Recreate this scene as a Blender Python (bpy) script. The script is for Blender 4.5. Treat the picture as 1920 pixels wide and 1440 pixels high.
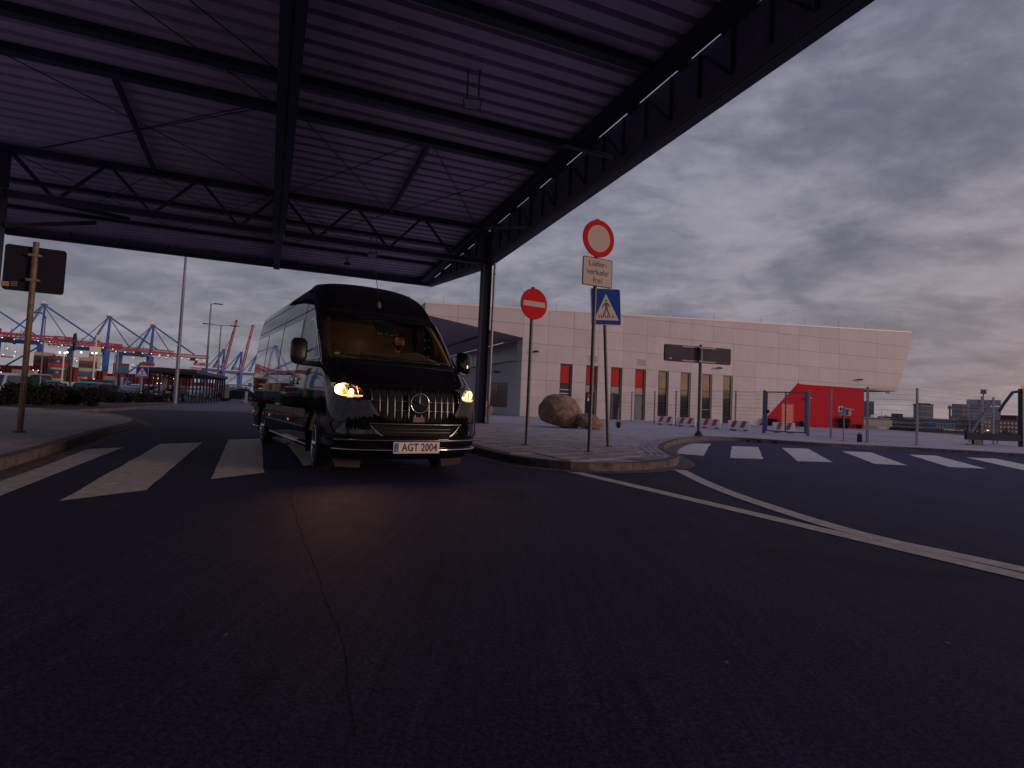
import bpy, bmesh, math, random
from mathutils import Vector, Matrix
R = math.radians
rnd = random.Random(7)
S = bpy.context.scene
for o in list(bpy.data.objects):
    bpy.data.objects.remove(o)
COL = S.collection

# ------------------------------------------------------------------ camera
CAM_H = 0.98
cam_d = bpy.data.cameras.new("camera")
cam = bpy.data.objects.new("camera", cam_d)
COL.objects.link(cam)
cam_d.sensor_fit = 'HORIZONTAL'
cam_d.sensor_width = 36.0
cam_d.lens = 36.0 * 1074.0 / 1920.0
cam_d.shift_x = 5.0 / 1920.0
cam_d.shift_y = -20.0 / 1920.0
cam_d.clip_start = 0.05
cam_d.clip_end = 9000.0
_p, _r = math.atan(57 / 1074.0), math.atan(0.044)
_F = Vector((0, math.cos(_p), math.sin(_p)))
_U0 = Vector((0, -math.sin(_p), math.cos(_p)))
_R0 = Vector((1, 0, 0))
_Rt = _R0 * math.cos(_r) + _U0 * math.sin(_r)
_Up = _U0 * math.cos(_r) - _R0 * math.sin(_r)
cam.matrix_world = Matrix(((_Rt.x, _Up.x, -_F.x, 0), (_Rt.y, _Up.y, -_F.y, 0), (_Rt.z, _Up.z, -_F.z, CAM_H), (0, 0, 0, 1)))
S.camera = cam

# ------------------------------------------------------------------ light
SUN_AZ = Vector((0.95, -0.31, 0)).normalized()
SUN_EL = R(5.0)
W = bpy.data.worlds.new("World")
S.world = W
W.use_nodes = True
nt = W.node_tree
nt.nodes.clear()


class NT:
    """small helper for wiring shader nodes"""
    def __init__(s, tree):
        s.t = tree

    def n(s, typ, **kw):
        nd = s.t.nodes.new(typ)
        for k, v in kw.items():
            if k.startswith('i_'):
                key = k[2:]
                key = int(key) if key.isdigit() else key.replace('_', ' ')
                inp = nd.inputs[key]
                if isinstance(v, bpy.types.NodeSocket):
                    s.t.links.new(v, inp)
                else:
                    inp.default_value = v
            else:
                setattr(nd, k, v)
        return nd

    def math(s, op, a, b=0.0, c=None, clamp=False):
        nd = s.t.nodes.new('ShaderNodeMath')
        nd.operation = op
        nd.use_clamp = clamp
        for i, v in enumerate((a, b, c)):
            if v is None:
                continue
            if isinstance(v, bpy.types.NodeSocket):
                s.t.links.new(v, nd.inputs[i])
            else:
                nd.inputs[i].default_value = v
        return nd.outputs[0]

    def ramp(s, fac, stops, interp='LINEAR'):
        nd = s.t.nodes.new('ShaderNodeValToRGB')
        s.t.links.new(fac, nd.inputs[0])
        cr = nd.color_ramp
        cr.interpolation = interp
        while len(cr.elements) < len(stops):
            cr.elements.new(0.5)
        for e, (p, c) in zip(cr.elements, stops):
            e.position = p
            e.color = (c, c, c, 1) if not hasattr(c, '__len__') else (*c, 1)
        return nd.outputs[0]

    def mix(s, fac, a, b, mode='MIX'):
        nd = s.t.nodes.new('ShaderNodeMix')
        nd.data_type = 'RGBA'
        nd.blend_type = mode
        for sock, v in ((nd.inputs[0], fac), (nd.inputs[6], a), (nd.inputs[7], b)):
            if isinstance(v, bpy.types.NodeSocket):
                s.t.links.new(v, sock)
            else:
                sock.default_value = v if not hasattr(v, '__len__') else (*v, 1)
        return nd.outputs[2]


w = NT(nt)
geo = w.n('ShaderNodeTexCoord')
direc = geo.outputs['Generated']
sep = w.n('ShaderNodeSeparateXYZ', i_0=direc)
dx, dy, dz = sep.outputs
dzc = w.math('MAXIMUM', dz, 0.0)
sky = w.n('ShaderNodeTexSky', sky_type='NISHITA', sun_disc=False, altitude=10.0, air_density=1.2, dust_density=2.0, ozone_density=2.5)
sky.sun_elevation = SUN_EL
sky.sun_rotation = math.atan2(SUN_AZ.x, SUN_AZ.y)
sky_col = w.mix(1.0, sky.outputs[0], (0.10, 0.10, 0.10), 'MULTIPLY')
# clouds lie on a flat layer high above: the direction is projected onto it
den = w.math('ADD', dzc, 0.24)
cx, cy = w.math('DIVIDE', dx, den), w.math('DIVIDE', dy, den)
cvec = w.n('ShaderNodeCombineXYZ', i_0=cx, i_1=cy, i_2=0.0).outputs[0]
mp = w.n('ShaderNodeMapping', i_0=cvec)
mp.inputs['Scale'].default_value = (1.0, 1.25, 1.0)
mp.inputs['Rotation'].default_value = (0, 0, R(22))
mp.inputs['Location'].default_value = (11.9715, -56.2347, 0)
n1 = w.n('ShaderNodeTexNoise', i_Vector=mp.outputs[0], i_Scale=2.1, i_Detail=9.0, i_Roughness=0.58, i_Distortion=0.35).outputs[0]
n2 = w.n('ShaderNodeTexNoise', i_Vector=mp.outputs[0], i_Scale=7.0, i_Detail=8.0, i_Roughness=0.62, i_Distortion=0.6).outputs[0]
n3 = w.n('ShaderNodeTexNoise', i_Vector=mp.outputs[0], i_Scale=0.75, i_Detail=3.0, i_Roughness=0.5).outputs[0]
tex = w.math('ADD', w.math('MULTIPLY', n1, 0.46), w.math('ADD', w.math('MULTIPLY', n2, 0.24), w.math('MULTIPLY', n3, 0.30)))
bright = w.ramp(tex, [(0.385, 0.0), (0.458, 0.24), (0.51, 0.52), (0.555, 0.78), (0.625, 1.0)])
# sunset side is warmer and brighter
dots = w.math('ADD', w.math('MULTIPLY', dx, SUN_AZ.x), w.math('MULTIPLY', dy, SUN_AZ.y))
glow = w.math('POWER', w.math('MULTIPLY_ADD', dots, 0.5, 0.5, clamp=True), 5.0)
low = w.math('POWER', w.math('SUBTRACT', 1.0, dzc, clamp=True), 3.0)
dark_c = w.mix(low, (0.118, 0.122, 0.182), (0.190, 0.186, 0.232))
lite_c = w.mix(low, (0.335, 0.335, 0.415), (0.320, 0.298, 0.330))
cloud = w.mix(bright, dark_c, lite_c)
warm_f = w.math('MULTIPLY', glow, low, clamp=True)
warm = w.mix(w.math('MULTIPLY', warm_f, 0.85), cloud, (0.85, 0.40, 0.22))
high = w.ramp(dzc, [(0.50, 0.0), (0.90, 1.0)])
warm = w.mix(w.math('MULTIPLY', high, 0.8), warm, w.mix(bright, (0.12, 0.14, 0.30), (0.34, 0.39, 0.66)))
mixf = w.ramp(n1, [(0.30, 0.72), (0.55, 0.97)])
col_w = w.mix(mixf, sky_col, warm)
bg = w.n('ShaderNodeBackground', i_Color=col_w, i_Strength=1.0)
out = w.n('ShaderNodeOutputWorld', i_0=bg.outputs[0])

sun_d = bpy.data.lights.new("sun", 'SUN')
sun_d.energy = 1.0
sun_d.angle = R(11)
sun_d.color = (1.0, 0.68, 0.54)
sun = bpy.data.objects.new("sun", sun_d)
COL.objects.link(sun)
_sd = Vector((SUN_AZ.x * math.cos(R(7)), SUN_AZ.y * math.cos(R(7)), math.sin(R(7))))
sun.rotation_euler = (-_sd).to_track_quat('-Z', 'Y').to_euler()

vs = S.view_settings
vs.view_transform = 'Standard'
vs.look = 'None'
vs.exposure = 0.0
vs.gamma = 1.0
vs.use_curve_mapping = False
cy_ = S.cycles
cy_.max_bounces = 7
cy_.diffuse_bounces = 3
cy_.glossy_bounces = 4
cy_.transmission_bounces = 6
cy_.transparent_max_bounces = 16
cy_.caustics_reflective = False
cy_.caustics_refractive = False
cy_.sample_clamp_indirect = 4.0
cy_.use_denoising = True

# ------------------------------------------------------------------ materials
MATS = {}


def mat(name, col, rough=0.6, metal=0.0, var=0.0, vscale=4.0, bump=0.0, bscale=40.0, coat=0.0, spec=0.5, emit=None, estr=0.0, col2=None, trans=0.0, ior=1.45, detail=5.0, objrand=0.0):
    if name in MATS:
        return MATS[name]
    m = bpy.data.materials.new(name)
    m.use_nodes = True
    t = NT(m.node_tree)
    b = m.node_tree.nodes['Principled BSDF']
    b.inputs['Base Color'].default_value = (*col, 1)
    b.inputs['Roughness'].default_value = rough
    b.inputs['Metallic'].default_value = metal
    b.inputs['Specular IOR Level'].default_value = spec
    b.inputs['Coat Weight'].default_value = coat
    b.inputs['Coat Roughness'].default_value = 0.03
    b.inputs['IOR'].default_value = ior
    if trans:
        b.inputs['Transmission Weight'].default_value = trans
    if emit:
        b.inputs['Emission Color'].default_value = (*emit, 1)
        b.inputs['Emission Strength'].default_value = estr
    tc = None
    if var or bump or col2:
        tc = t.n('ShaderNodeTexCoord').outputs['Object']
    if var or col2:
        nz = t.n('ShaderNodeTexNoise', i_Vector=tc, i_Scale=vscale, i_Detail=detail, i_Roughness=0.62).outputs[0]
        c2 = col2 if col2 else tuple(max(0, c * (1 - var)) for c in col)
        c1 = col if col2 else tuple(min(1, c * (1 + var * 0.6)) for c in col)
        f = t.ramp(nz, [(0.32, 0.0), (0.68, 1.0)])
        cc = t.mix(f, c2, c1)
        if objrand:
            oi = t.n('ShaderNodeObjectInfo').outputs['Random']
            k_ = t.math('MULTIPLY_ADD', oi, objrand, 1.0 - objrand * .6)
            kc = t.n('ShaderNodeCombineColor', i_0=k_, i_1=k_, i_2=k_).outputs[0]
            cc = t.mix(1.0, cc, kc, 'MULTIPLY')
        m.node_tree.links.new(cc, b.inputs['Base Color'])
        rr = t.math('MULTIPLY_ADD', nz, 0.25 * min(1, rough + .2), rough - 0.1, clamp=True)
        m.node_tree.links.new(rr, b.inputs['Roughness'])
    if bump:
        nb = t.n('ShaderNodeTexNoise', i_Vector=tc, i_Scale=bscale, i_Detail=4.0, i_Roughness=0.6).outputs[0]
        bn = t.n('ShaderNodeBump', i_Strength=bump, i_Distance=0.02, i_Height=nb)
        m.node_tree.links.new(bn.outputs[0], b.inputs['Normal'])
    MATS[name] = m
    return m


def glass(name, tint=(1, 1, 1), refl=0.06, rough=0.0):
    """thin glass sheet: mostly see-through, mirror-like at grazing angles"""
    m = bpy.data.materials.new(name)
    m.use_nodes = True
    t = NT(m.node_tree)
    m.node_tree.nodes.clear()
    tr = t.n('ShaderNodeBsdfTransparent', i_Color=(*tint, 1))
    gl = t.n('ShaderNodeBsdfGlossy', i_Color=(1, 1, 1, 1), i_Roughness=rough)
    fr = t.n('ShaderNodeFresnel', i_IOR=1.5)
    fac = t.math('MULTIPLY_ADD', fr.outputs[0], 1.0, refl - 0.04, clamp=True)
    mx = t.n('ShaderNodeMixShader', i_0=fac, i_1=tr.outputs[0], i_2=gl.outputs[0])
    t.n('ShaderNodeOutputMaterial', i_0=mx.outputs[0])
    MATS[name] = m
    return m


def asphalt(name, base, dark, spec=0.14, seam=False):
    m = bpy.data.materials.new(name)
    m.use_nodes = True
    t = NT(m.node_tree)
    b = m.node_tree.nodes['Principled BSDF']
    tc = t.n('ShaderNodeTexCoord').outputs['Object']
    big = t.n('ShaderNodeTexNoise', i_Vector=tc, i_Scale=0.35, i_Detail=4.0, i_Roughness=0.6).outputs[0]
    mid = t.n('ShaderNodeTexNoise', i_Vector=tc, i_Scale=2.6, i_Detail=6.0, i_Roughness=0.7, i_Distortion=0.4).outputs[0]
    fine = t.n('ShaderNodeTexNoise', i_Vector=tc, i_Scale=140.0, i_Detail=3.0, i_Roughness=0.8).outputs[0]
    grit = t.n('ShaderNodeTexVoronoi', i_Vector=tc, i_Scale=170.0).outputs[0]
    # wear follows the driving direction
    mp = t.n('ShaderNodeMapping', i_0=tc)
    mp.inputs['Rotation'].default_value = (0, 0, R(-24))
    mp.inputs['Scale'].default_value = (1.6, 0.10, 1)
    wear = t.n('ShaderNodeTexNoise', i_Vector=mp.outputs[0], i_Scale=3.0, i_Detail=6.0, i_Roughness=0.65).outputs[0]
    f = t.math('ADD', t.math('MULTIPLY', big, 0.30), t.math('ADD', t.math('MULTIPLY', mid, 0.20), t.math('ADD', t.math('MULTIPLY', wear, 0.30), t.math('MULTIPLY', t.n('ShaderNodeTexNoise', i_Vector=tc, i_Scale=16.0, i_Detail=5.0, i_Roughness=0.75).outputs[0], 0.20))))
    f = t.ramp(f, [(0.34, 0.0), (0.66, 1.0)])
    c = t.mix(f, dark, base)
    g = t.ramp(grit, [(0.05, 0.55), (0.5, 1.15)])
    c = t.mix(0.8, c, g, 'MULTIPLY')
    # fine brushing along the lane, and darker oily patches
    mp2 = t.n('ShaderNodeMapping', i_0=tc)
    mp2.inputs['Rotation'].default_value = (0, 0, R(-24))
    mp2.inputs['Scale'].default_value = (22, 0.8, 1)
    br_ = t.n('ShaderNodeTexNoise', i_Vector=mp2.outputs[0], i_Scale=1.0, i_Detail=5.0, i_Roughness=0.7).outputs[0]
    c = t.mix(1.0, c, t.ramp(br_, [(0.32, 0.72), (0.68, 1.30)]), 'MULTIPLY')
    oil = t.n('ShaderNodeTexNoise', i_Vector=tc, i_Scale=0.9, i_Detail=3.0, i_Distortion=1.2).outputs[0]
    c = t.mix(1.0, c, t.ramp(oil, [(0.28, 0.60), (0.40, 1.0)]), 'MULTIPLY')
    gr_ = t.n('ShaderNodeTexNoise', i_Vector=tc, i_Scale=55.0, i_Detail=2.0, i_Roughness=0.6).outputs[0]
    c = t.mix(1.0, c, t.ramp(gr_, [(0.36, 0.55), (0.50, 1.0), (0.66, 1.75)]), 'MULTIPLY')
    fl = t.ramp(fine, [(0.54, 0.0), (0.74, 0.75)])
    c = t.mix(fl, c, tuple(min(1, x * 2.3 + .01) for x in base))
    m.node_tree.links.new(c, b.inputs['Base Color'])
    m.node_tree.links.new(t.math('MULTIPLY_ADD', mid, 0.25, 0.62, clamp=True), b.inputs['Roughness'])
    b.inputs['Specular IOR Level'].default_value = spec
    h = t.math('ADD', fine, t.math('MULTIPLY', grit, 1.2))
    bn = t.n('ShaderNodeBump', i_Strength=0.28, i_Distance=0.004, i_Height=h)
    m.node_tree.links.new(bn.outputs[0], b.inputs['Normal'])
    MATS[name] = m
    return m


# ------------------------------------------------------------------ objects and mesh builders
def link(o, parent=None):
    COL.objects.link(o)
    if parent is not None:
        o.parent = parent
    return o


def thing(name, label=None, cat=None, loc=(0, 0, 0), rz=0.0, group=None, kind=None):
    o = bpy.data.objects.new(name, None)
    o.empty_display_size = 0.2
    o.location = loc
    o.rotation_euler = (0, 0, rz)
    link(o)
    return tag(o, label, cat, group, kind)


def tag(o, label=None, cat=None, group=None, kind=None):
    if label:
        o['label'] = label
    if cat:
        o['category'] = cat
    if group:
        o['group'] = group
    if kind:
        o['kind'] = kind
    return o


def copy_tree(o, parent=None):
    c = o.copy()
    COL.objects.link(c)
    if parent is not None:
        c.parent = parent
    for ch in list(o.children):
        copy_tree(ch, c)
    return c


def newell(pts):
    n = Vector((0, 0, 0))
    for i in range(len(pts)):
        a, b = pts[i], pts[(i + 1) % len(pts)]
        n += Vector(((a[1] - b[1]) * (a[2] + b[2]), (a[2] - b[2]) * (a[0] + b[0]), (a[0] - b[0]) * (a[1] + b[1])))
    return n


class MB:
    def __init__(s):
        s.v, s.f = [], []

    def add(s, vs, fs):
        k = len(s.v)
        s.v += [tuple(v) for v in vs]
        s.f += [tuple(i + k for i in f) for f in fs]
        return s

    def box(s, x0, x1, y0, y1, z0, z1):
        return s.add([(x0, y0, z0), (x1, y0, z0), (x1, y1, z0), (x0, y1, z0), (x0, y0, z1), (x1, y0, z1), (x1, y1, z1), (x0, y1, z1)],
                     [(0, 3, 2, 1), (4, 5, 6, 7), (0, 1, 5, 4), (1, 2, 6, 5), (2, 3, 7, 6), (3, 0, 4, 7)])

    def hexa(s, b4, t4):
        return s.add(list(b4) + list(t4), [(0, 3, 2, 1), (4, 5, 6, 7), (0, 1, 5, 4), (1, 2, 6, 5), (2, 3, 7, 6), (3, 0, 4, 7)])

    def beam(s, p, q, wd, ht, up=(0, 0, 1)):
        p, q, up = Vector(p), Vector(q), Vector(up)
        d = (q - p).normalized()
        if abs(d.dot(up.normalized())) > 0.98:
            up = Vector((0, 1, 0)) if abs(d.y) < .9 else Vector((1, 0, 0))
        a = d.cross(up).normalized() * (wd / 2)
        b = a.cross(d).normalized() * (ht / 2)
        r = [p - a - b, p + a - b, p + a + b, p - a + b]
        r2 = [x + (q - p) for x in r]
        return s.add(r + r2, [(0, 1, 2, 3), (7, 6, 5, 4), (0, 4, 5, 1), (1, 5, 6, 2), (2, 6, 7, 3), (3, 7, 4, 0)])

    def tube(s, p, q, r, n=10, r2=None, caps=True):
        p, q = Vector(p), Vector(q)
        r2 = r if r2 is None else r2
        d = (q - p).normalized()
        a = d.orthogonal().normalized()
        b = d.cross(a)
        vs = []
        for c, rr in ((p, r), (q, r2)):
            for i in range(n):
                t = 2 * math.pi * i / n
                vs.append(c + a * (rr * math.cos(t)) + b * (rr * math.sin(t)))
        fs = [(i, (i + 1) % n, n + (i + 1) % n, n + i) for i in range(n)]
        if caps:
            fs += [tuple(range(n - 1, -1, -1)), tuple(range(n, 2 * n))]
        return s.add(vs, fs)

    def path(s, pts, r, n=8, closed=False):
        pts = [Vector(p) for p in pts]
        m = len(pts)
        vs = []
        prev = None
        for i, p in enumerate(pts):
            if closed:
                d = (pts[(i + 1) % m] - pts[i - 1])
            else:
                d = pts[min(i + 1, m - 1)] - pts[max(i - 1, 0)]
            d.normalize()
            a = (prev - d * prev.dot(d)) if prev is not None else d.orthogonal()
            a.normalize()
            prev = a
            b = d.cross(a)
            rr = r[i] if hasattr(r, '__len__') else r
            for k in range(n):
                t = 2 * math.pi * k / n
                vs.append(p + a * (rr * math.cos(t)) + b * (rr * math.sin(t)))
        fs = []
        for i in range(m if closed else m - 1):
            j = (i + 1) % m
            for k in range(n):
                fs.append((i * n + k, i * n + (k + 1) % n, j * n + (k + 1) % n, j * n + k))
        if not closed:
            fs += [tuple(range(n - 1, -1, -1)), tuple(range((m - 1) * n, m * n))]
        return s.add(vs, fs)

    def extrude(s, poly, vec):
        """closed 3-D polygon pushed along vec"""
        vec = Vector(vec)
        poly = [Vector(p) for p in poly]
        n = len(poly)
        if newell(poly).dot(vec) > 0:
            poly = poly[::-1]
        vs = poly + [p + vec for p in poly]
        fs = [tuple(range(n)), tuple(range(2 * n - 1, n - 1, -1))]
        for i in range(n):
            j = (i + 1) % n
            fs.append((j, i, n + i, n + j))
        return s.add(vs, fs)

    def lathe(s, prof, n=24, axis='z', c=(0, 0, 0), caps=False):
        vs = []
        for (r, h) in prof:
            for i in range(n):
                t = 2 * math.pi * i / n
                x, y = r * math.cos(t), r * math.sin(t)
                if axis == 'z':
                    v = (x, y, h)
                elif axis == 'x':
                    v = (h, x, y)
                else:
                    v = (y, h, x)
                vs.append((v[0] + c[0], v[1] + c[1], v[2] + c[2]))
        m = len(prof)
        fs = []
        for j in range(m - 1):
            for i in range(n):
                k = (i + 1) % n
                fs.append((j * n + i, j * n + k, (j + 1) * n + k, (j + 1) * n + i))
        if caps:
            fs += [tuple(range(n - 1, -1, -1)), tuple(range((m - 1) * n, m * n))]
        return s.add(vs, fs)

    def grid(s, P):
        nv, nu = len(P), len(P[0])
        vs = [p for row in P for p in row]
        fs = [(j * nu + i, j * nu + i + 1, (j + 1) * nu + i + 1, (j + 1) * nu + i) for j in range(nv - 1) for i in range(nu - 1)]
        return s.add(vs, fs)

    def ball(s, c, r, n=10, m=6, sx=1, sy=1, sz=1):
        vs, fs = [], []
        for j in range(m + 1):
            a = math.pi * j / m
            for i in range(n):
                t = 2 * math.pi * i / n
                vs.append((c[0] + r * sx * math.sin(a) * math.cos(t), c[1] + r * sy * math.sin(a) * math.sin(t), c[2] + r * sz * math.cos(a)))
        for j in range(m):
            for i in range(n):
                k = (i + 1) % n
                fs.append((j * n + i, (j + 1) * n + i, (j + 1) * n + k, j * n + k))
        return s.add(vs, fs)

    def mesh(s, name, smooth=False):
        me = bpy.data.meshes.new(name)
        me.from_pydata(s.v, [], s.f)
        me.validate()
        bm = bmesh.new()
        bm.from_mesh(me)
        bmesh.ops.remove_doubles(bm, verts=bm.verts, dist=1e-5)
        bmesh.ops.recalc_face_normals(bm, faces=bm.faces)
        bm.to_mesh(me)
        bm.free()
        if smooth:
            me.polygons.foreach_set('use_smooth', [True] * len(me.polygons))
            try:
                me.set_sharp_from_angle(angle=R(smooth if smooth is not True else 40))
            except Exception:
                pass
        me.update()
        return me

    def build(s, name, m, parent=None, smooth=False, loc=None, rz=None, bevel=0.0):
        me = s.mesh(name, smooth)
        if m is not None:
            me.materials.append(m)
        o = bpy.data.objects.new(name, me)
        link(o, parent)
        if loc is not None:
            o.location = loc
        if rz is not None:
            o.rotation_euler = (0, 0, rz)
        if bevel:
            bv = o.modifiers.new('bevel', 'BEVEL')
            bv.width = bevel
            bv.segments = 2
            bv.limit_method = 'ANGLE'
        return o


def inst(name, me, parent=None, loc=(0, 0, 0), rot=(0, 0, 0), scale=(1, 1, 1)):
    o = bpy.data.objects.new(name, me)
    link(o, parent)
    o.location, o.rotation_euler, o.scale = loc, rot, scale
    return o


def text_mesh(txt, size, bold=0.0, align='CENTER', extrude=0.001, spacing=1.0, sx=1.0):
    cu = bpy.data.curves.new('lettering', 'FONT')
    cu.body = txt
    cu.size = size
    cu.align_x = align
    cu.align_y = 'CENTER'
    cu.extrude = extrude
    cu.offset = bold
    cu.resolution_u = 3
    cu.space_character = spacing
    o = bpy.data.objects.new('lettering', cu)
    COL.objects.link(o)
    bpy.context.view_layer.update()
    me = bpy.data.meshes.new_from_object(o.evaluated_get(bpy.context.evaluated_depsgraph_get()))
    bpy.data.objects.remove(o)
    me.transform(Matrix.Diagonal((sx, 1, 1, 1)))
    return me


def text(txt, size, m, parent, origin, xdir, up, bold=0.0, **kw):
    me = text_mesh(txt, size, bold, **kw)
    me.materials.clear()
    me.materials.append(m)
    X, Z = Vector(xdir).normalized(), Vector(up).normalized()
    N = X.cross(Z).normalized()
    o = bpy.data.objects.new('lettering', me)
    link(o, parent)
    M = Matrix((X, Z, N)).transposed().to_4x4()
    M.translation = Vector(origin)
    o.matrix_local = M
    return o


def lerp(a, b, t):
    return a + (b - a) * t


def interp(xs, ys):
    """smooth monotone interpolation through the given stations"""
    n = len(xs)
    h = [xs[i + 1] - xs[i] for i in range(n - 1)]
    dl = [(ys[i + 1] - ys[i]) / h[i] for i in range(n - 1)]
    m = [dl[0]] + [0 if dl[i - 1] * dl[i] <= 0 else 2 * dl[i - 1] * dl[i] / (dl[i - 1] + dl[i]) for i in range(1, n - 1)] + [dl[-1]]

    def f(x):
        if x <= xs[0]:
            return ys[0]
        if x >= xs[-1]:
            return ys[-1]
        i = 0
        while x > xs[i + 1]:
            i += 1
        t = (x - xs[i]) / h[i]
        return ((1 + 2 * t) * (1 - t) ** 2 * ys[i] + t * (1 - t) ** 2 * h[i] * m[i] + t * t * (3 - 2 * t) * ys[i + 1] + t * t * (t - 1) * h[i] * m[i + 1])
    return f
# ------------------------------------------------------------------ palette
M_ASPH = asphalt('asphalt', (0.036, 0.031, 0.080), (0.014, 0.0115, 0.044))
M_ASPH2 = asphalt('asphalt_lit_tone', (0.11, 0.10, 0.118), (0.075, 0.07, 0.085))  # paler copy: daylight outside the canopy's shadow is put into the colour
M_PAINT = mat('road_paint', (0.62, 0.56, 0.52), 0.6, var=0.35, vscale=9, bump=0.15, bscale=120)
M_PAVE = mat('paving_stone', (0.44, 0.385, 0.41), 0.8, var=0.35, vscale=3, bump=0.25, bscale=90, objrand=.22)
M_PAVE2 = mat('paving_stone_dark', (0.37, 0.325, 0.345), 0.8, var=0.35, vscale=3, bump=0.25, bscale=90)
M_JOINT = mat('paving_joint', (0.12, 0.105, 0.105), 0.9, var=0.3)
M_KERB = mat('kerb_concrete', (0.17, 0.14, 0.145), 0.9, var=0.5, vscale=6, bump=0.4, bscale=60, objrand=.3, spec=.2)
M_SOIL = mat('soil', (0.045, 0.035, 0.032), 0.9, var=0.5, vscale=20, bump=0.5)
M_STEEL = mat('canopy_steel', (0.040, 0.037, 0.080), 0.55, var=0.25, vscale=2)
M_DECK = mat('canopy_deck', (0.64, 0.53, 0.71), 0.6, var=0.16, vscale=0.8, detail=3)
M_FASC = mat('canopy_fascia', (0.20, 0.185, 0.28), 0.5, var=0.3, vscale=3)
M_ZINC = mat('galvanised_steel', (0.22, 0.235, 0.29), 0.5, metal=0.3, var=0.25, vscale=8)
M_POLE = mat('sign_pole', (0.15, 0.135, 0.145), 0.5, metal=0.4, var=0.3, vscale=10)
M_DARK = mat('dark_metal', (0.02, 0.02, 0.027), 0.5)
M_BLACK = mat('black_plastic', (0.008, 0.008, 0.011), 0.45)
M_RUB = mat('rubber', (0.012, 0.012, 0.014), 0.8, var=0.3, vscale=30)
M_CLAD = mat('facade_cladding', (0.60, 0.54, 0.54), 0.55, var=0.09, vscale=0.7, detail=4, objrand=.10, spec=.3)
M_CLADG = mat('facade_cladding_grey', (0.42, 0.43, 0.46), 0.6, var=0.07, vscale=0.5, detail=2)
M_WALLB = mat('facade_backing', (0.22, 0.19, 0.19), 0.8)
M_TRIM = mat('roof_trim', (0.74, 0.69, 0.65), 0.45)
M_RED = mat('red_cladding', (0.56, 0.008, 0.022), 0.7, spec=.1, var=0.12, vscale=0.6)
M_ORANGE = mat('orange_door', (0.55, 0.085, 0.028), 0.5, var=0.1)
M_SOFF = mat('soffit_panel', (0.46, 0.40, 0.43), 0.7, var=0.1)
M_FRAME = mat('window_frame', (0.015, 0.015, 0.028), 0.4)
M_ROCK = mat('boulder_granite', (0.40, 0.26, 0.185), 0.95, col2=(0.13, 0.09, 0.08), vscale=5.5, bump=1.0, bscale=22, detail=12, spec=.2)
M_WHITE = mat('white_paint', (0.76, 0.73, 0.69), 0.5, var=0.1)
M_SIGNW = mat('sign_white', (0.60, 0.53, 0.48), 0.6, spec=.1)
M_SIGNR = mat('sign_red', (0.62, 0.010, 0.022), 0.6, spec=.1)
M_SIGNB = mat('sign_blue', (0.008, 0.060, 0.36), 0.6, spec=.1)
M_SIGNK = mat('sign_black', (0.012, 0.012, 0.016), 0.5)
M_SIGNG = mat('sign_back', (0.045, 0.042, 0.060), 0.7, spec=.2, var=0.2, vscale=3)
M_LEAF = mat('bush_leaf', (0.020, 0.020, 0.019), 0.9, spec=.1, var=0.5, vscale=8)
M_TWIG = mat('bush_twig', (0.05, 0.038, 0.03), 0.85)
M_CBLUE = mat('crane_blue', (0.016, 0.11, 0.40), 0.5, var=0.15, vscale=.2)
M_CRED = mat('crane_red', (0.36, 0.030, 0.06), 0.5, var=0.2, vscale=.2)
M_LAMPW = mat('lamp_white', (0.8, 0.8, 0.75), 0.4, emit=(1, .88, .7), estr=3.0)
M_LAMPO = mat('lamp_orange', (0.8, 0.6, 0.4), 0.4, emit=(1, .62, .28), estr=6.0)
M_LAMPR = mat('lamp_red', (0.8, 0.1, 0.1), 0.4, emit=(1, .08, .10), estr=3.0)
# ------------------------------------------------------------------ ground, road, pavements
RA = R(22.7)                                   # the road and the canopy run 22.7 degrees left of the view
AX, BX = Vector((-math.sin(RA), math.cos(RA))), Vector((math.cos(RA), math.sin(RA)))


def uv(u, v):
    return tuple(AX * u + BX * v)


def catmull(pts, step=0.25, closed=False):
    out_ = []
    P = [Vector(p).to_2d() if len(p) == 2 else Vector(p) for p in pts]
    n = len(P)
    for i in range(n - 1):
        p0, p1, p2, p3 = P[max(i - 1, 0)], P[i], P[i + 1], P[min(i + 2, n - 1)]
        m = max(1, int((p2 - p1).length / step))
        for k in range(m):
            t = k / m
            out_.append(0.5 * ((2 * p1) + (p2 - p0) * t + (2 * p0 - 5 * p1 + 4 * p2 - p3) * t * t + (3 * p1 - p0 - 3 * p2 + p3) * t ** 3))
    out_.append(P[-1])
    return out_


def sheet(name, poly, z, m, parent=None, kind=None):
    bm = bmesh.new()
    vs = [bm.verts.new((p[0], p[1], z)) for p in poly]
    f = bm.faces.new(vs)
    f.normal_update()
    if f.normal.z < 0:
        f.normal_flip()
    bmesh.ops.triangulate(bm, faces=[f])
    me = bpy.data.meshes.new(name)
    bm.to_mesh(me)
    bm.free()
    me.materials.append(m)
    o = bpy.data.objects.new(name, me)
    link(o, parent)
    if kind:
        o['kind'] = kind
    return o


def inside(p, poly):
    x, y = p
    c = False
    n = len(poly)
    for i in range(n):
        a, b = poly[i], poly[i - 1]
        if (a[1] > y) != (b[1] > y) and x < (b[0] - a[0]) * (y - a[1]) / (b[1] - a[1]) + a[0]:
            c = not c
    return c


def offset_line(pts, d):
    res = []
    for i, p in enumerate(pts):
        t = (pts[min(i + 1, len(pts) - 1)] - pts[max(i - 1, 0)]).normalized()
        res.append(p + Vector((-t.y, t.x)) * d)
    return res


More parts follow.
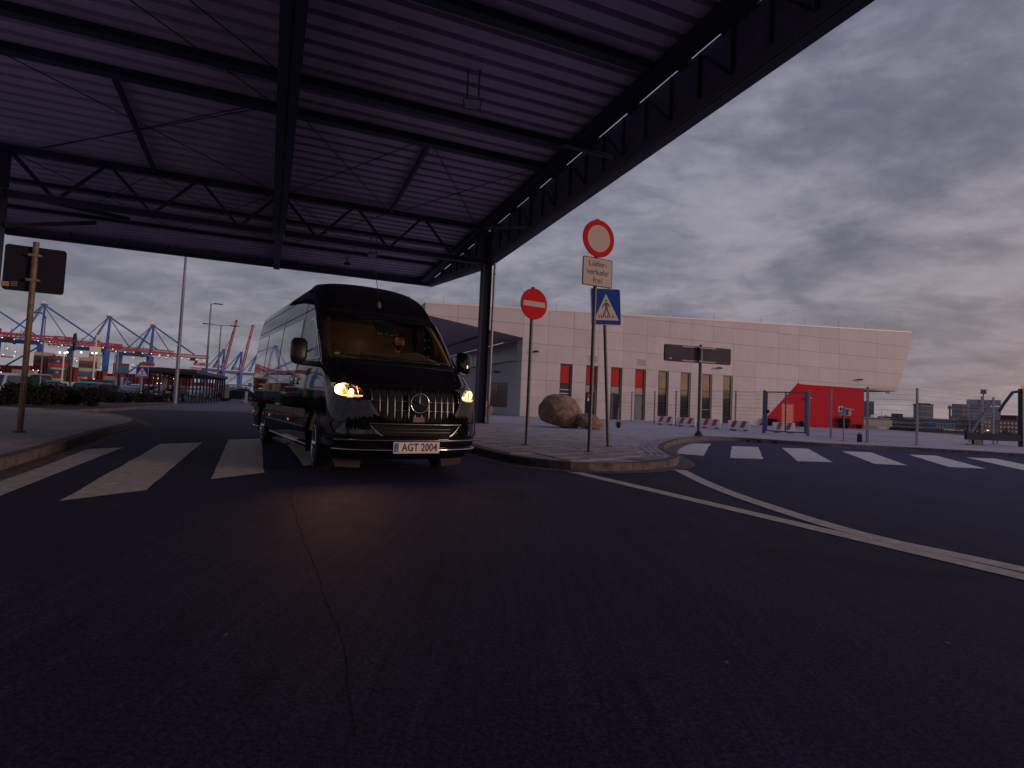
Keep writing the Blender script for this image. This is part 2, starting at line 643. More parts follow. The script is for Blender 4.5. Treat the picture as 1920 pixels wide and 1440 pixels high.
def ribbon(name, pts, d0, d1, z, m, parent=None):
    a, b = offset_line(pts, d0), offset_line(pts, d1)
    mb = MB()
    mb.grid([[(p.x, p.y, z) for p in a], [(p.x, p.y, z) for p in b]])
    return mb.build(name, m, parent)


M_GROUND = mat('far_ground', (0.10, 0.095, 0.10), 0.9, var=0.3, vscale=.05)
g_ = MB().grid([[(x, y, -5.0) for x in (-4000, -400, 0, 400, 4000)] for y in (-1500, -100, 0, 300, 1500, 6000)]).build('ground', M_GROUND)
g_['kind'] = 'structure'
# the raised quay everything near stands on
land = MB().extrude([(x, y, -.5) for x, y in [(-140, -70), (95, -70), (95, 8), (42, 22), (36.0, 40), (37.2, 52), (34, 62), (24, 82), (20, 125), (-140, 125)]], (0, 0, -4.4)).build('quay', M_GROUND)
land['kind'] = 'structure'
road = sheet('road', [(-90, -60), (33, -60), (33, 95), uv(95, -9.4), uv(21, -9.4), uv(21, -60), (-90, -20)], 0.0, M_ASPH)
road2 = MB().grid([[(x, y, 0.0) for x in (33, 60, 90)] for y in (-60, -30, 7.8)]).build('road', M_ASPH)
road2['kind'] = 'structure'
road['kind'] = 'structure'
lot = sheet('car_park', [uv(21, -70), uv(21, -9.3), uv(100, -9.3), uv(100, -70)], -0.42, M_ASPH2, None, 'structure')
MB().add([(*uv(21, -9.4), -.45), (*uv(95, -9.4), -.45), (*uv(95, -9.4), 0), (*uv(21, -9.4), 0)], [(0, 1, 2, 3)]).build('retaining_edge', mat('edge_concrete', (.2, .18, .18), .8), road)
sheet('unshaded_asphalt', [uv(30, -9.3), uv(30, 3.3), uv(90, 3.3), uv(90, -9.3)], .003, M_ASPH2, road)  # pale sheet paints the road brighter where the canopy's shade ends


def brick_mat(name, c1, c2, cm, sc, ang):
    m = bpy.data.materials.new(name)
    m.use_nodes = True
    t = NT(m.node_tree)
    b = m.node_tree.nodes['Principled BSDF']
    tc = t.n('ShaderNodeTexCoord').outputs['Object']
    mp_ = t.n('ShaderNodeMapping', i_0=tc)
    mp_.inputs['Rotation'].default_value = (0, 0, ang)
    br = t.n('ShaderNodeTexBrick', i_Vector=mp_.outputs[0], i_Color1=(*c1, 1), i_Color2=(*c2, 1), i_Mortar=(*cm, 1), i_Scale=1.0)
    br.inputs['Mortar Size'].default_value = 0.008
    br.inputs['Brick Width'].default_value = sc
    br.inputs['Row Height'].default_value = sc
    nz = t.n('ShaderNodeTexNoise', i_Vector=tc, i_Scale=0.9, i_Detail=8.0, i_Roughness=0.65).outputs[0]
    f = t.ramp(nz, [(0.3, 0.62), (0.7, 1.15)])
    m.node_tree.links.new(t.mix(1.0, br.outputs[0], f, 'MULTIPLY'), b.inputs['Base Color'])
    b.inputs['Roughness'].default_value = 0.85
    MATS[name] = m
    return m


M_PAVEFAR = brick_mat('paving_far', (0.44, 0.385, 0.41), (0.40, 0.35, 0.37), (0.26, 0.225, 0.235), 0.5, -RA)

kerb_main = catmull([uv(62, 3.75), uv(40, 3.75), uv(24, 3.75), uv(14, 3.75), (-0.62, 11.15), (-0.05, 9.85), (0.42, 9.22), (1.0, 8.90), (1.6, 8.95), (2.25, 9.36), (2.85, 10.0),
                     (3.28, 10.9), (3.48, 12.2), (3.74, 13.6), (4.36, 15.4), (5.25, 17.4), (6.3, 19.2), (7.2, 20.35), (8.2, 20.75), (9.2, 20.45), (10.4, 19.5), (11.8, 19.25), (13.4, 19.1), (16.3, 18.1), (22, 15.8), (32, 11.6), (40, 8.0)], 0.25)
plaza_poly = [tuple(p) for p in kerb_main] + [(41, 21), (35.2, 40), (36.4, 52), (33, 61), (22, 80), uv(72, 3.9)]
SIDE = 0.115
pav = thing('pavement', kind='structure')
sheet('paving_bed', plaza_poly, SIDE, M_PAVEFAR, pav)


def kerbs(pts, parent, length=1.0, hgt=0.125, wd=0.15, lim=200):
    """kerb stones, one by one, along the line; the pavement lies to the left of it"""
    run, start = 0.0, 0
    for i in range(1, len(pts)):
        run += (pts[i] - pts[i - 1]).length
        if run >= length or i == len(pts) - 1:
            seg = pts[start:i + 1]
            if len(seg) > 1:
                t0, t1 = (seg[1] - seg[0]).normalized(), (seg[-1] - seg[-2]).normalized()
                seg = [seg[0] + t0 * .006] + seg[1:-1] + [seg[-1] - t1 * .006]
                near = min(p.length for p in seg) < 45
                if near:
                    a, b = offset_line(seg, 0.0), offset_line(seg, wd)
                    c = offset_line(seg, 0.02)
                    h = hgt + rnd.uniform(-.004, .004)
                    mb = MB()
                    mb.grid([[(p.x, p.y, -0.02) for p in a], [(p.x, p.y, h - .02) for p in a], [(p.x, p.y, h) for p in c], [(p.x, p.y, h) for p in b], [(p.x, p.y, -.02) for p in b]])
                    for k in (0, -1):
                        e_ = [(q[k].x, q[k].y, z_) for q, z_ in ((a, -.02), (a, h - .02), (c, h), (b, h), (b, -.02))]
                        mb.add(e_, [tuple(range(5))])
                    mb.build('kerb_stone', M_KERB, parent)
            start, run = i, 0.0


kerbs([p for p in kerb_main if p.length < 60][::1], pav)
ribbon('gutter', [p for p in kerb_main if p.length < 40], -0.30, -0.012, 0.006, M_KERB, pav)
# individual slabs on the near corner, the nearest 300
sl = MB().box(-.243, .243, -.243, .243, 0, 0.022).mesh('paving_slab')
slabs = []
inner = [tuple(p) for p in offset_line(kerb_main, 0.17)] + plaza_poly[len(kerb_main):]
for i in range(-4, 34):
    for j in range(0, 60):
        v, u = 3.95 + 0.25 + i * 0.5, 6.0 + j * 0.5 + (0.25 if i % 2 else 0)
        c = AX * u + BX * v
        if all(inside(tuple(c + AX * a + BX * b), inner) for a in (-.25, .25) for b in (-.25, .25)):
            slabs.append((c.length, c))
slabs.sort(key=lambda q: q[0])
sl.materials.append(M_PAVE)
sl2 = sl.copy()
sl2.materials[0] = M_PAVE2
for k, (_, c) in enumerate(slabs[:300]):
    inst('paving_slab', sl if rnd.random() < .7 else sl2, pav, (c.x, c.y, SIDE - .012 + rnd.uniform(-.0035, .0035)), (rnd.uniform(-.003, .003), rnd.uniform(-.003, .003), RA))
# small granite setts in bands that follow the dropped kerb
for off in (0.17, 0.30, 0.43):
    pts = [p for p in kerb_main if 9.5 < p.length and p.x > 2.3 and p.x < 9]
    ribbon('sett_band', pts, off + .012, off + .12, SIDE + .0125 + off * .008, M_PAVE2, pav)
for a, b in [((6.83, 32.85), (9.4, 26.0)), ((5.76, 21.8), (8.24, 23.1)), ((4.6, 25.2), (7.88, 24.0)), ((5.2, 28.5), (8.4, 27.0))]:
    va, vb = Vector(a), Vector(b)
    ribbon('parking_line', [va, va.lerp(vb, .5), vb], -0.05, 0.05, SIDE + .006, M_PAINT, pav)

# left pavement with its kerb
kl = catmull([uv(-12, -2.55), uv(0, -2.6), uv(8, -2.66), uv(12.8, -2.92), (-8.55, 12.8), (-9.35, 14.6), (-10.6, 16.4), (-12.4, 18.2), (-14.8, 19.5), (-17.6, 20.0), (-24, 18.0), (-45, 9)], 0.25)
pav2 = thing('pavement', kind='structure')
sheet('paving_bed', [tuple(p) for p in kl] + [(-60, 0), (-40, -30), uv(-14, -6)], SIDE, M_PAVEFAR, pav2)
kerbs(kl, pav2, wd=0.15)
ribbon('gutter', kl, -0.28, -0.012, 0.006, M_KERB, pav2)
ribbon('edge_band', kl, 0.17, 0.42, SIDE + .004, M_PAVE2, pav2)

# planted island
isl = [uv(20.6, -8.6), uv(21.2, -6.9), uv(27, -5.7), uv(36.5, -4.9), uv(38.2, -5.4), uv(38, -7.4), uv(30, -8.2), uv(22, -9.9), uv(20.4, -14), uv(17.8, -20), uv(16.5, -20), uv(18.6, -12)]
bed = thing('planting_bed', kind='structure')
mb = MB().extrude([(x, y, 0.0) for x, y in isl], (0, 0, 0.10))
mb.build('soil', M_SOIL, bed)
for i in range(len(isl)):
    a, b = Vector(isl[i]), Vector(isl[(i + 1) % len(isl)])
    MB().beam((a.x, a.y, .05), (b.x, b.y, .05), .12, .13).build('kerb_stone', M_KERB, bed)


# road paint
def stripe(q, name='crosswalk_stripe', z=0.005):
    a, b, c, d = [Vector(p) for p in q]
    mb = MB()
    rows = []
    for j in range(13):
        t = j / 12
        l, r_ = a.lerp(d, t), b.lerp(c, t)
        jit = (rnd.uniform(-.012, .012), rnd.uniform(-.012, .012))
        e_ = (r_ - l).normalized()
        l, r_ = l + e_ * jit[0], r_ + e_ * jit[1]
        rows.append([(l.lerp(r_, s).x, l.lerp(r_, s).y, z) for s in (0, .5, 1)])
    mb.grid(rows)
    return mb.build(name, M_PAINT, road)


for k in range(-1, 4):
    o_ = Vector((0.47, 1.55)) * k
    stripe([Vector((-3.71, 4.85)) + o_, Vector((-3.42, 5.53)) + o_, Vector((-5.70, 10.80)) + o_ * .98, Vector((-6.08, 10.14)) + o_ * .98])
for q in [[(3.85, 13.34), (4.43, 12.94), (6.46, 18.17), (5.56, 17.6)], [(4.93, 12.67), (5.71, 12.78), (7.64, 17.45), (6.76, 17.25)], [(6.38, 12.6), (7.23, 12.74), (9.28, 17.7), (8.39, 17.5)],
          [(8.21, 12.81), (8.9, 12.76), (10.9, 17.2), (10.0, 17.15)], [(9.89, 12.84), (10.70, 12.83), (12.7, 17.0), (11.85, 16.95)], [(11.5, 12.7), (12.3, 12.7), (14.3, 16.8), (13.4, 16.75)], [(13.1, 12.6), (13.9, 12.6), (15.9, 16.6), (15.0, 16.55)]]:
    stripe(q)
l1 = catmull([(0.95, 8.81), (1.85, 6.97), (2.68, 5.26), (3.4, 3.79), (4.6, 1.33), (6.0, -1.5)], .4)
ribbon('lane_line', l1, -0.10, 0.10, 0.005, M_PAINT, road)
l2 = catmull([(2.91, 9.60), (2.80, 8.2), (2.80, 6.75), (3.03, 5.0), (3.56, 3.98), (4.8, 1.5), (6.2, -1.3)], .3)
ribbon('lane_line', l2, -0.10, 0.10, 0.0065, M_PAINT, road)
ribbon('lane_line', [Vector((-18.2, 23.3)), Vector((-17.5, 25.1)), Vector((-14.65, 32.8))], -.06, .06, .0045, M_PAINT, road)
M_SEAM = mat('tar_seam', (0.023, 0.019, 0.046), 1.0, spec=0.0)
mnoise_ = lambda p: .008 * math.sin(p.y * 9.1) * math.sin(p.y * 3.7)
cr = catmull([(-3.1, 8.2), (-2.39, 6.41), (-1.79, 4.95), (-1.28, 3.80), (-1.01, 3.22), (-0.82, 2.78), (-0.63, 2.36), (-.4, 1.7)], .07)
cr = [p + Vector((rnd.uniform(-.006, .006), 0)) for p in cr]
cr = [p + Vector((mnoise_(p), 0)) for p in cr]
ribbon('tar_seam', cr, -0.0014, 0.0014, 0.004, M_SEAM, road)

# a few chips and dry leaves on the road
mb = MB()
for x, y in [(-2.35, 4.19), (-1.26, 3.08), (-1.09, 2.35), (-2.27, 3.78), (-1.9, 5.2), (.4, 4.4), (1.3, 3.6), (-.2, 5.6), (2.0, 2.6), (.9, 2.3), (-3.4, 3.2), (-2.9, 2.4)]:
    a, s_ = rnd.uniform(0, 6.28), rnd.uniform(.007, .013)
    mb.add([(x + s_ * math.cos(a + q * 1.57) * (1.5 if q % 2 else 1), y + s_ * math.sin(a + q * 1.57) * (1.5 if q % 2 else 1), .006 + .002 * (q % 2)) for q in range(4)], [(0, 1, 2, 3)])
mb.build('leaf_litter', mat('dry_leaf', (.20, .14, .12), .9), road)['kind'] = 'stuff'
# ------------------------------------------------------------------ canopy over the road
# canopy frame: x = across the road, y = along it
UT = 22.74


def zd(u):
    """underside of the roof deck, falling away from the camera"""
    return 8.60 + 0.0445 * (UT - u)


can = thing('canopy', 'large dark steel canopy with ribbed roof deck and trusses spanning the road', 'canopy', (0, 0, 0), RA)
U0_, U1_, VL, VR = -16.0, 33.0, -11.5, 7.98
# ribbed deck sheets, one per bay across the girder
PITCH = 0.52


def deck(v0, v1, u0, u1):
    prof = []
    u = u0
    while u < u1 - .01:
        for du, dz in ((0.0, 0.0), (0.33, 0.0), (0.345, 0.24), (0.505, 0.24)):
            if u + du < u1:
                prof.append((u + du, dz))
        u += PITCH
    prof.append((u1, 0.0))
    rows = []
    for v in (v0, v1):
        rows.append([(v, a, zd(a) + d) for a, d in prof])
    mb = MB().grid(rows)
    top = [[(v, a, zd(a) + .26) for a in (u0, u1)] for v in (v0, v1)]
    mb.grid(top)
    return mb.build('roof_deck', M_DECK, can)


for va, vb in ((VL, -0.004), (0.004, VR)):
    for ua, ub in ((U0_, 5.3), (5.3, UT), (UT, U1_)):
        deck(va, vb, ua, ub)
# girder along the middle
MB().hexa([(-.2, U0_, zd(U0_) - 1.68), (.2, U0_, zd(U0_) - 1.68), (.2, UT, 6.92), (-.2, UT, 6.92)], [(-.2, U0_, zd(U0_) - .02), (.2, U0_, zd(U0_) - .02), (.2, UT, zd(UT) - .02), (-.2, UT, zd(UT) - .02)]).build('girder', M_STEEL, can)
for s_ in (-1, 1):
    MB().hexa([(s_ * .12 - .1, U0_, zd(U0_) - 1.705), (s_ * .12 + .1, U0_, zd(U0_) - 1.705), (s_ * .12 + .1, UT - .2, 6.89), (s_ * .12 - .1, UT - .2, 6.89)],
              [(s_ * .12 - .1, U0_, zd(U0_) - 1.685), (s_ * .12 + .1, U0_, zd(U0_) - 1.685), (s_ * .12 + .1, UT - .2, 6.915), (s_ * .12 - .1, UT - .2, 6.915)]).build('girder_flange', M_STEEL, can)
MB().hexa([(-.15, UT + .25, 7.2), (.15, UT + .25, 7.2), (.15, U1_ - .1, 7.6), (-.15, U1_ - .1, 7.6)], [(-.15, UT + .25, zd(UT) - .05), (.15, UT + .25, zd(UT) - .05), (.15, U1_ - .1, zd(U1_) - .05), (-.15, U1_ - .1, zd(U1_) - .05)]).build('girder', M_STEEL, can)
# purlins
for u in (-3.0, 2.0, 6.6, 10.9, 15.0, 16.65, 26.2, 29.6):
    hgt = 0.20 if u < 20 else .12
    for va, vb in ((VL + .2, -.21), (.21, 7.74)):
        MB().box(va, vb, u - .10, u + .10, zd(u) - hgt, zd(u) - .004).box(va, vb, u - .14, u + .14, zd(u) - hgt - .02, zd(u) - hgt).build('purlin', M_STEEL, can)


# cross truss
def chord(v0, v1, z0, z1, name):
    MB().box(v0, v1, UT - .11, UT + .11, z0, z1).build(name, M_STEEL, can)


for va, vb in ((-11.2, -.21), (.21, 8.0)):
    chord(va, vb, 8.28, 8.50, 'top_chord')
    chord(va if va > -9 else -8.35, vb, 6.84, 7.04, 'bottom_chord')
MB().box(-8.3, 8.2, UT - .15, UT - .115, 7.05, 7.075).build('cable_tray', M_ZINC, can)
for k in range(-3, 3):
    tn, tn2, bn_ = 2.7 * k, 2.7 * (k + 1), 2.7 * k + 1.35
    for a in (tn, tn2):
        sgn = 1 if bn_ > a else -1
        va = a + sgn * .12
        if abs(va) > 8.0:
            continue
        MB().beam((va, UT, 8.30), (bn_ - sgn * .07, UT, 7.02), .09, .09).build('diagonal', M_STEEL, can)
for u in (UT + 2.5,):
    for va, vb in ((-8, -.2), (.2, 7.9)):
        MB().box(va, vb, u - .06, u + .06, zd(u) - .9, zd(u) - .78).build('rail', M_STEEL, can)
# wind bracing rods and the two short struts
for a, b in [((3.75, 16.6), (0.3, 22.5)), ((.34, 16.6), (3.8, 22.5)), ((4.1, 16.6), (7.6, 22.6)), ((4.5, 22.4), (7.5, 16.9)), ((-6.4, 16.7), (-.5, 22.4)), ((-7.2, 22.4), (-.6, 16.7)), ((-7.0, 22.3), (-.62, 16.5)), ((-5.6, 10.9), (-.3, 16.4)), ((-4.0, 10.9), (-.3, 14.7)), ((.3, UT + .3), (4.0, 29.5)), ((4.0, UT + .3), (.3, 29.5)), ((-.3, UT + .3), (-4.2, 29.5)), ((-4.2, UT + .3), (-.3, 29.5)), ((-4.2, UT + .3), (-8.2, 29.5)), ((-8.2, UT + .3), (-4.2, 29.5))]:
    MB().tube((a[0], a[1], zd(a[1]) - .16), (b[0], b[1], zd(b[1]) - .16), .016, 6).build('tie_rod', M_STEEL, can)
for v in (4.05, -4.05):
    MB().beam((v, 16.75, zd(16.7) - .12), (v, UT - .1, 8.40), .12, .12).build('strut', M_STEEL, can)
# columns (H sections), with the rain pipe on the right one
for sgn, nm in ((-1, 'l'), (1, 'r')):
    v = 8.24 * sgn
    mb = MB().box(v - .19, v - .165, UT - .19, UT + .19, .115, 8.3).box(v + .165, v + .19, UT - .19, UT + .19, .115, 8.3).box(v - .164, v + .164, UT - .012, UT + .012, .115, 8.3)
    mb.box(v - .3, v + .3, UT - .3, UT + .3, .11, .14)
    mb.build('column', M_STEEL, can)
    if sgn > 0:
        MB().path([(v + .10, UT - .5, 7.9), (v + .10, UT - .46, 7.3), (v + .27, UT - .30, 7.0), (v + .27, UT - .30, .14)], .055, 12).build('downpipe', mat('downpipe_zinc', (.40, .36, .36), .5, metal=.2), can, smooth=True)
        MB().tube((v + .27, UT - .36, .85), (v + .27, UT - .45, .85), .06, 12).build('pipe_valve', M_ZINC, can)
        for z in (2.2, 4.4, 6.4):
            MB().tube((v + .27, UT - .30, z), (v + .27, UT - .30, z + .05), .068, 12).build('pipe_clip', M_ZINC, can)
MB().beam((-8.05, UT, 5.9), (-6.3, UT + 2.6, 7.0), .14, .14).build('brace', M_STEEL, can)
MB().beam((-8.1, UT, 7.0), (-5.6, UT + 4.2, 7.7), .16, .16).build('brace', M_STEEL, can)
MB().beam((-7.95, UT, 8.2), (-6.9, UT, 7.05), .09, .09).build('diagonal', M_STEEL, can)
# right edge: edge beam, then a tall fascia box hung just outside it
ue = [U0_, 0.0, 8.0, 16.0, 23.3, U1_]
for a, b in zip(ue[:-1], ue[1:]):
    MB().hexa([(7.74, a, zd(a) - .36), (8.20, a, zd(a) - .36), (8.20, b, zd(b) - .36), (7.74, b, zd(b) - .36)], [(7.985, a, zd(a) + .25), (8.20, a, zd(a) + .25), (8.20, b, zd(b) + .25), (7.985, b, zd(b) + .25)]).build('edge_beam', M_STEEL, can)


def zf(u):
    """bottom of the side fascia"""
    return 6.87 + .048 * (23.3 - u) if u < 23.3 else 6.87 + (u - 23.3) * (7.72 - 6.87) / (U1_ - 23.3)


def zt(u):
    return zd(u) - .288


for a, b in zip(ue[:-1], ue[1:]):
    MB().hexa([(8.30, a, zf(a) + .02), (8.36, a, zf(a) + .02), (8.36, b, zf(b) + .02), (8.30, b, zf(b) + .02)], [(8.30, a, zt(a)), (8.36, a, zt(a)), (8.36, b, zt(b)), (8.30, b, zt(b))]).build('fascia_sheet', M_FASC, can)
    # bottom channel: a light inner web and a dark flange below it
    MB().hexa([(8.22, a, zf(a)), (8.26, a, zf(a)), (8.26, b, zf(b)), (8.22, b, zf(b))], [(8.22, a, zf(a) + .24), (8.26, a, zf(a) + .24), (8.26, b, zf(b) + .24), (8.22, b, zf(b) + .24)]).build('fascia_channel', mat('channel_paint', (.16, .155, .19), .5), can)
    MB().hexa([(8.265, a, zf(a) - .02), (8.56, a, zf(a) - .02), (8.56, b, zf(b) - .02), (8.265, b, zf(b) - .02)], [(8.265, a, zf(a) + .015), (8.56, a, zf(a) + .015), (8.56, b, zf(b) + .015), (8.265, b, zf(b) + .015)]).build('fascia_flange', M_STEEL, can)
u = U0_ + .5
k = 0
while u < U1_ - .4:
    MB().beam((8.265, u, zf(u) + .05), (8.265, u, zt(u) - .06), .06, .06, up=(0, 1, 0)).build('fascia_post', M_STEEL, can)
    if k % 2:
        MB().beam((8.275, u, zf(u) + .25), (8.275, u + .95, zt(u + .95) - .08), .04, .05, up=(1, 0, 0)).build('fascia_diagonal', M_STEEL, can)
    if k % 2 == 0:
        MB().box(8.205, 8.29, u + .3, u + .3 + rnd.uniform(.35, 1.0), zd(u) - .40, zd(u) - .2).build('gap_block', M_STEEL, can)
    u += .97
    k += 1
for a, b in [((7.95, UT, 8.42), (8.27, UT - 4.2, 7.35)), ((7.7, 15.0, zd(15) - .14), (8.27, 13.0, 7.75))]:
    MB().tube(a, b, .07, 8).build('bracket', M_FASC, can)
# far edge
MB().hexa([(VL, U1_, 7.72), (8.4, U1_, 7.72), (8.4, U1_ + .06, 7.72), (VL, U1_ + .06, 7.72)], [(VL, U1_, 8.35), (8.4, U1_, 8.35), (8.4, U1_ + .06, 8.35), (VL, U1_ + .06, 8.35)]).build('fascia_sheet', M_FASC, can)
MB().box(VL, 8.2, U1_ - .35, U1_ - .03, 7.70, 7.76).build('fascia_flange', M_STEEL, can)
for k in range(9):
    MB().beam((-9 + k * 2, U1_ - .35, 7.76), (-9 + k * 2, U1_ - .5, zd(U1_) - .02), .06, .06).build('fascia_post', M_STEEL, can)
# left and near edges (out of the picture)
MB().hexa([(VL - .06, U0_, zd(U0_) - 1.3), (VL, U0_, zd(U0_) - 1.3), (VL, U1_, zd(U1_) - .4), (VL - .06, U1_, zd(U1_) - .4)], [(VL - .06, U0_, zd(U0_) + .2), (VL, U0_, zd(U0_) + .2), (VL, U1_, zd(U1_) + .2), (VL - .06, U1_, zd(U1_) + .2)]).build('fascia_sheet', M_FASC, can)
# floodlights hanging from the deck
for v, u, lab in ((4.12, 12.9, 'grey floodlight on two hanging rods under the canopy deck, ahead of the truss'), (4.05, 26.6, 'small grey floodlight hanging behind the canopy truss')):
    P = AX * u + BX * v
    zt_ = zd(u)
    fl = thing('floodlight', lab, 'floodlight', (P.x, P.y, zt_ - 1.0), RA - R(20), 'floodlights under the canopy')
    for dxx in (-.14, .14):
        MB().tube((dxx, 0, .22), (dxx, 0, 1.0), .022, 8).build('hanging_rod', M_ZINC, fl)
    MB().box(-.2, .2, -.02, .02, .2, .24).build('bracket', M_ZINC, fl)
    MB().hexa([(-.20, -.10, -.06), (.20, -.10, -.06), (.20, .10, .08), (-.20, .10, .08)], [(-.24, -.24, .14), (.24, -.24, .14), (.16, .02, .24), (-.16, .02, .24)]).build('housing', M_FASC, fl)
    MB().hexa([(-.17, -.125, -.035), (.17, -.125, -.035), (.17, -.112, -.04), (-.17, -.112, -.04)], [(-.20, -.235, .115), (.20, -.235, .115), (.20, -.222, .11), (-.20, -.222, .11)]).build('lens', mat('lamp_glass', (.62, .60, .64), .4), fl)
P = AX * 30.8 + BX * 3.4
pod = thing('ceiling_sensor', 'small dark round fitting under the far edge of the canopy', 'sensor', (P.x, P.y, zd(30.8) - .34), RA)
MB().tube((0, 0, .08), (0, 0, .36), .03, 8).build('stem', M_DARK, pod)
MB().lathe([(0, -.06), (.16, -.04), (.2, .02), (.16, .08), (0, .10)], 14).build('housing', M_DARK, pod, smooth=True)
# ------------------------------------------------------------------ terminal building
BP, BA = Vector((0.855, 40.873)), R(19.934)
bld = thing('terminal_building', 'long pale panelled terminal with slanted roofline, slit windows and red ground-floor block', 'building', (BP.x, BP.y, 0), BA)
# facade frame: x = along the facade, y = into the building
def roof_z(s):
    return 7.61 + (s + 7.15) * (9.55 - 7.61) / (39.8 + 7.15)


def clip(poly, a, b, c):
    """keep a*x + b*y + c >= 0"""
    res = []
    for i in range(len(poly)):
        p, q = poly[i - 1], poly[i]
        dp, dq = a * p[0] + b * p[1] + c, a * q[0] + b * q[1] + c
        if dp >= 0:
            if dq >= 0:
                res.append(q)
            else:
                t = dp / (dp - dq)
                res.append((p[0] + (q[0] - p[0]) * t, p[1] + (q[1] - p[1]) * t))
        elif dq >= 0:
            t = dp / (dp - dq)
            res.append((p[0] + (q[0] - p[0]) * t, p[1] + (q[1] - p[1]) * t))
            res.append(q)
    return res


def hp(p, q):
    """half plane left of p->q"""
    a, b = -(q[1] - p[1]), q[0] - p[0]
    return a, b, -(a * p[0] + b * p[1])


ROOF = hp((39.8, 9.45), (-7.15, 7.51))
LEFT = hp((-7.15, 8), (-7.15, 6))
SOFF = hp((-7.15, 6.745), (0.0, 5.745))
END1 = hp((39.79, 8.58), (39.79, 9.6))
END2 = hp((38.03, 3.75), (39.79, 8.6))
REDL = hp((25.73, 3.85), (21.6, 0.10))          # right of this line is red
zs = [0.12, 1.5, 2.8, 4.1, 5.4, 6.75, 8.05, 9.4, 10.2]
xs_hi = [-7.16, -4.87, -2.44, 0.0, 2.0, 4.04, 6.15, 8.27, 10.38, 12.48, 14.57, 16.67, 18.74, 21.12, 23.5, 25.86, 28.2, 30.54, 32.86, 35.2, 37.5, 39.82]
WIN = [(4.04 + 2.1 * k - (.97 - .0 * k), 4.05 + 2.1 * k) for k in range(8)]
WIN = [(3.06, 4.04), (5.17, 6.15), (7.29, 8.27), (9.42, 10.38), (11.52, 12.48), (13.61, 14.57), (15.70, 16.67), (17.78, 18.74)]
G = 0.008


def panel(x0, x1, z0, z1, extra=(), m=None):
    poly = [(x0 + G, z0 + G), (x1 - G, z0 + G), (x1 - G, z1 - G), (x0 + G, z1 - G)]
    for h in (ROOF, LEFT, END1, END2) + tuple(extra):
        if len(poly) < 3:
            return
        poly = clip(poly, *h)
    if len(poly) < 3 or abs(sum(poly[i - 1][0] * poly[i][1] - poly[i][0] * poly[i - 1][1] for i in range(len(poly)))) < .02:
        return
    dpt = rnd.uniform(-.003, .003)
    MB().extrude([(x, dpt, z) for x, z in poly], (0, .035, 0)).build('panel', m or M_CLAD, bld)


for j in range(len(zs) - 1):
    z0, z1 = zs[j], zs[j + 1]
    for i in range(len(xs_hi) - 1):
        x0, x1 = xs_hi[i], xs_hi[i + 1]
        ex = []
        if x1 <= 0.001:
            if z1 < 5.7:
                continue
            ex.append(SOFF)
        if z0 < 4.0:
            if x0 > 25.8:
                continue
            if x1 > 21.0:
                a, b, c = REDL
                ex.append((a, b, c) if a * 20 + b * 5 + c > 0 else (-a, -b, -c))
            w_ = [q for q in WIN if x0 - .01 < q[0] and q[1] < x1 + .02]
            if w_:
                x1 = w_[0][0]
        if z0 >= 4.0 and x0 > 33 and z0 < 4.2:
            pass
        panel(x0, x1, z0, z1, ex)
# strip under the first overhang course, z 3.75-4.1
for i in range(len(xs_hi) - 1):
    if xs_hi[i] > 25.5:
        panel(xs_hi[i], xs_hi[i + 1], 3.78, 4.1)
# dark backing behind the joints and the mass of the building
mb = MB()
mb.extrude([(0.03, .18, .1), (33.6, .18, .1), (33.6, .18, 3.8), (37.9, .18, 3.8), (39.7, .18, 8.6), (39.7, .18, 9.4), (-7.1, .18, 7.45), (-7.1, .18, 6.76), (0.03, .18, 5.77)], (0, .12, 0))
mb.build('wall', M_WALLB, bld)
for o, (a, b) in enumerate([((-7.15, 7.52), (39.8, 9.46))]):
    MB().hexa([(-7.2, -.03, 7.51), (39.84, -.03, 9.455), (39.84, .5, 9.455), (-7.2, .5, 7.51)], [(-7.2, -.03, 7.62), (39.84, -.03, 9.565), (39.84, .5, 9.565), (-7.2, .5, 7.62)]).build('roof_trim', M_TRIM, bld)
MB().hexa([(-7.17, .5, 7.4), (39.8, .5, 9.3), (39.8, 24, 9.3), (-7.17, 24, 7.4)], [(-7.17, .5, 7.6), (39.8, .5, 9.54), (39.8, 24, 9.54), (-7.17, 24, 7.6)]).build('roof', M_SOFF, bld)
MB().extrude([(-7.15, .2, 6.76), (-7.15, 24, 8.9), (-7.15, 24, 7.5), (-7.15, .2, 7.5)], (.05, 0, 0)).build('side_wall', M_CLADG, bld)
MB().extrude([(39.75, .2, 9.45), (39.75, .2, 8.6), (37.95, .2, 3.78), (37.95, 24, 3.78), (39.75, 24, 8.6), (39.75, 24, 9.45)][:3] + [(37.95, 24, 3.78)], (-.05, 0, 0)).build('side_wall', M_CLADG, bld)
MB().extrude([(33.6, .05, 3.75), (37.95, .05, 3.75), (37.95, 24, 3.75), (33.6, 24, 3.75)], (0, 0, -.06)).build('soffit', M_FRAME, bld)
# lightning rods on the roof
for s_ in (-5.7, 3.0, 12, 17.5, 22.5, 27.5, 31.6, 35, 39.5):
    MB().tube((s_, 1.0, roof_z(s_) - .05), (s_, 1.0, roof_z(s_) + .75), .012, 5).build('lightning_rod', M_ZINC, bld)
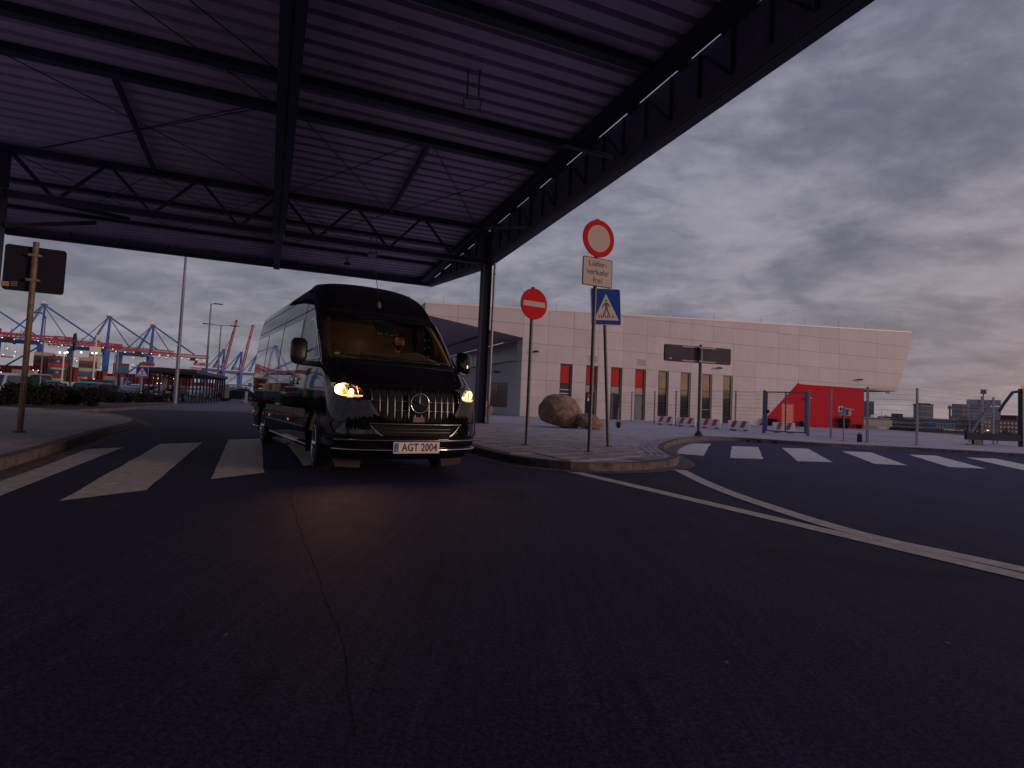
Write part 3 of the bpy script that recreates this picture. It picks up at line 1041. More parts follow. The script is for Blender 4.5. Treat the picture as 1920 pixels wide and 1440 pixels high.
# forecourt under the overhang: sloped soffit and the grey side wall with its own openings
def soffit_z(s, y):
    return 5.745 - s * (6.745 - 5.745) / 7.15 + max(0, y) * .0
for i in range(4):
    ya, yb = .18 + i * 6, .18 + (i + 1) * 6 - .03
    for xa, xb in ((-7.1, -3.6), (-3.57, -.05)):
        MB().hexa([(xa, ya, soffit_z(xa, 0)), (xb, ya, soffit_z(xb, 0)), (xb, yb, soffit_z(xb, 0)), (xa, yb, soffit_z(xa, 0))], [(xa, ya, soffit_z(xa, 0) + .1), (xb, ya, soffit_z(xb, 0) + .1), (xb, yb, soffit_z(xb, 0) + .1), (xa, yb, soffit_z(xa, 0) + .1)]).build('soffit_panel', M_SOFF, bld)
MB().box(-2.3, -2.1, .3, 24, soffit_z(-2.2, 0) - .10, soffit_z(-2.2, 0) - .004).build('soffit_beam', M_DARK, bld)
ys = [0.04, 1.15, 2.75, 5.0, 7.3, 9.6, 12, 14.4, 17, 19.5, 22, 24]
for j, (z0, z1) in enumerate([(0.12, 1.45), (1.45, 2.75), (2.75, 4.1), (4.1, 5.72)]):
    for i in range(len(ys) - 1):
        y0, y1 = ys[i], ys[i + 1]
        if z0 >= 4.1 and 1.1 < y1 and i >= 1:
            continue
        if i == 2 and j == 0:
            MB().box(0.0, .035, y0 + G, y1 - G, z0 + G, .68).build('panel', M_CLADG, bld)
            continue
        if i in (2, 3) and j == 1:
            if i == 2:
                MB().box(0, .035, y0 + G, y1 - G, 2.6, z1 - G).build('panel', M_CLADG, bld)
            else:
                MB().box(0, .035, y0 + G, y1 - G, 2.6, z1 - G).build('panel', M_CLADG, bld)
            continue
        if i == 3 and j == 0:
            MB().box(0.0, .035, y0 + G, y1 - G, z0 + G, .68).build('panel', M_CLADG, bld)
            continue
        MB().box(0.0, .035, y0 + G, y1 - G, z0 + G, z1 - G).build('panel', M_CLADG, bld)
MB().box(.06, .2, .2, 24, .1, 5.74).build('side_wall', M_WALLB, bld)
M_STRIP = mat('strip_glazing', (0.16, 0.18, 0.20), 0.25, var=.15, vscale=1)
for k, (ya, yb) in enumerate([(1.2, 7.2), (7.35, 12.4), (12.5, 17.8), (17.9, 23.8)]):
    fr = MB().box(.0, .05, ya, yb, 4.18, 4.28).box(0, .05, ya, yb, 5.62, 5.72).build('window', M_CLADG, bld)
    n_ = 5
    for q in range(n_):
        MB().box(.02, .04, ya + (yb - ya) * q / n_ + .01, ya + (yb - ya) * (q + 1) / n_ - .01, 4.28, 5.62).build('pane', M_STRIP, fr)
M_DKGL = mat('dark_glazing', (0.012, 0.013, 0.02), 0.12, spec=.8)
wn = MB().box(-.005, .05, 2.8, 7.3, .68, .74).box(-.005, .05, 2.8, 7.3, 2.52, 2.6).box(-.005, .05, 2.75, 2.82, .68, 2.6).box(-.005, .05, 7.25, 7.3, .68, 2.6).box(-.005, .05, 4.95, 5.02, .74, 2.52).build('window', M_FRAME, bld)
MB().box(.02, .04, 2.82, 4.95, .74, 2.52).build('pane', M_DKGL, wn)
MB().box(.02, .04, 5.02, 7.25, .74, 2.52).build('pane', M_DKGL, wn)
for k in range(10):
    MB().box(.0, .018, 2.84, 4.9, .80 + k * .17, .90 + k * .17).build('slat', M_FRAME, wn)
MB().path([(-.09, 7.5, .12), (-.09, 7.5, 5.5)], .05, 8).build('downpipe', M_CLADG, bld)
# slit windows
M_REDP = mat('red_pane', (0.50, 0.006, 0.014), 0.08, spec=0.45, coat=0.0)
M_MIRR = mat('sunset_tint_glazing', (0.24, 0.175, 0.14), 0.04, spec=.9, coat=.6, var=.3, vscale=1.2)  # beige base colour stands in for sunset sky reflected in the panes
M_BLIND = mat('roller_blind', (0.34, 0.31, 0.27), 0.6)
M_GREENGL = mat('frosted_door_glass', (0.15, 0.19, 0.20), 0.25, spec=.6)
for k, (x0, x1) in enumerate(WIN):
    f_ = MB()
    D = .16
    f_.box(x0, x0 + .035, .0, D, .12, 4.1).box(x1 - .16, x1, .03, D, .12, 4.1).box(x0, x1, .0, D, 4.02, 4.1)
    f_.box(x0 + .035, x1 - .16, .05, D, 2.64, 2.70)
    if k in (1, 2, 3):
        f_.box(x0 + .035, x1 - .16, .05, D, 2.05, 2.13)
    wo = f_.build('window', M_FRAME, bld)
    xa, xb = x0 + .036, x1 - .161

    def pane(z0, z1, m, name='pane'):
        MB().add([(xa, .10, z0), (xb, .10, z0), (xb, .10, z1), (xa, .10, z1)], [(0, 1, 2, 3)]).build(name, m, wo)
        MB().box(xa, xb, .101, .14, z0, z1).build(name + '_back', M_FRAME, wo)
    pane(2.70, 4.02, M_REDP if k < 4 else M_MIRR)
    if k == 0:
        pane(0.12, 2.64, M_DKGL)
        for q in range(3):
            MB().box(xa, xb, .092, .099, 1.6 + q * .28, 1.68 + q * .28).build('slat', M_CLADG, wo)
    elif k in (1, 2):
        pane(2.13, 2.64, M_BLIND)
        pane(0.14, 2.05, M_DKGL, 'door_glass')
        if k == 1:
            MB().box(xa + .22, xa + .45, .085, .099, 1.45, 1.68).build('notice', M_WHITE, wo)
            MB().box(xa + .28, xa + .45, .085, .099, 1.75, 1.92).build('notice', M_CLADG, wo)
        MB().tube((xb - .05, .06, .9), (xb - .05, .06, 1.7), .015, 6).build('handle', M_ZINC, wo)
    elif k == 3:
        pane(2.13, 2.64, M_BLIND)
        pane(0.14, 2.05, M_GREENGL, 'door_glass')
        MB().tube((xb - .08, .07, 1.0), (xb - .08, .07, 1.2), .015, 6).build('handle', M_ZINC, wo)
    else:
        pane(2.18, 2.64, M_MIRR)
        pane(0.14, 2.18, M_DKGL)
        if k == 6:
            MB().box(xa, xb, .08, .1, 1.18, 1.23).build('rail', M_CLADG, wo)
    MB().box(x0, x1, -.02, .1, .12, .15).build('sill', M_CLADG, wo)
# louvre vents
for x0, x1 in ((5.23, 6.14), (9.46, 10.34)):
    fr = MB().box(x0, x0 + .04, -.02, .0, 4.3, 4.92).box(x1 - .04, x1, -.02, .0, 4.3, 4.92).box(x0, x1, -.02, 0, 4.30, 4.34).box(x0, x1, -.02, 0, 4.88, 4.92).build('vent', M_TRIM, bld)
    for q in range(9):
        z = 4.35 + q * .06
        MB().hexa([(x0 + .04, -.015, z), (x1 - .04, -.015, z), (x1 - .04, -.004, z + .03), (x0 + .04, -.004, z + .03)], [(x0 + .04, -.015, z + .012), (x1 - .04, -.015, z + .012), (x1 - .04, -.004, z + .045), (x0 + .04, -.004, z + .045)]).build('slat', mat('vent_slat', (.42, .38, .33), .6), fr)
# red block
RX = [21.6, 25.62, 28.9, 33.65]
mb = MB().extrude([(21.62, -.02, .10), (25.62, -.02, .10), (25.62, -.02, 3.74)], (0, .06, 0))
mb.build('panel', M_RED, bld)
MB().extrude([(25.62 + G, -.02, .10), (28.9 - G, -.02, .10), (28.9 - G, -.02, 3.76), (25.76, -.02, 3.82), (25.62 + G, -.02, 3.74)], (0, .06, 0)).build('panel', M_RED, bld)
MB().extrude([(28.9 + G, -.02, .10), (33.65, -.02, .10), (33.65, -.02, 3.74), (28.9 + G, -.02, 3.76)], (0, .06, 0)).build('panel', M_RED, bld)
MB().box(33.55, 33.65, .045, 24, .1, 3.74).build('side_wall', M_RED, bld)
dr = MB().box(23.97, 25.21, -.045, -.022, .12, 1.96).build('door', M_ORANGE, bld)
MB().box(25.21, 25.30, -.06, -.022, .12, 2.03).box(23.9, 25.30, -.06, -.022, 1.965, 2.03).build('door_frame', mat('door_frame_red', (.22, .01, .02), .5), dr)
MB().box(24.4, 24.62, -.055, -.046, 1.52, 1.60).build('door_plate', M_CLADG, dr)
MB().tube((24.1, -.06, 1.0), (24.1, -.09, 1.0), .03, 8).build('handle', M_ZINC, dr)
# wall lamps and cameras
for s_, z_ in ((.98, 4.83), (17.19, 4.65), (32.88, 4.57)):
    lp = MB().lathe([(0, -.10), (.22, -.06), (.24, -.02), (.1, .05), (0, .07)], 14, 'z', (s_, -.25, z_)).build('wall_lamp', M_DARK, bld, smooth=True)
    MB().tube((s_, 0, z_ + .03), (s_, -.25, z_ + .03), .03, 8).build('arm', M_DARK, lp)
lp = MB().lathe([(0, -.10), (.22, -.06), (.24, -.02), (.1, .05), (0, .07)], 14, 'z', (-.3, 4.65, 3.45)).build('wall_lamp', M_DARK, bld, smooth=True)
MB().beam((0, 4.65, 3.48), (-.75, 4.65, 3.48), .06, .05).build('arm', M_DARK, lp)
for dxx in (0, .35):
    cm = MB().tube((26.75 + dxx, -.08, 2.62), (26.62 + dxx, -.34, 2.52), .11, 12).build('security_camera', M_WHITE, bld, smooth=True)
    MB().tube((26.75 + dxx, 0, 2.62), (26.75 + dxx, -.1, 2.62), .05, 8).build('mount', M_WHITE, cm)
    MB().tube((26.62 + dxx, -.341, 2.52), (26.615 + dxx, -.35, 2.517), .08, 12).build('lens', M_DARK, cm)
for s_ in (37.0, 37.3):
    MB().box(s_, s_ + .08, .3, .38, 3.5, 3.69).build('soffit_lamp', M_DARK, bld)
# ------------------------------------------------------------------ the black van
# van frame: x = the van's right side, y = forward, z = up, origin on the road between the front wheels
VP, VA = Vector((-1.60, 7.925, 0.0)), R(211.5)
van = thing('passenger_van', 'black high-roof passenger van with lit headlights and chrome-barred grille, driving under the canopy', 'van', VP, VA)
VM = Matrix.Translation(VP) @ Matrix.Rotation(VA, 4, 'Z')
M_VAN = mat('van_black_paint', (0.005, 0.005, 0.008), 0.5, coat=1.0, spec=0.0)
M_VTRIM = mat('van_black_trim', (0.010, 0.010, 0.013), 0.42)
M_VGLOSS = mat('van_gloss_black', (0.004, 0.004, 0.006), 0.05, coat=1.0)
M_CHROME = mat('chrome', (0.62, 0.62, 0.64), 0.12, metal=1.0)
M_BAR = mat('dark_chrome', (0.30, 0.30, 0.33), 0.30, metal=1.0)
M_SATIN = mat('satin_trim', (0.30, 0.30, 0.33), 0.25, metal=1.0)
M_TAN = mat('tan_leather', (0.38, 0.265, 0.15), 0.6, var=.12, vscale=6, bump=.1, bscale=200)
M_TAN2 = mat('tan_headliner', (0.25, 0.17, 0.10), 0.8, var=.1, vscale=5)
M_VGLASS = glass('windscreen_glass', (0.90, 0.93, 0.86), 0.035)
M_VGLASS2 = glass('cab_side_glass', (0.55, 0.60, 0.58), 0.06)
M_TINT = mat('tinted_glass', (0.006, 0.007, 0.010), 0.025, coat=1.0, spec=.9)

ZS = [0.22, .30, .42, .52, .60, .68, .80, .95, 1.08, 1.15, 1.22, 1.30, 1.38, 1.44, 1.50, 1.80, 2.12, 2.20, 2.35, 2.53, 2.67, 2.75, 2.79, 2.81]
y0f = interp(ZS, [.86, .92, .965, .97, .966, .963, .960, .948, .90, .845, .74, .60, .43, .27, .17, -.16, -.50, -.60, -.74, -.92, -1.16, -1.38, -1.65, -2.3])
wf = interp(ZS, [.90, .95, .985, 1.0, 1.0, 1.0, 1.0, 1.0, 1.0, 1.0, .998, .994, .988, .982, .976, .955, .918, .908, .885, .845, .775, .66, .45, .02])
df = interp(ZS, [.55, .55, .55, .55, .55, .55, .56, .58, .60, .60, .58, .54, .48, .42, .37, .32, .31, .31, .34, .40, .46, .5, .5, .3])
nf = interp(ZS, [2.5, 2.5, 2.5, 2.5, 2.5, 2.5, 2.5, 2.45, 2.4, 2.4, 2.5, 2.6, 2.8, 3.0, 3.2, 3.4, 3.4, 3.4, 3.2, 2.9, 2.6, 2.4, 2.2, 2.0])
YR, LS = -6.05, 6.0
AXF, AXR, WR = -0.22, -4.55, 0.345


def surf(t, z):
    """point on the body skin: |t| < 1 is the nose, |t| > 1 runs back along the side"""
    s, a = (1 if t >= 0 else -1), abs(t)
    w_, d, n, y0 = wf(z), df(z), nf(z), y0f(z)
    if a <= 1:
        ang = a * math.pi / 2
        return Vector((s * w_ * math.sin(ang) ** (2 / n), y0 - d + d * max(0.0, math.cos(ang)) ** (2 / n), z))
    return Vector((s * w_, max(YR, y0 - d - (a - 1) * LS), z))


def tx(x, z):
    w_, n = wf(z), nf(z)
    return (1 if x >= 0 else -1) * math.asin(min(1, abs(x) / w_) ** (n / 2)) / (math.pi / 2)


def ty(y, z, s=1):
    y0, d, n = y0f(z), df(z), nf(z)
    if y <= y0 - d:
        return s * (1 + (y0 - d - y) / LS)
    return s * math.acos(min(1, max(0, (y - y0 + d) / d)) ** (n / 2)) / (math.pi / 2)


def nrm(t, z):
    e = .004
    a = surf(t + e, z) - surf(t - e, z)
    b = surf(t, min(z + e, 2.805)) - surf(t, z - e)
    n = a.cross(b)
    n.normalize()
    c = surf(t, z)
    if n.dot(Vector((c.x, (c.y - min(c.y, 0.0)) + .05 if abs(t) < 1 else 0, .2))) < 0:
        n = -n
    return n


def patch(name, rows, m, nc=8, off=.004, depth=.0, parent=None, smooth=35, sub=3):
    """a panel lying on the body skin; rows = (z, t_left, t_right); depth gives it edges turned inwards"""
    rr = []
    for k in range(len(rows) - 1):
        for q in range(sub):
            f = q / sub
            rr.append(tuple(lerp(rows[k][i], rows[k + 1][i], f) for i in range(3)))
    rr.append(rows[-1])
    P, N = [], []
    for z, a, b in rr:
        P.append([])
        N.append([])
        for i in range(nc + 1):
            t = lerp(a, b, i / nc)
            n = nrm(t, z)
            P[-1].append(surf(t, z) + n * off)
            N[-1].append(n)
    mb = MB().grid(P)
    if depth:
        B = [[p - n * depth for p, n in zip(pr, nr)] for pr, nr in zip(P, N)]
        mb.grid(B)
        mb.grid([P[0], B[0]]).grid([P[-1], B[-1]])
        mb.grid([[r[0] for r in P], [r[0] for r in B]]).grid([[r[-1] for r in P], [r[-1] for r in B]])
    return mb.build(name, m, parent or van, smooth=smooth)


def xrows(rows, s=1):
    """rows given by x on the nose -> t"""
    return [(z, tx(s * a, z), tx(s * b, z)) for z, a, b in rows]


def yrows(rows, s=1):
    return [(z, ty(a, z, s), ty(b, z, s)) for z, a, b in rows]


def strip_on(name, pts, wd, m, off=.003, parent=None, s=None, raise_=.004):
    """a thin raised line following (t, z) points on the skin"""
    mb = MB()
    a_, b_, c_, d_ = [], [], [], []
    for i, (t, z) in enumerate(pts):
        p = surf(t, z)
        q = surf(*pts[min(i + 1, len(pts) - 1)]) - surf(*pts[max(i - 1, 0)])
        n = nrm(t, z)
        e = n.cross(q.normalized())
        e.normalize()
        a_.append(p + e * wd / 2 + n * off)
        b_.append(p - e * wd / 2 + n * off)
        c_.append(p + e * wd / 2 - n * raise_)
        d_.append(p - e * wd / 2 - n * raise_)
    mb.grid([c_, a_, b_, d_])
    return mb.build(name, m, parent or van, smooth=60)


# --- skin with openings
WS_ROWS = [(1.455, -.91, .91), (1.48, -.945, .945), (1.54, -.957, .957), (1.80, -.936, .936), (2.06, -.900, .900), (2.135, -.882, .882), (2.155, -.84, .84)]


def in_ws(t, z):
    if abs(t) > 1 or z < 1.47 or z > 2.14:
        return False
    hx = interp([1.455, 1.54, 2.14], [.915, .942, .868])(z)
    return abs(surf(t, z).x) < hx


SW_ROWS = [(1.47, -1.02, -.14), (1.50, -1.03, -.13), (1.75, -1.03, -.36), (1.98, -1.02, -.60), (2.06, -1.01, -.70), (2.09, -.98, -.76)]
_swf = interp([q[0] for q in SW_ROWS], [q[2] for q in SW_ROWS])


def in_sw(t, z):
    if abs(t) < .5 or z < 1.49 or z > 2.07:
        return False
    y = surf(t, z).y
    return -1.0 < y < _swf(z) - .03


def in_arch(t, z):
    if abs(t) < .75 or z > .9:
        return False
    y = surf(t, z).y
    return any((y - c) ** 2 + (z - WR) ** 2 < .445 ** 2 for c in (AXF, AXR))


def in_grille(t, z):
    if abs(t) > .6 or z < .70 or z > 1.115:
        return False
    return abs(surf(t, z).x) < interp([.70, .74, .80, .9, 1.0, 1.09, 1.115], [.33, .45, .52, .57, .60, .61, .56])(z)


HL_ROWS = [(.965, .70, .80), (.985, .655, .90), (1.02, .640, .955), (1.06, .655, .978), (1.10, .690, .982), (1.13, .745, .978), (1.148, .83, .96)]
_hla, _hlb = interp([q[0] for q in HL_ROWS], [q[1] for q in HL_ROWS]), interp([q[0] for q in HL_ROWS], [q[2] for q in HL_ROWS])


def in_head(t, z):
    if abs(t) > 1 or z < .975 or z > 1.14:
        return False
    return _hla(z) + .012 < abs(surf(t, z).x) < _hlb(z) - .012


zr = [.24 + i * (2.81 - .24) / 150 for i in range(151)]
zr = [.24 + (2.81 - .24) * (i / 150) for i in range(140)] + [2.64 + .17 * math.sin(i / 16 * math.pi / 2) for i in range(1, 17)]
zr = sorted(set(round(z, 4) for z in zr if z <= 2.8101))
tr = [-2.0 + i / 44 for i in range(44)] + [-1 + i / 44 for i in range(89)] + [1 + (i + 1) / 44 for i in range(44)]
V = [[surf(t, z) for t in tr] for z in zr]
mb = MB()
nu = len(tr)
mb.v = [tuple(p) for row in V for p in row]
for j in range(len(zr) - 1):
    zc = (zr[j] + zr[j + 1]) / 2
    for i in range(nu - 1):
        tc_ = (tr[i] + tr[i + 1]) / 2
        if in_ws(tc_, zc) or in_sw(tc_, zc) or in_arch(tc_, zc) or in_grille(tc_, zc) or in_head(tc_, zc):
            continue
        mb.f.append((j * nu + i, j * nu + i + 1, (j + 1) * nu + i + 1, (j + 1) * nu + i))
# tail
tail = [V[j][0] for j in range(0, len(zr), 6)] + [V[j][-1] for j in range(len(zr) - 1, -1, -6)]
mb.add(tail, [tuple(range(len(tail)))])
me = bpy.data.meshes.new('body')
me.from_pydata(mb.v, [], mb.f)
bm = bmesh.new()
bm.from_mesh(me)
bmesh.ops.remove_doubles(bm, verts=bm.verts, dist=1e-4)
bmesh.ops.recalc_face_normals(bm, faces=bm.faces)
bm.to_mesh(me)
bm.free()
me.polygons.foreach_set('use_smooth', [True] * len(me.polygons))
me.set_sharp_from_angle(angle=R(50))
me.materials.append(M_VAN)
body = bpy.data.objects.new('body', me)
link(body, van)
# floor pan and inner arches keep daylight out of the shell
MB().box(-.80, .80, -5.9, .55, .26, .34).box(-.93, .93, -4.02, -.78, .27, .34).build('floor_pan', M_BLACK, van)
for s_ in (-1, 1):
    for yc in (AXF, AXR):
        mb = MB()
        P, Q = [], []
        for i in range(25):
            a = math.pi * (-.08 + 1.16 * i / 24)
            P.append((s_ * .975, yc + .455 * math.cos(a), WR + .455 * math.sin(a)))
            Q.append((s_ * .60, yc + .455 * math.cos(a), WR + .455 * math.sin(a)))
        mb.grid([P, Q])
        mb.add(Q, [tuple(range(len(Q)))])
        mb.build('wheel_arch', M_BLACK, van)
        # lip round the opening
        P, Q = [], []
        for i in range(33):
            a = math.pi * (-.06 + 1.12 * i / 32)
            for L_, rr in ((P, .425), (Q, .485)):
                y, z = yc + rr * math.cos(a), max(.245, WR + rr * math.sin(a))
                t = ty(y, z, s_)
                L_.append(surf(t, z) + nrm(t, z) * .006)
        MB().grid([P, Q]).build('arch_lip', M_VAN, van, smooth=60)

# --- glass
ws = patch('windscreen', xrows(WS_ROWS), M_VGLASS, 24, .004, 0, sub=5)


def ring(name, outer, inn, m, parent, off=.0065, dep=.012):
    """band between two closed outlines of (t, z) points with equal counts"""
    A = [surf(t, z) + nrm(t, z) * off for t, z in outer]
    B = [surf(t, z) + nrm(t, z) * off for t, z in inn]
    A2 = [p - nrm(*q) * dep for p, q in zip(A, outer)]
    B2 = [p - nrm(*q) * dep for p, q in zip(B, inn)]
    A.append(A[0]); B.append(B[0]); A2.append(A2[0]); B2.append(B2[0])
    mb = MB().grid([A2, A, B, B2])
    return mb.build(name, m, parent, smooth=50)


def outline(rows, nside=5, nflat=16):
    """closed loop of (t, z) from rows (z, tl, tr)"""
    L, Rr = [], []
    for k in range(len(rows) - 1):
        for q in range(nside):
            f = q / nside
            r = [lerp(rows[k][i], rows[k + 1][i], f) for i in range(3)]
            L.append((r[1], r[0]))
            Rr.append((r[2], r[0]))
    L.append((rows[-1][1], rows[-1][0]))
    Rr.append((rows[-1][2], rows[-1][0]))
    top = [(lerp(rows[-1][1], rows[-1][2], i / nflat), rows[-1][0]) for i in range(1, nflat)]
    bot = [(lerp(rows[0][2], rows[0][1], i / nflat), rows[0][0]) for i in range(1, nflat)]
    return L + top + Rr[::-1] + bot


def inset(rows, dz0, dz1, dt):
    """shrink rows: same number of rows, moved in at bottom, top and sides"""
    z0, z1 = rows[0][0], rows[-1][0]
    res = []
    for z, a, b in rows:
        zn = z0 + dz0 + (z - z0) * ((z1 - dz1) - (z0 + dz0)) / (z1 - z0)
        res.append((zn, a + dt, b - dt))
    return res


ws_rows_t = xrows(WS_ROWS)
ring('windscreen_border', outline(ws_rows_t), outline(xrows(inset(WS_ROWS, .020, .045, .018))), M_VGLOSS, ws)
for s_ in (-1, 1):
    g = patch('cab_window', yrows(SW_ROWS, s_), M_VGLASS2, 12, .003, 0, sub=4)
    ring('window_frame', outline(yrows(SW_ROWS, s_)), outline(yrows(inset(SW_ROWS, .03, .03, .045), s_)), M_VGLOSS, g, off=.006)
    strip_on('window_divider', [(ty(-.46, z, s_), z) for z in (1.49, 1.6, 1.7, 1.8, 1.88)], .035, M_VGLOSS, off=.007, parent=g)
    # flush tinted glass along the cabin
    for y0_, y1_, nm in ((-3.05, -1.52, 'cabin_window'), (-4.62, -3.12, 'cabin_window'), (-5.93, -4.70, 'cabin_window')):
        patch(nm, yrows([(1.36, y0_ + .03, y1_ - .03), (1.385, y0_, y1_), (2.10, y0_, y1_), (2.13, y0_ + .03, y1_ - .03)], s_), M_TINT, 8, .006, .008, sub=4)

# --- panel gaps, roof seams and mouldings
M_GAP = mat('panel_gap', (0.0015, 0.0015, 0.002), 0.9)


def frange(a, b, n):
    return [a + (b - a) * i / n for i in range(n + 1)]


for s_ in (-1, 1):
    for yv, za, zb in ((-1.44, .28, 2.42), (-1.10, 1.2, 1.4), (-3.09, .5, 2.30)):
        if yv == -1.10:
            continue
        strip_on('panel_gap', [(ty(yv, z, s_), z) for z in frange(za, zb, 30)], .011, M_GAP, .0025)
    strip_on('panel_gap', [(ty(lerp(-.12, -.68, max(0, (z - 1.42)) / .66), z, s_), z) for z in frange(1.42, 2.08, 14)], .010, M_GAP, .0025)
    strip_on('panel_gap', [(ty(y, 2.235, s_), 2.235) for y in frange(-.9, -6.0, 40)], .013, M_GAP, .0025)
    strip_on('panel_gap', [(ty(y, 2.50, s_), 2.50) for y in frange(-1.15, -6.0, 40)], .012, M_GAP, .0025)
    strip_on('panel_gap', [(ty(y, .80, s_), .80) for y in frange(-.72, -1.40, 6)] + [], .004, M_GAP, .002)
    # lower mouldings
    for ya, yb in ((-.715, -1.43), (-1.455, -4.02), (-5.06, -5.98)):
        patch('side_moulding', yrows([(.69, yb, ya), (.705, yb, ya), (.765, yb, ya), (.78, yb, ya)], s_), M_SATIN if ya > -5 else M_VTRIM, 10, .012, .014, sub=2)
    for ya, yb in ((-.73, -4.0), (-5.08, -5.98)):
        strip_on('chrome_strip', [(ty(y, .535, s_), .535) for y in frange(ya, yb, 24)], .016, M_CHROME, .008)
        strip_on('chrome_strip', [(ty(y, .285, s_), .285) for y in frange(ya, yb, 24)], .018, M_CHROME, .008)
    MB().box(s_ * 1.0 - .05, s_ * 1.0 + .05, -2.9, -1.75, .215, .235).build('running_board', M_SATIN, van)
    for yv in (-1.85, -3.6, -5.6):
        patch('side_marker', yrows([(.575, yv - .05, yv + .01), (.61, yv - .05, yv + .01)], s_), mat('marker_orange', (.6, .10, .03), .3, emit=(1, .20, .08), estr=.45), 2, .008, .008, sub=1)
    # door handles in round cups
    for yv, zz in ((-1.32, 1.20), (-1.62, 1.20)):
        c = surf(ty(yv, zz, s_), zz)
        h_ = MB().ball((c.x, c.y, c.z), .062, 12, 8, sx=.18, sy=.85, sz=1.25).build('door_handle', M_VGLOSS, van, smooth=60)
        MB().beam((c.x + s_ * .018, c.y - .075, c.z + .012), (c.x + s_ * .018, c.y + .075, c.z + .012), .022, .028).build('handle_bar', M_CHROME, h_)
        MB().ball((c.x + s_ * .012, c.y, c.z - .055), .016, 8, 6).build('lock', M_CHROME, h_)
    # roof rail hump at the front corner
    MB().path([surf(ty(y, 2.67, s_), 2.67) + Vector((-s_ * .02, 0, .012)) for y in frange(-1.35, -1.95, 6)], [.004, .016, .02, .02, .02, .016, .004], 8).build('roof_rail', M_VAN, van, smooth=60)
# forehead seam above the windscreen and bonnet shut lines
strip_on('panel_gap', [(tx(x, 2.225 - .03 * abs(x) ** 3), 2.225 - .03 * abs(x) ** 3) for x in frange(-.88, .88, 40)], .014, M_GAP, .0025)
strip_on('forehead_lip', [(tx(x, 2.205 - .03 * abs(x) ** 3), 2.205 - .03 * abs(x) ** 3) for x in frange(-.88, .88, 40)], .010, M_SATIN, .002)
hood = [(x, 1.135) for x in frange(-.62, .62, 20)]
strip_on('panel_gap', [(tx(x, 1.145 - .02 * abs(x)), 1.145 - .02 * abs(x)) for x in frange(-.62, .62, 24)], .011, M_GAP, .0025)
for s_ in (-1, 1):
    pts = [(.62, 1.133), (.70, 1.150), (.78, 1.18), (.83, 1.22), (.855, 1.27), (.865, 1.32), (.86, 1.37), (.83, 1.42), (.78, 1.445)]
    ph = catmull([Vector(p) for p in pts], .02)
    strip_on('panel_gap', [(tx(s_ * p.x, p.y), p.y) for p in ph], .011, M_GAP, .0025)
# cowl with vent grille and wipers under the windscreen
patch('cowl', xrows([(1.415, -.82, .82), (1.452, -.885, .885)]), M_VTRIM, 20, .006, .01, sub=3)
for s_, (xa, xb) in ((1, (.05, .72)), (-1, (-.62, .02))):
    p, q = surf(tx(xa, 1.475), 1.475), surf(tx(xb, 1.505), 1.505)
    n_ = nrm(tx(xa, 1.48), 1.48)
    wi = MB().path([surf(tx(lerp(xa, xb, f), 1.478 + .025 * f), 1.478 + .025 * f) + n_ * .03 for f in frange(0, 1, 8)], .012, 6).build('wiper', M_BLACK, van)
    MB().path([surf(tx(lerp(xa - .08, (xa + xb) / 2, f), 1.455 + .035 * f), 1.455 + .035 * f) + n_ * .045 for f in frange(0, 1, 5)], .011, 6).build('wiper_arm', M_BLACK, wi)
for k in range(16):
    x = -.78 + k * .024
    p = surf(tx(x, 1.405), 1.405) + nrm(tx(x, 1.405), 1.405) * .003
    MB().ball(p, .006, 6, 4).build('vent_hole', M_SATIN, van)
strip_on('vent_edge', [(tx(x, 1.425), 1.425) for x in frange(-.82, -.40, 8)], .012, M_SATIN, .004)

# --- grille
gr = MB()
GR = [(.69, .30), (.72, .42), (.78, .51), (.86, .565), (.95, .60), (1.05, .622), (1.09, .622), (1.112, .59), (1.128, .50)]
grille = patch('grille', [(z, tx(-x, z), tx(x, z)) for z, x in GR], mat('grille_mesh', (.006, .006, .008), .6, bump=.8, bscale=120), 20, -.055, 0, sub=3)
ring('grille_frame', outline([(z, tx(-x - .022, z), tx(x + .022, z)) for z, x in GR]), outline([(z + (.012 if z < .9 else -.010), tx(-x + .012, z), tx(x - .012, z)) for z, x in GR]), M_VGLOSS, grille, off=.016, dep=.075)
_gw = interp([q[0] for q in GR], [q[1] for q in GR])
for k in range(14):
    x = -.572 + .088 * k
    zb = .70
    while _gw(zb) < abs(x) + .02 and zb < 1.0:
        zb += .008
    zt_ = 1.118
    while _gw(zt_) < abs(x) + .012 and zt_ > 1.0:
        zt_ -= .004
    if abs(x) < .06:
        za_list = [(zb, .79), (1.055, zt_)]
    else:
        za_list = [(zb, zt_)]
    for za, zb_ in za_list:
        pts = []
        for f in frange(0, 1, 14):
            z = lerp(za, zb_, f)
            o_ = .012 - .045 * max(0, (f - .80) / .20) ** 2 - .02 * max(0, (.12 - f) / .12) ** 2
            if len(za_list) > 1:
                o_ = .0
            pts.append(surf(tx(x, z), z) + nrm(tx(x, z), z) * o_)
        mb = MB()
        A = [p + Vector((-.0085, -.012, 0)) for p in pts]
        B = [p + Vector((-.005, .004, 0)) for p in pts]
        C = [p + Vector((.005, .004, 0)) for p in pts]
        D = [p + Vector((.0085, -.012, 0)) for p in pts]
        mb.grid([A, B, C, D])
        mb.build('grille_bar', M_BAR, grille, smooth=40)
for z in (.84, .95):
    x = _gw(z) - .03
    MB().path([surf(tx(x_, z), z) - Vector((0, .03, 0)) for x_ in frange(-x, x, 20)], .006, 6).build('grille_rail', M_SATIN, grille)
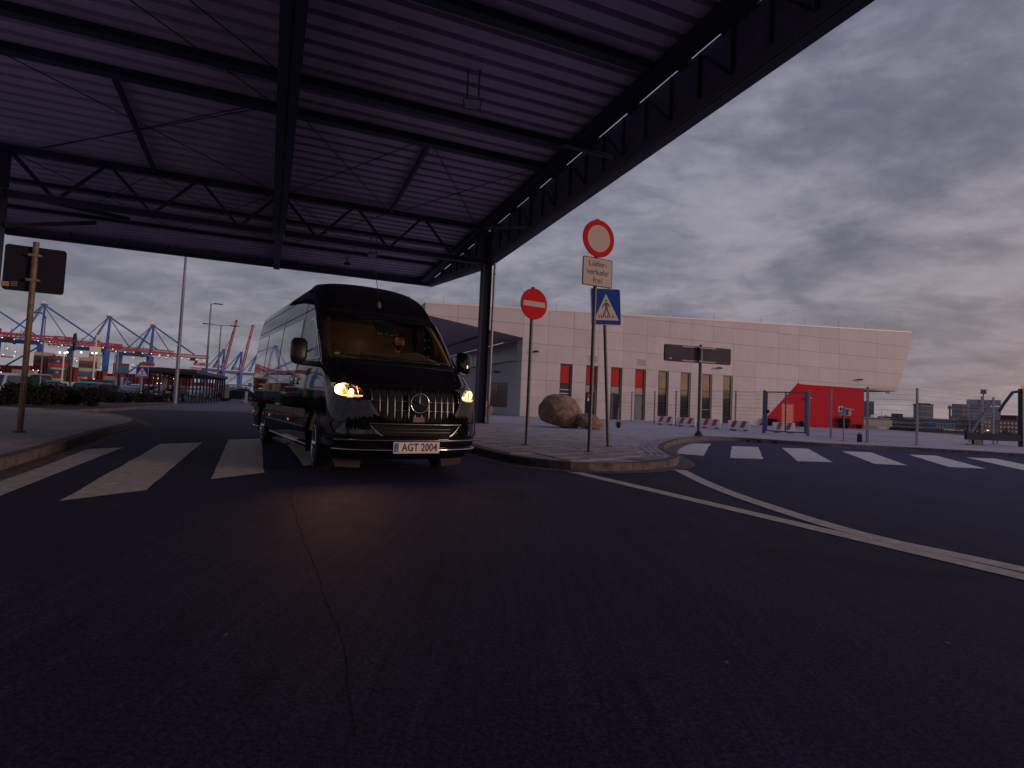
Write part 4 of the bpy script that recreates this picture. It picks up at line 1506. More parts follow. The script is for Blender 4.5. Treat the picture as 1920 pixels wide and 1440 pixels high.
# round emblem: ring with a three-pointed star
ec = surf(0, .935) + Vector((0.0, .035, 0))
em = MB().lathe([(.0, -.03), (.128, -.03), (.128, -.012), (.105, -.008), (0, -.008)], 40, 'y', (ec.x, ec.y, ec.z)).build('emblem', mat('emblem_black', (.004, .004, .005), .5, spec=.15), van, smooth=40)
MB().path([(ec.x + .118 * math.cos(a), ec.y, ec.z + .118 * math.sin(a)) for a in [2 * math.pi * i / 48 for i in range(48)]], .0075, 8, closed=True).build('emblem_ring', M_CHROME, em, smooth=60)
mb = MB()
for k in range(3):
    a = math.pi / 2 + k * 2 * math.pi / 3
    tip = Vector((ec.x + .116 * math.cos(a), ec.y + .001, ec.z + .116 * math.sin(a)))
    mid = Vector((ec.x, ec.y + .014, ec.z))
    for sg in (-1, 1):
        b_ = a + sg * math.pi / 3
        side = Vector((ec.x + .017 * math.cos(b_), ec.y, ec.z + .017 * math.sin(b_)))
        mb.add([mid, tip, side], [(0, 1, 2)])
mb.build('emblem_star', M_CHROME, em)
sc_ = surf(0, .735)
MB().box(-.075, .075, sc_.y - .06, sc_.y + .012, .70, .765).build('radar_cover', mat('radar_cover', (.17, .11, .08), .3), grille)

# --- bumper
M_MESHB = mat('bumper_mesh', (.005, .005, .007), .7, bump=.9, bscale=90)
lower = patch('lower_intake', xrows([(.535, -.43, .43), (.56, -.47, .47), (.62, -.53, .53), (.655, -.55, .55)]), M_MESHB, 20, .004, .01, sub=3)
for z in (.575, .615):
    strip_on('intake_rail', [(tx(x, z), z) for x in frange(-.44, .44, 18)], .010, M_VTRIM, .014, parent=lower)
strip_on('intake_lip', [(tx(x, .672), .672) for x in frange(-.62, .62, 24)], .016, M_VAN, .016)
for s_ in (-1, 1):
    pts = catmull([Vector((.58, .655)), Vector((.545, .61)), Vector((.50, .565)), Vector((.44, .528))], .01)
    strip_on('chrome_fang', [(tx(s_ * p.x, p.y), p.y) for p in pts], .012, M_BAR, .016)
    patch('corner_vent', xrows([(.53, s_ * .66, s_ * .90), (.56, s_ * .63, s_ * .955), (.63, s_ * .63, s_ * .975), (.675, s_ * .66, s_ * .975), (.695, s_ * .72, s_ * .96)]), M_VGLOSS, 12, .005, .0, sub=3)
    ring('corner_vent_frame', outline(xrows([(.52, s_ * .64, s_ * .915), (.56, s_ * .605, s_ * .965), (.63, s_ * .605, s_ * .985), (.685, s_ * .64, s_ * .985), (.715, s_ * .70, s_ * .97)])), outline(xrows([(.535, s_ * .665, s_ * .895), (.56, s_ * .64, s_ * .945), (.63, s_ * .64, s_ * .968), (.67, s_ * .665, s_ * .968), (.69, s_ * .725, s_ * .955)])), M_VAN, van, off=.018, dep=.03)
for z, wd, o_ in ((.475, .032, .024), (.375, .026, .03)):
    strip_on('bumper_ridge', [(tx(x, z), z) for x in frange(-.93, .93, 48)], wd, M_VAN, o_, raise_=.004)
for z, rr, m_ in ((.372, .011, M_CHROME), (.478, .008, M_BAR), (.674, .008, M_BAR)):
    MB().path([surf(tx(x, z), z) + nrm(tx(x, z), z) * .034 for x in frange(-.93 if z < .5 else -.60, .93 if z < .5 else .60, 48)], rr, 8).build('bumper_highlight', m_, van, smooth=60)  # bright tubes added to draw the highlight lines along the bumper
strip_on('tow_eye_gap', [(tx(-.30, z), z) for z in frange(.42, .46, 3)], .03, M_GAP, .004)
# number plate
pl_y = surf(0, .40).y + .045
plate = MB().box(-.275, .325, pl_y, pl_y + .012, .325, .462).build('number_plate', mat('plate_frame', (.55, .50, .48), .35, metal=.3), van)
MB().box(-.262, .312, pl_y + .012, pl_y + .016, .340, .450).build('plate_face', mat('plate_white', (.70, .66, .63), .45), plate)
MB().box(.262, .311, pl_y + .0161, pl_y + .018, .341, .449).build('plate_band', mat('plate_blue', (.02, .14, .50), .4), plate)
text('AGT 2004', .128, M_SIGNK, plate, (-.012, pl_y + .0175, .394), (-1, 0, 0), (0, 0, 1), bold=.0026, spacing=1.06, sx=.80)
text('D', .034, M_SIGNW, plate, (.287, pl_y + .0187, .363), (-1, 0, 0), (0, 0, 1), bold=.0006)
MB().box(-.27, .32, pl_y - .05, pl_y, .335, .45).build('plate_holder', M_BLACK, plate)

# --- headlights
M_HLG = glass('headlight_glass', (.93, .93, .93), .05)
M_REFL = mat('headlight_reflector', (.55, .52, .50), .18, metal=1.0)
for s_, estr, ecol in ((1, 30.0, (1, .46, .12)), (-1, 3.2, (1, .62, .27))):
    hl = patch('headlight', xrows(HL_ROWS, s_), M_HLG, 12, .003, 0, sub=4)
    patch('reflector', xrows(HL_ROWS, s_), M_REFL, 12, -.05, 0, parent=hl, sub=4)
    ring('headlight_rim', outline(xrows([(z, a - .006, b + .004) for z, a, b in HL_ROWS], s_), 4, 6), outline(xrows([(z + (.006 if z < 1.04 else -.006), a + .010, b - .008) for z, a, b in HL_ROWS], s_), 4, 6), M_VGLOSS, hl, off=.004, dep=.06)
    for nm, xa, za, rr, st in (('low_beam', .895, 1.068, .064, 1.0), ('high_beam', .785, 1.045, .032, .10)):
        t = tx(s_ * xa, za)
        c, n_ = surf(t, za), nrm(t, za)
        n2_ = Vector((n_.x * .4, 1, 0)).normalized()
        c = c - n2_ * .045
        mb = MB()
        ax, az = n2_.cross(Vector((0, 0, 1))).normalized(), Vector((0, 0, 1))
        ringp = [c + ax * rr * math.cos(a) + az * rr * math.sin(a) for a in [2 * math.pi * i / 20 for i in range(20)]]
        back = [p - n2_ * .03 for p in ringp]
        mb.grid([ringp + [ringp[0]], back + [back[0]]])
        mb.build(nm + '_bezel', M_CHROME, hl)
        MB().add([p - n2_ * .004 for p in ringp], [tuple(range(20))]).build(nm, mat('%s_%d' % (nm, s_), (.8, .75, .7), .3, emit=ecol, estr=estr * st), hl)
    # glowing light guide along the lower edge
    gp = [surf(tx(s_ * x, .995 + .02 * abs(x - .76)), .995 + .02 * abs(x - .76)) - Vector((0, .02, 0)) for x in frange(.67, .90, 12)]
    MB().path(gp, .007, 6).build('light_guide', mat('light_guide_%d' % s_, (.8, .7, .6), .3, emit=ecol, estr=2.6 if s_ > 0 else 1.4), hl)
    for x in (.70, .82):
        MB().path([surf(tx(s_ * (x + .02 * f), .995 + .11 * f), .995 + .11 * f) - Vector((0, .028, 0)) for f in frange(0, 1, 6)], .006, 6).build('divider', M_SATIN, hl)
    pd = bpy.data.lights.new('bulb', 'POINT')
    pd.energy = 1.6 if s_ > 0 else .3
    pd.color = (1, .55, .22)
    pd.shadow_soft_size = .02
    po = bpy.data.objects.new('bulb_light', pd)
    link(po, hl)
    po.location = surf(tx(s_ * .80, 1.06), 1.06) + Vector((0, -.015, 0))
    # the lamp's own light on road and bumper
    ld = bpy.data.lights.new('headlamp', 'SPOT')
    ld.energy = 22 if s_ > 0 else 5
    ld.color = (1, .50, .24)
    ld.spot_size = R(118)
    ld.spot_blend = .9
    ld.shadow_soft_size = .04
    lo = bpy.data.objects.new('headlamp_beam', ld)
    link(lo, hl)
    p = surf(tx(s_ * .865, 1.05), 1.05)
    lo.location = p + Vector((s_ * .02, .06, 0))
    gd = bpy.data.lights.new('lamp_spill', 'POINT')
    gd.energy = 1.1 if s_ > 0 else .12
    gd.color = (1, .42, .14)
    gd.shadow_soft_size = .05
    go_ = bpy.data.objects.new('lamp_spill', gd)
    link(go_, hl)
    go_.location = p + Vector((s_ * .05, .10, .02))
    lo.rotation_euler = Vector((0, 1, -.30)).to_track_quat('-Z', 'Y').to_euler()

# --- mirrors
for s_ in (-1, 1):
    mr = MB()
    P = []
    for z, y, hw, d in ((1.38, -.20, .04, .05), (1.41, -.20, .08, .09), (1.48, -.20, .10, .10), (1.60, -.21, .102, .095), (1.68, -.225, .095, .08), (1.715, -.235, .07, .05), (1.725, -.24, .03, .02)):
        cxx = s_ * ((1.235 if s_ > 0 else 1.17) - .02 * (z - 1.4))
        P.append([(cxx + hw * (abs(math.cos(a)) ** .6) * (1 if math.cos(a) > 0 else -1), y + d * (abs(math.sin(a)) ** .6) * (1 if math.sin(a) > 0 else -1), z) for a in [2 * math.pi * i / 20 for i in range(21)]])
    mr.grid(P)
    mo = mr.build('mirror', M_VAN if s_ < 0 else M_VTRIM, van, smooth=60)
    mb = MB().hexa([(s_ * .93, -.30, 1.36), (s_ * 1.2, -.28, 1.37), (s_ * 1.2, -.13, 1.37), (s_ * .93, -.10, 1.36)], [(s_ * .93, -.30, 1.425), (s_ * 1.2, -.28, 1.425), (s_ * 1.2, -.13, 1.425), (s_ * .93, -.10, 1.425)])
    mb.build('mirror_arm', M_VTRIM, mo, bevel=.01)
    mcx = 1.235 if s_ > 0 else 1.17
    MB().box(s_ * mcx - .08, s_ * mcx + .08, -.315, -.305, 1.44, 1.68).build('mirror_glass', mat('mirror_glass', (.5, .5, .52), .02, metal=1), mo)
# antenna on the forehead
ap = surf(tx(.02, 2.36), 2.36)
an = MB().ball((ap.x, ap.y, ap.z), .055, 12, 8, sx=.7, sy=.8, sz=1.35).build('antenna_base', mat('antenna_grey', (.10, .09, .11), .5), van, smooth=60)
MB().tube((ap.x, ap.y + .02, ap.z + .04), (ap.x + .02, ap.y - .18, ap.z + .56), .005, 6).build('antenna_rod', M_BLACK, an)

# --- wheels
def wheel(x, y, s_, steer):
    wo = bpy.data.objects.new('wheel', None)
    wo.empty_display_size = .1
    link(wo, van)
    wo.location = (x, y, WR)
    wo.rotation_euler = (0, 0, steer)
    h = s_
    prof = [(.235, -.10 * h), (.30, -.115 * h), (.335, -.10 * h), (WR, -.07 * h), (WR, .07 * h), (.335, .10 * h), (.30, .115 * h), (.262, .112 * h), (.235, .10 * h)]
    MB().lathe(prof, 40, 'x').build('tyre', M_RUB, wo, smooth=40)
    tm = MB()
    for k in range(36):
        a = 2 * math.pi * k / 36
        for q in (-.05, 0, .05):
            tm.beam((q - .02, (WR + .002) * math.cos(a), (WR + .002) * math.sin(a)), (q + .02, (WR + .002) * math.cos(a + .05), (WR + .002) * math.sin(a + .05)), .012, .008, up=(1, 0, 0))
    tm.build('tread', M_RUB, wo)
    MB().lathe([(.238, .085 * h), (.252, .114 * h), (.244, .118 * h), (.228, .105 * h), (.215, .06 * h), (.20, -.02 * h), (.0, -.03 * h)], 40, 'x').build('rim', M_SATIN, wo, smooth=40)
    for k in range(10):
        a = 2 * math.pi * k / 10
        for da in (-.10, .10):
            MB().beam((.075 * h, .05 * math.cos(a), .05 * math.sin(a)), (.100 * h, .232 * math.cos(a + da), .232 * math.sin(a + da)), .022, .026, up=(1, 0, 0)).build('spoke', M_SATIN, wo)
    MB().lathe([(0, .135 * h), (.03, .133 * h), (.05, .115 * h), (.07, .08 * h)], 20, 'x').build('hub_cap', M_CHROME, wo, smooth=40)
    MB().lathe([(.0, .0), (.15, .0), (.15, .012 * h), (0, .012 * h)], 24, 'x').build('brake_disc', M_ZINC, wo)
    return wo


for s_ in (-1, 1):
    wheel(s_ * .855, AXF, s_, R(-7))
    wheel(s_ * .855, AXR, s_, 0)
    MB().hexa([(s_ * .72, AXF - .47, .20), (s_ * .97, AXF - .47, .20), (s_ * .97, AXF - .455, .20), (s_ * .72, AXF - .455, .20)], [(s_ * .72, AXF - .47, .4), (s_ * .97, AXF - .47, .4), (s_ * .97, AXF - .455, .4), (s_ * .72, AXF - .455, .4)]).build('mud_flap', M_RUB, van)
    # light guards hanging in front of the wheels
    MB().hexa([(s_ * .56, .47, .10), (s_ * .86, .44, .12), (s_ * .86, .46, .12), (s_ * .56, .49, .10)], [(s_ * .54, .47, .235), (s_ * .88, .44, .245), (s_ * .88, .46, .245), (s_ * .54, .49, .235)]).build('air_deflector', mat('deflector', (.04, .03, .03), .8), van)

# --- cab interior
MB().extrude([(-.9, -1.60, .36), (.9, -1.60, .36), (.9, -1.60, 1.7), (.86, -1.60, 2.22), (-.86, -1.60, 2.22), (-.9, -1.60, 1.7)], (0, .03, 0)).build('partition', M_TAN, van)
MB().box(-.15, -.05, -.98, -.88, 2.15, 2.168).build('cab_lamp', mat('cab_lamp', (.8, .7, .5), .4, emit=(1, .62, .30), estr=1.5), van)
_cl = bpy.data.lights.new('cab_light', 'POINT')
_cl.energy = 0.75
_cl.color = (1, .56, .28)
_cl.shadow_soft_size = .06
_clo = bpy.data.objects.new('cab_light', _cl)
link(_clo, van)
_clo.location = (0, -.70, 2.06)
MB().box(-.84, .84, -1.58, -.80, 2.17, 2.19).build('headliner', M_TAN2, van)
MB().box(-.82, .82, -1.58, .3, .36, .40).build('cab_floor', M_DARK, van)
dash = []
for i in range(21):
    x = lerp(-.90, .90, i / 20)
    hump = .075 * math.exp(-((x + .42) / .26) ** 2)
    mid_ = .03 * math.exp(-((x - .02) / .3) ** 4)
    sh = -.30 * abs(x) ** 3
    hump *= 1.7
    dash.append([(x, .30 + sh, 1.36), (x, .17 + sh, 1.43), (x, .04 + sh, 1.475 + mid_ * .3), (x, -.12 + sh * .6, 1.525 + hump * .6 + mid_), (x, -.30 + sh * .5, 1.545 + hump + mid_), (x, -.40 + sh * .4, 1.51 + hump), (x, -.44, 1.30), (x, -.42, .9)])
MB().grid(dash).build('dashboard', mat('dashboard_tan', (.60, .47, .27), .7), van, smooth=50)
MB().box(-.16, .40, -.34, -.16, 1.565, 1.605).build('dashboard_shelf', mat('dashboard_tan', (.60, .47, .27)), van, bevel=.015)
stw = MB().path([(-.42 + .19 * math.cos(a), -.60 - .06 * math.sin(a), 1.36 + .185 * math.sin(a)) for a in [2 * math.pi * i / 28 for i in range(28)]], .015, 8, closed=True).build('steering_wheel', M_BLACK, van, smooth=60)
MB().tube((-.42, -.60, 1.36), (-.42, -.38, 1.28), .035, 10).build('column', M_BLACK, stw)
MB().beam((-.60, -.6, 1.36), (-.24, -.6, 1.36), .03, .05).build('spoke', M_BLACK, stw)
for x in (-.42, .46):
    st = MB().box(-.24, .24, -.05, .48, .72, .88).build('seat', M_TAN, van, bevel=.04, loc=(x, -1.15, 0))
    prof = [(-.06, .80, .20), (-.09, 1.0, .235), (-.12, 1.2, .245), (-.15, 1.38, .235), (-.17, 1.50, .19), (-.175, 1.54, .12)]
    P = []
    for y, z, hw in prof:
        P.append([(hw * math.cos(a) * 1.0, y + .085 * math.sin(a), z) for a in [2 * math.pi * i / 20 for i in range(21)]])
    mbk = MB().grid(P)
    mbk.add(P[-1][:-1], [tuple(range(20))])
    mbk.build('backrest', M_TAN2, st, smooth=60)
    MB().ball((0, -.19, 1.70), .155, 16, 10, sx=.9, sy=.42, sz=.72).build('headrest', M_TAN2, st, smooth=60)
    for dxx in (-.06, .06):
        MB().tube((dxx, -.18, 1.50), (dxx, -.19, 1.60), .008, 6).build('headrest_rod', M_BLACK, st)
# pillar trims in tan, and the dark window surrounds behind them
for s_ in (-1, 1):
    MB().path([surf(tx(s_ * x, z), z) + Vector((-s_ * .05, -.09, 0)) for z, x in ((1.47, .90), (1.6, .905), (1.8, .88), (2.0, .84), (2.13, .81))], .030, 8).build('pillar_trim', M_TAN, van, smooth=60)
    MB().box(s_ * .88 - .04, s_ * .88 + .04, -1.30, -1.08, .8, 2.12).build('pillar_trim', M_TAN2, van, bevel=.02)
    MB().box(s_ * .93 - .02, s_ * .93 + .02, -1.55, -.05, .5, 1.46).build('door_lining', M_TAN2, van)
MB().box(-.80, .80, -.86, -.76, 2.11, 2.19).build('header_trim', M_BLACK, van)
# rear-view mirror with stickers, and the green round sticker at the lower corner
mp_ = surf(0.0, 2.0) + Vector((0, -.10, 0))
mir = MB().box(-.16, .12, mp_.y - .06, mp_.y - .02, 1.885, 1.945).build('interior_mirror', M_BLACK, van, bevel=.01)
MB().hexa([(-.10, mp_.y - .04, 1.94), (.10, mp_.y - .04, 1.94), (.10, mp_.y, 1.94), (-.10, mp_.y, 1.94)], [(-.17, mp_.y - .06, 2.09), (.17, mp_.y - .06, 2.09), (.17, mp_.y, 2.09), (-.17, mp_.y, 2.09)]).build('sensor_shroud', M_BLACK, mir)
MB().box(.02, .115, mp_.y - .019, mp_.y - .016, 1.893, 1.94).build('sticker', mat('sticker_green', (.42, .50, .28), .5), mir)
MB().box(-.06, -.01, mp_.y - .019, mp_.y - .016, 1.897, 1.938).build('sticker', mat('sticker_teal', (.30, .45, .45), .5), mir)
MB().box(-.14, -.09, mp_.y - .019, mp_.y - .016, 1.893, 1.92).build('sticker', M_WHITE, mir)
p = surf(tx(.80, 1.545), 1.545)
n_ = nrm(tx(.80, 1.545), 1.545)
p = p + n_ * .006
stk = MB()
ax = n_.cross(Vector((0, 0, 1))).normalized()
az = ax.cross(n_)
stk.add([p + ax * .045 * math.cos(a) + az * .045 * math.sin(a) for a in [2 * math.pi * i / 20 for i in range(20)]], [tuple(range(20))])
so = stk.build('badge_sticker', mat('sticker_darkgreen', (.03, .11, .06), .5), van)
MB().add([p + n_ * .001 + ax * a + az * b for a, b in ((-.028, -.020), (.028, -.020), (.028, -.006), (-.028, -.006))], [(0, 1, 2, 3)]).build('sticker_field', M_WHITE, so)
# ------------------------------------------------------------------ the driver
M_SKIN = mat('skin', (.42, .20, .135), .55, var=.12, vscale=30)
M_HAIR = mat('dark_hair', (.020, .012, .009), .7, bump=.6, bscale=160)
M_BEARD = mat('brown_beard', (.075, .030, .018), .8, bump=.6, bscale=200)
M_SHIRT = mat('light_shirt', (.55, .53, .52), .8, bump=.2, bscale=40)
M_JEAN = mat('dark_trousers', (.02, .022, .03), .8)


def skin_mesh(nodes, edges, levels=2, root=0):
    me = bpy.data.meshes.new('skin_tmp')
    me.from_pydata([n[0] for n in nodes], edges, [])
    o = bpy.data.objects.new('skin_tmp', me)
    COL.objects.link(o)
    o.modifiers.new('s', 'SKIN')
    if not me.skin_vertices:
        bm_ = bmesh.new()
        bm_.from_mesh(me)
        bm_.verts.layers.skin.verify()
        bm_.to_mesh(me)
        bm_.free()
    for i, n in enumerate(nodes):
        r = n[1] if hasattr(n[1], '__len__') else (n[1], n[1])
        me.skin_vertices[0].data[i].radius = r
        me.skin_vertices[0].data[i].use_root = (i == root)
    sb = o.modifiers.new('u', 'SUBSURF')
    sb.levels = sb.render_levels = levels
    bpy.context.view_layer.update()
    res = bpy.data.meshes.new_from_object(o.evaluated_get(bpy.context.evaluated_depsgraph_get()))
    bpy.data.objects.remove(o)
    bpy.data.meshes.remove(me)
    return res


def head_pt(th, ph, off=0.0):
    """th 0..pi from the crown, ph round the axis with 0 = face"""
    x, y, z = math.sin(th) * math.sin(ph), math.sin(th) * math.cos(ph), math.cos(th)
    rx, ry, rz = .079, .100, .132
    low = max(0.0, -z)
    rx *= 1 - .26 * low ** 1.5
    ry *= 1 - .16 * low ** 2
    px, py_, pz = x * rx, y * ry, z * rz
    if y > 0:
        g = lambda cx_, cz_, sx, sz: math.exp(-((px - cx_) / sx) ** 2 - ((pz - cz_) / sz) ** 2)
        py_ += .026 * g(0, -.022, .012, .020) + .012 * g(0, .012, .010, .024)      # nose
        py_ += .007 * g(.03, .034, .024, .010) + .007 * g(-.03, .034, .024, .010)   # brow
        py_ -= .012 * (g(.032, .012, .016, .012) + g(-.032, .012, .016, .012))      # eye sockets
        py_ += .010 * g(0, -.066, .024, .012) - .004 * g(0, -.058, .022, .004)      # lips
        py_ += .014 * g(0, -.110, .030, .022)                                       # chin
    v = Vector((px, py_, pz))
    return v + v.normalized() * off


HC = Vector((-.37, -.86, 1.865))
person = None
pelvis = (-.42, -1.12, .98)
nodes = [(pelvis, (.15, .11)), ((-.42, -1.16, 1.14), (.14, .10)), ((-.42, -1.14, 1.34), (.155, .105)), ((-.41, -1.08, 1.52), (.15, .09)), ((-.385, -.98, 1.64), (.058, .056)), ((-.372, -.90, 1.76), (.054, .054)),
         ((-.22, -1.08, 1.52), (.068, .062)), ((-.15, -.98, 1.28), (.050, .050)), ((-.24, -.72, 1.30), (.038, .036)), ((-.27, -.665, 1.36), (.034, .022)),
         ((-.62, -1.08, 1.52), (.068, .062)), ((-.69, -.98, 1.28), (.050, .050)), ((-.60, -.72, 1.30), (.038, .036)), ((-.575, -.665, 1.36), (.034, .022)),
         ((-.30, -1.05, .96), (.10, .09)), ((-.28, -.62, 1.0), (.075, .07)), ((-.27, -.50, .62), (.055, .055)), ((-.27, -.38, .46), (.05, .04)),
         ((-.54, -1.05, .96), (.10, .09)), ((-.56, -.62, 1.0), (.075, .07)), ((-.57, -.50, .62), (.055, .055)), ((-.57, -.38, .46), (.05, .04))]
edges = [(0, 1), (1, 2), (2, 3), (3, 4), (4, 5), (3, 6), (6, 7), (7, 8), (8, 9), (3, 10), (10, 11), (11, 12), (12, 13), (0, 14), (14, 15), (15, 16), (16, 17), (0, 18), (18, 19), (19, 20), (20, 21)]
bm_all = bmesh.new()
bm_all.from_mesh(skin_mesh(nodes, edges))
for s_, wrist in ((1, (-.27, -.665, 1.36)), (-1, (-.575, -.665, 1.36))):
    w0 = Vector(wrist)
    for k in range(4):
        a = Vector((0, .012, .012 + .018 * k - .02)) + w0
        L_ = (.024, .030, .032, .028)[k]
        f_ = [(tuple(w0), .012), (tuple(a + Vector((s_ * .005, .035, 0))), .0095), (tuple(a + Vector((s_ * .028, .05, 0))), .009), (tuple(a + Vector((s_ * .040, .02, 0))), .0085), (tuple(a + Vector((s_ * .030, .02 - L_, 0))), .0075)]
        bm_all.from_mesh(skin_mesh(f_, [(0, 1), (1, 2), (2, 3), (3, 4)], 1))
    f_ = [(tuple(w0), .013), (tuple(w0 + Vector((-s_ * .01, .015, .03))), .011), (tuple(w0 + Vector((s_ * .012, .02, .055))), .010), (tuple(w0 + Vector((s_ * .03, .01, .065))), .008)]
    bm_all.from_mesh(skin_mesh(f_, [(0, 1), (1, 2), (2, 3)], 1))
NT_, NP_ = 34, 44


def head_grid(t0, t1, p0, p1, nt_, np_, off, wrap=False):
    P = []
    for j in range(nt_ + 1):
        P.append([head_pt(lerp(t0, t1, j / nt_), lerp(p0, p1, i / np_), off(lerp(t0, t1, j / nt_), lerp(p0, p1, i / np_)) if callable(off) else off) + HC for i in range(np_ + 1)])
    return P


tilt = Matrix.Translation(HC) @ Matrix.Rotation(R(-4), 4, 'X') @ Matrix.Rotation(R(8), 4, 'Z') @ Matrix.Translation(-HC)
hm = MB().grid(head_grid(0.001, math.pi - .001, -math.pi, math.pi, NT_, NP_, 0.0))
for s_ in (-1, 1):
    hm.ball((HC.x + s_ * .078, HC.y - .012, HC.z - .002), .03, 10, 8, sx=.35, sy=.7, sz=1.15)
hme = hm.mesh('head_tmp', True)
hme.transform(tilt)
bm_all.from_mesh(hme)
pm = bpy.data.meshes.new('person')
bm_all.to_mesh(pm)
pm.polygons.foreach_set('use_smooth', [True] * len(pm.polygons))
pm.materials.clear()
pm.materials.append(M_SKIN)
for p in pm.polygons:
    p.material_index = 0
person = bpy.data.objects.new('person', pm)
link(person)
person.matrix_world = VM
tag(person, 'bearded man in a light shirt and seat belt driving the black van', 'person')
sm = skin_mesh([(n[0], (n[1][0] + .012, n[1][1] + .012)) for n in nodes[:4]] + [((-.40, -1.03, 1.595), (.075, .07))] + [(nodes[i][0], (nodes[i][1][0] + .012, nodes[i][1][1] + .012)) for i in (6, 7)] + [((-.205, -.80, 1.29), (.052, .052))] + [(nodes[i][0], (nodes[i][1][0] + .012, nodes[i][1][1] + .012)) for i in (10, 11)] + [((-.635, -.80, 1.29), (.052, .052))],
               [(0, 1), (1, 2), (2, 3), (3, 4), (3, 5), (5, 6), (6, 7), (3, 8), (8, 9), (9, 10)])
sm.materials.clear()
sm.materials.append(M_SHIRT)
sm.polygons.foreach_set('use_smooth', [True] * len(sm.polygons))
inst('shirt', sm, person)
tm_ = skin_mesh([(nodes[0][0], (.165, .125))] + [(nodes[i][0], (nodes[i][1][0] + .012, nodes[i][1][1] + .012)) for i in (14, 15, 16, 18, 19, 20)], [(0, 1), (1, 2), (2, 3), (0, 4), (4, 5), (5, 6)])
tm_.materials.clear()
tm_.materials.append(M_JEAN)
tm_.polygons.foreach_set('use_smooth', [True] * len(tm_.polygons))
inst('trousers', tm_, person)


def hpart(name, P, m):
    o = MB().grid(P).build(name, m, person, smooth=60)
    o.data.transform(tilt)
    return o


hpart('hair', head_grid(.001, 1.12, -math.pi, math.pi, 14, 40, lambda t, p: .016 * min(1, (1.16 - t) * 5) + .004 * math.sin(p * 9) * math.sin(t * 7)), M_HAIR)
hpart('hair_back', head_grid(1.05, 1.95, 1.45, 2 * math.pi - 1.45, 10, 26, lambda t, p: .010), M_HAIR)
hpart('beard', head_grid(2.02, 2.95, -1.35, 1.35, 12, 26, lambda t, p: .0085 * min(1, (t - 1.99) * 8) * (0.35 if (abs(p) < .26 and 2.06 < t < 2.16) else 1)), M_BEARD)
hpart('moustache', head_grid(1.90, 2.03, -.34, .34, 3, 10, lambda t, p: .007), M_BEARD)
for s_ in (-1, 1):
    hpart('eyebrow', head_grid(1.27, 1.34, s_ * .20, s_ * .60, 2, 8, .004), M_HAIR)
    c = head_pt(1.47, s_ * .37, -.004) + HC
    e = MB().ball(c, .0115, 10, 8).build('eye', mat('eye_white', (.55, .5, .47), .3), person, smooth=True)
    e.data.transform(tilt)
    e2 = MB().ball(c + Vector((0, .008, 0)), .0058, 8, 6).build('iris', mat('iris', (.03, .03, .035), .3), e, smooth=True)
    e2.data.transform(tilt)
# belt
MB().add([(-.66, -1.22, 1.72), (-.66, -1.20, 1.77), (-.52, -.96, 1.62), (-.49, -.97, 1.57), (-.28, -.99, 1.22), (-.24, -1.0, 1.17), (-.40, -.955, 1.42), (-.36, -.96, 1.38)], [(0, 1, 2, 3), (3, 2, 7, 6), (6, 7, 5, 4)]).build('seat_belt', M_BLACK, person)
# ------------------------------------------------------------------ signs and poles near the road
def round_plate(r, n=40, dy=0.0, th=.004):
    return MB().extrude([(r * math.cos(2 * math.pi * i / n), dy, r * math.sin(2 * math.pi * i / n)) for i in range(n)], (0, th, 0))


def rrect(w_, h_, rad, dy, th, n=5, z0=0.0, x0=0.0):
    pts = []
    for cx_, cz_, a0 in ((w_ / 2 - rad, h_ / 2 - rad, 0), (-w_ / 2 + rad, h_ / 2 - rad, 90), (-w_ / 2 + rad, -h_ / 2 + rad, 180), (w_ / 2 - rad, -h_ / 2 + rad, 270)):
        for k in range(n + 1):
            a = R(a0 + 90 * k / n)
            pts.append((x0 + cx_ + rad * math.cos(a), dy, z0 + cz_ + rad * math.sin(a)))
    return MB().extrude(pts, (0, th, 0))


# sign frame: the face looks along -y
def pole(parent, h, r=.038, m=None, lean=(0, 0)):
    MB().tube((0, .06, 0), (lean[0], .06 + lean[1], h), r, 14).build('pole', m or M_POLE, parent, smooth=True)
    MB().tube((0, .06, -.01), (0, .06, .02), r * 2.6, 14).build('base_plate', M_DARK, parent)


def clamps(parent, zs_, r=.038, x=0):
    for z in zs_:
        MB().tube((x, .06, z - .02), (x, .06, z + .02), r + .010, 12).box(x - .1, x + .1, .008, .022, z - .02, z + .02).build('clamp', M_ZINC, parent)


def ped_symbol(parent, w_, dy, zc, xc=0.0):
    """white triangle with a walking figure on zebra stripes"""
    tri = [(-.42 * w_, dy, zc - .36 * w_), (.42 * w_, dy, zc - .36 * w_), (.0, dy, zc + .40 * w_)]
    MB().extrude([(x + xc, y, z) for x, y, z in tri], (0, .002, 0)).build('triangle', M_SIGNW, parent)
    mb = MB()
    d2 = dy - .0015

    def q(pts):
        mb.extrude([(xc + x * w_, d2, zc + z * w_) for x, z in pts], (0, .0014, 0))
    q([(.035 * math.cos(a), .205 + .035 * math.sin(a)) for a in [2 * math.pi * i / 12 for i in range(12)]])
    q([(-.05, .15), (.05, .15), (.045, -.06), (-.045, -.06)])
    q([(-.05, .15), (-.045, .09), (-.12, .0), (-.145, .02)])
    q([(.05, .15), (.145, .04), (.12, .015), (.045, .09)])
    q([(-.045, -.06), (.0, -.06), (-.10, -.29), (-.15, -.29)])
    q([(.0, -.06), (.045, -.06), (.155, -.29), (.105, -.29)])
    for x in (-.27, -.19, -.05, .02, .20):
        q([(x, -.30), (x + .045, -.30), (x + .025, -.20), (x - .0, -.20)])
    mb.build('walker_symbol', M_SIGNK, parent)


FACE = R(38)      # the plates face towards the road, turned from the camera
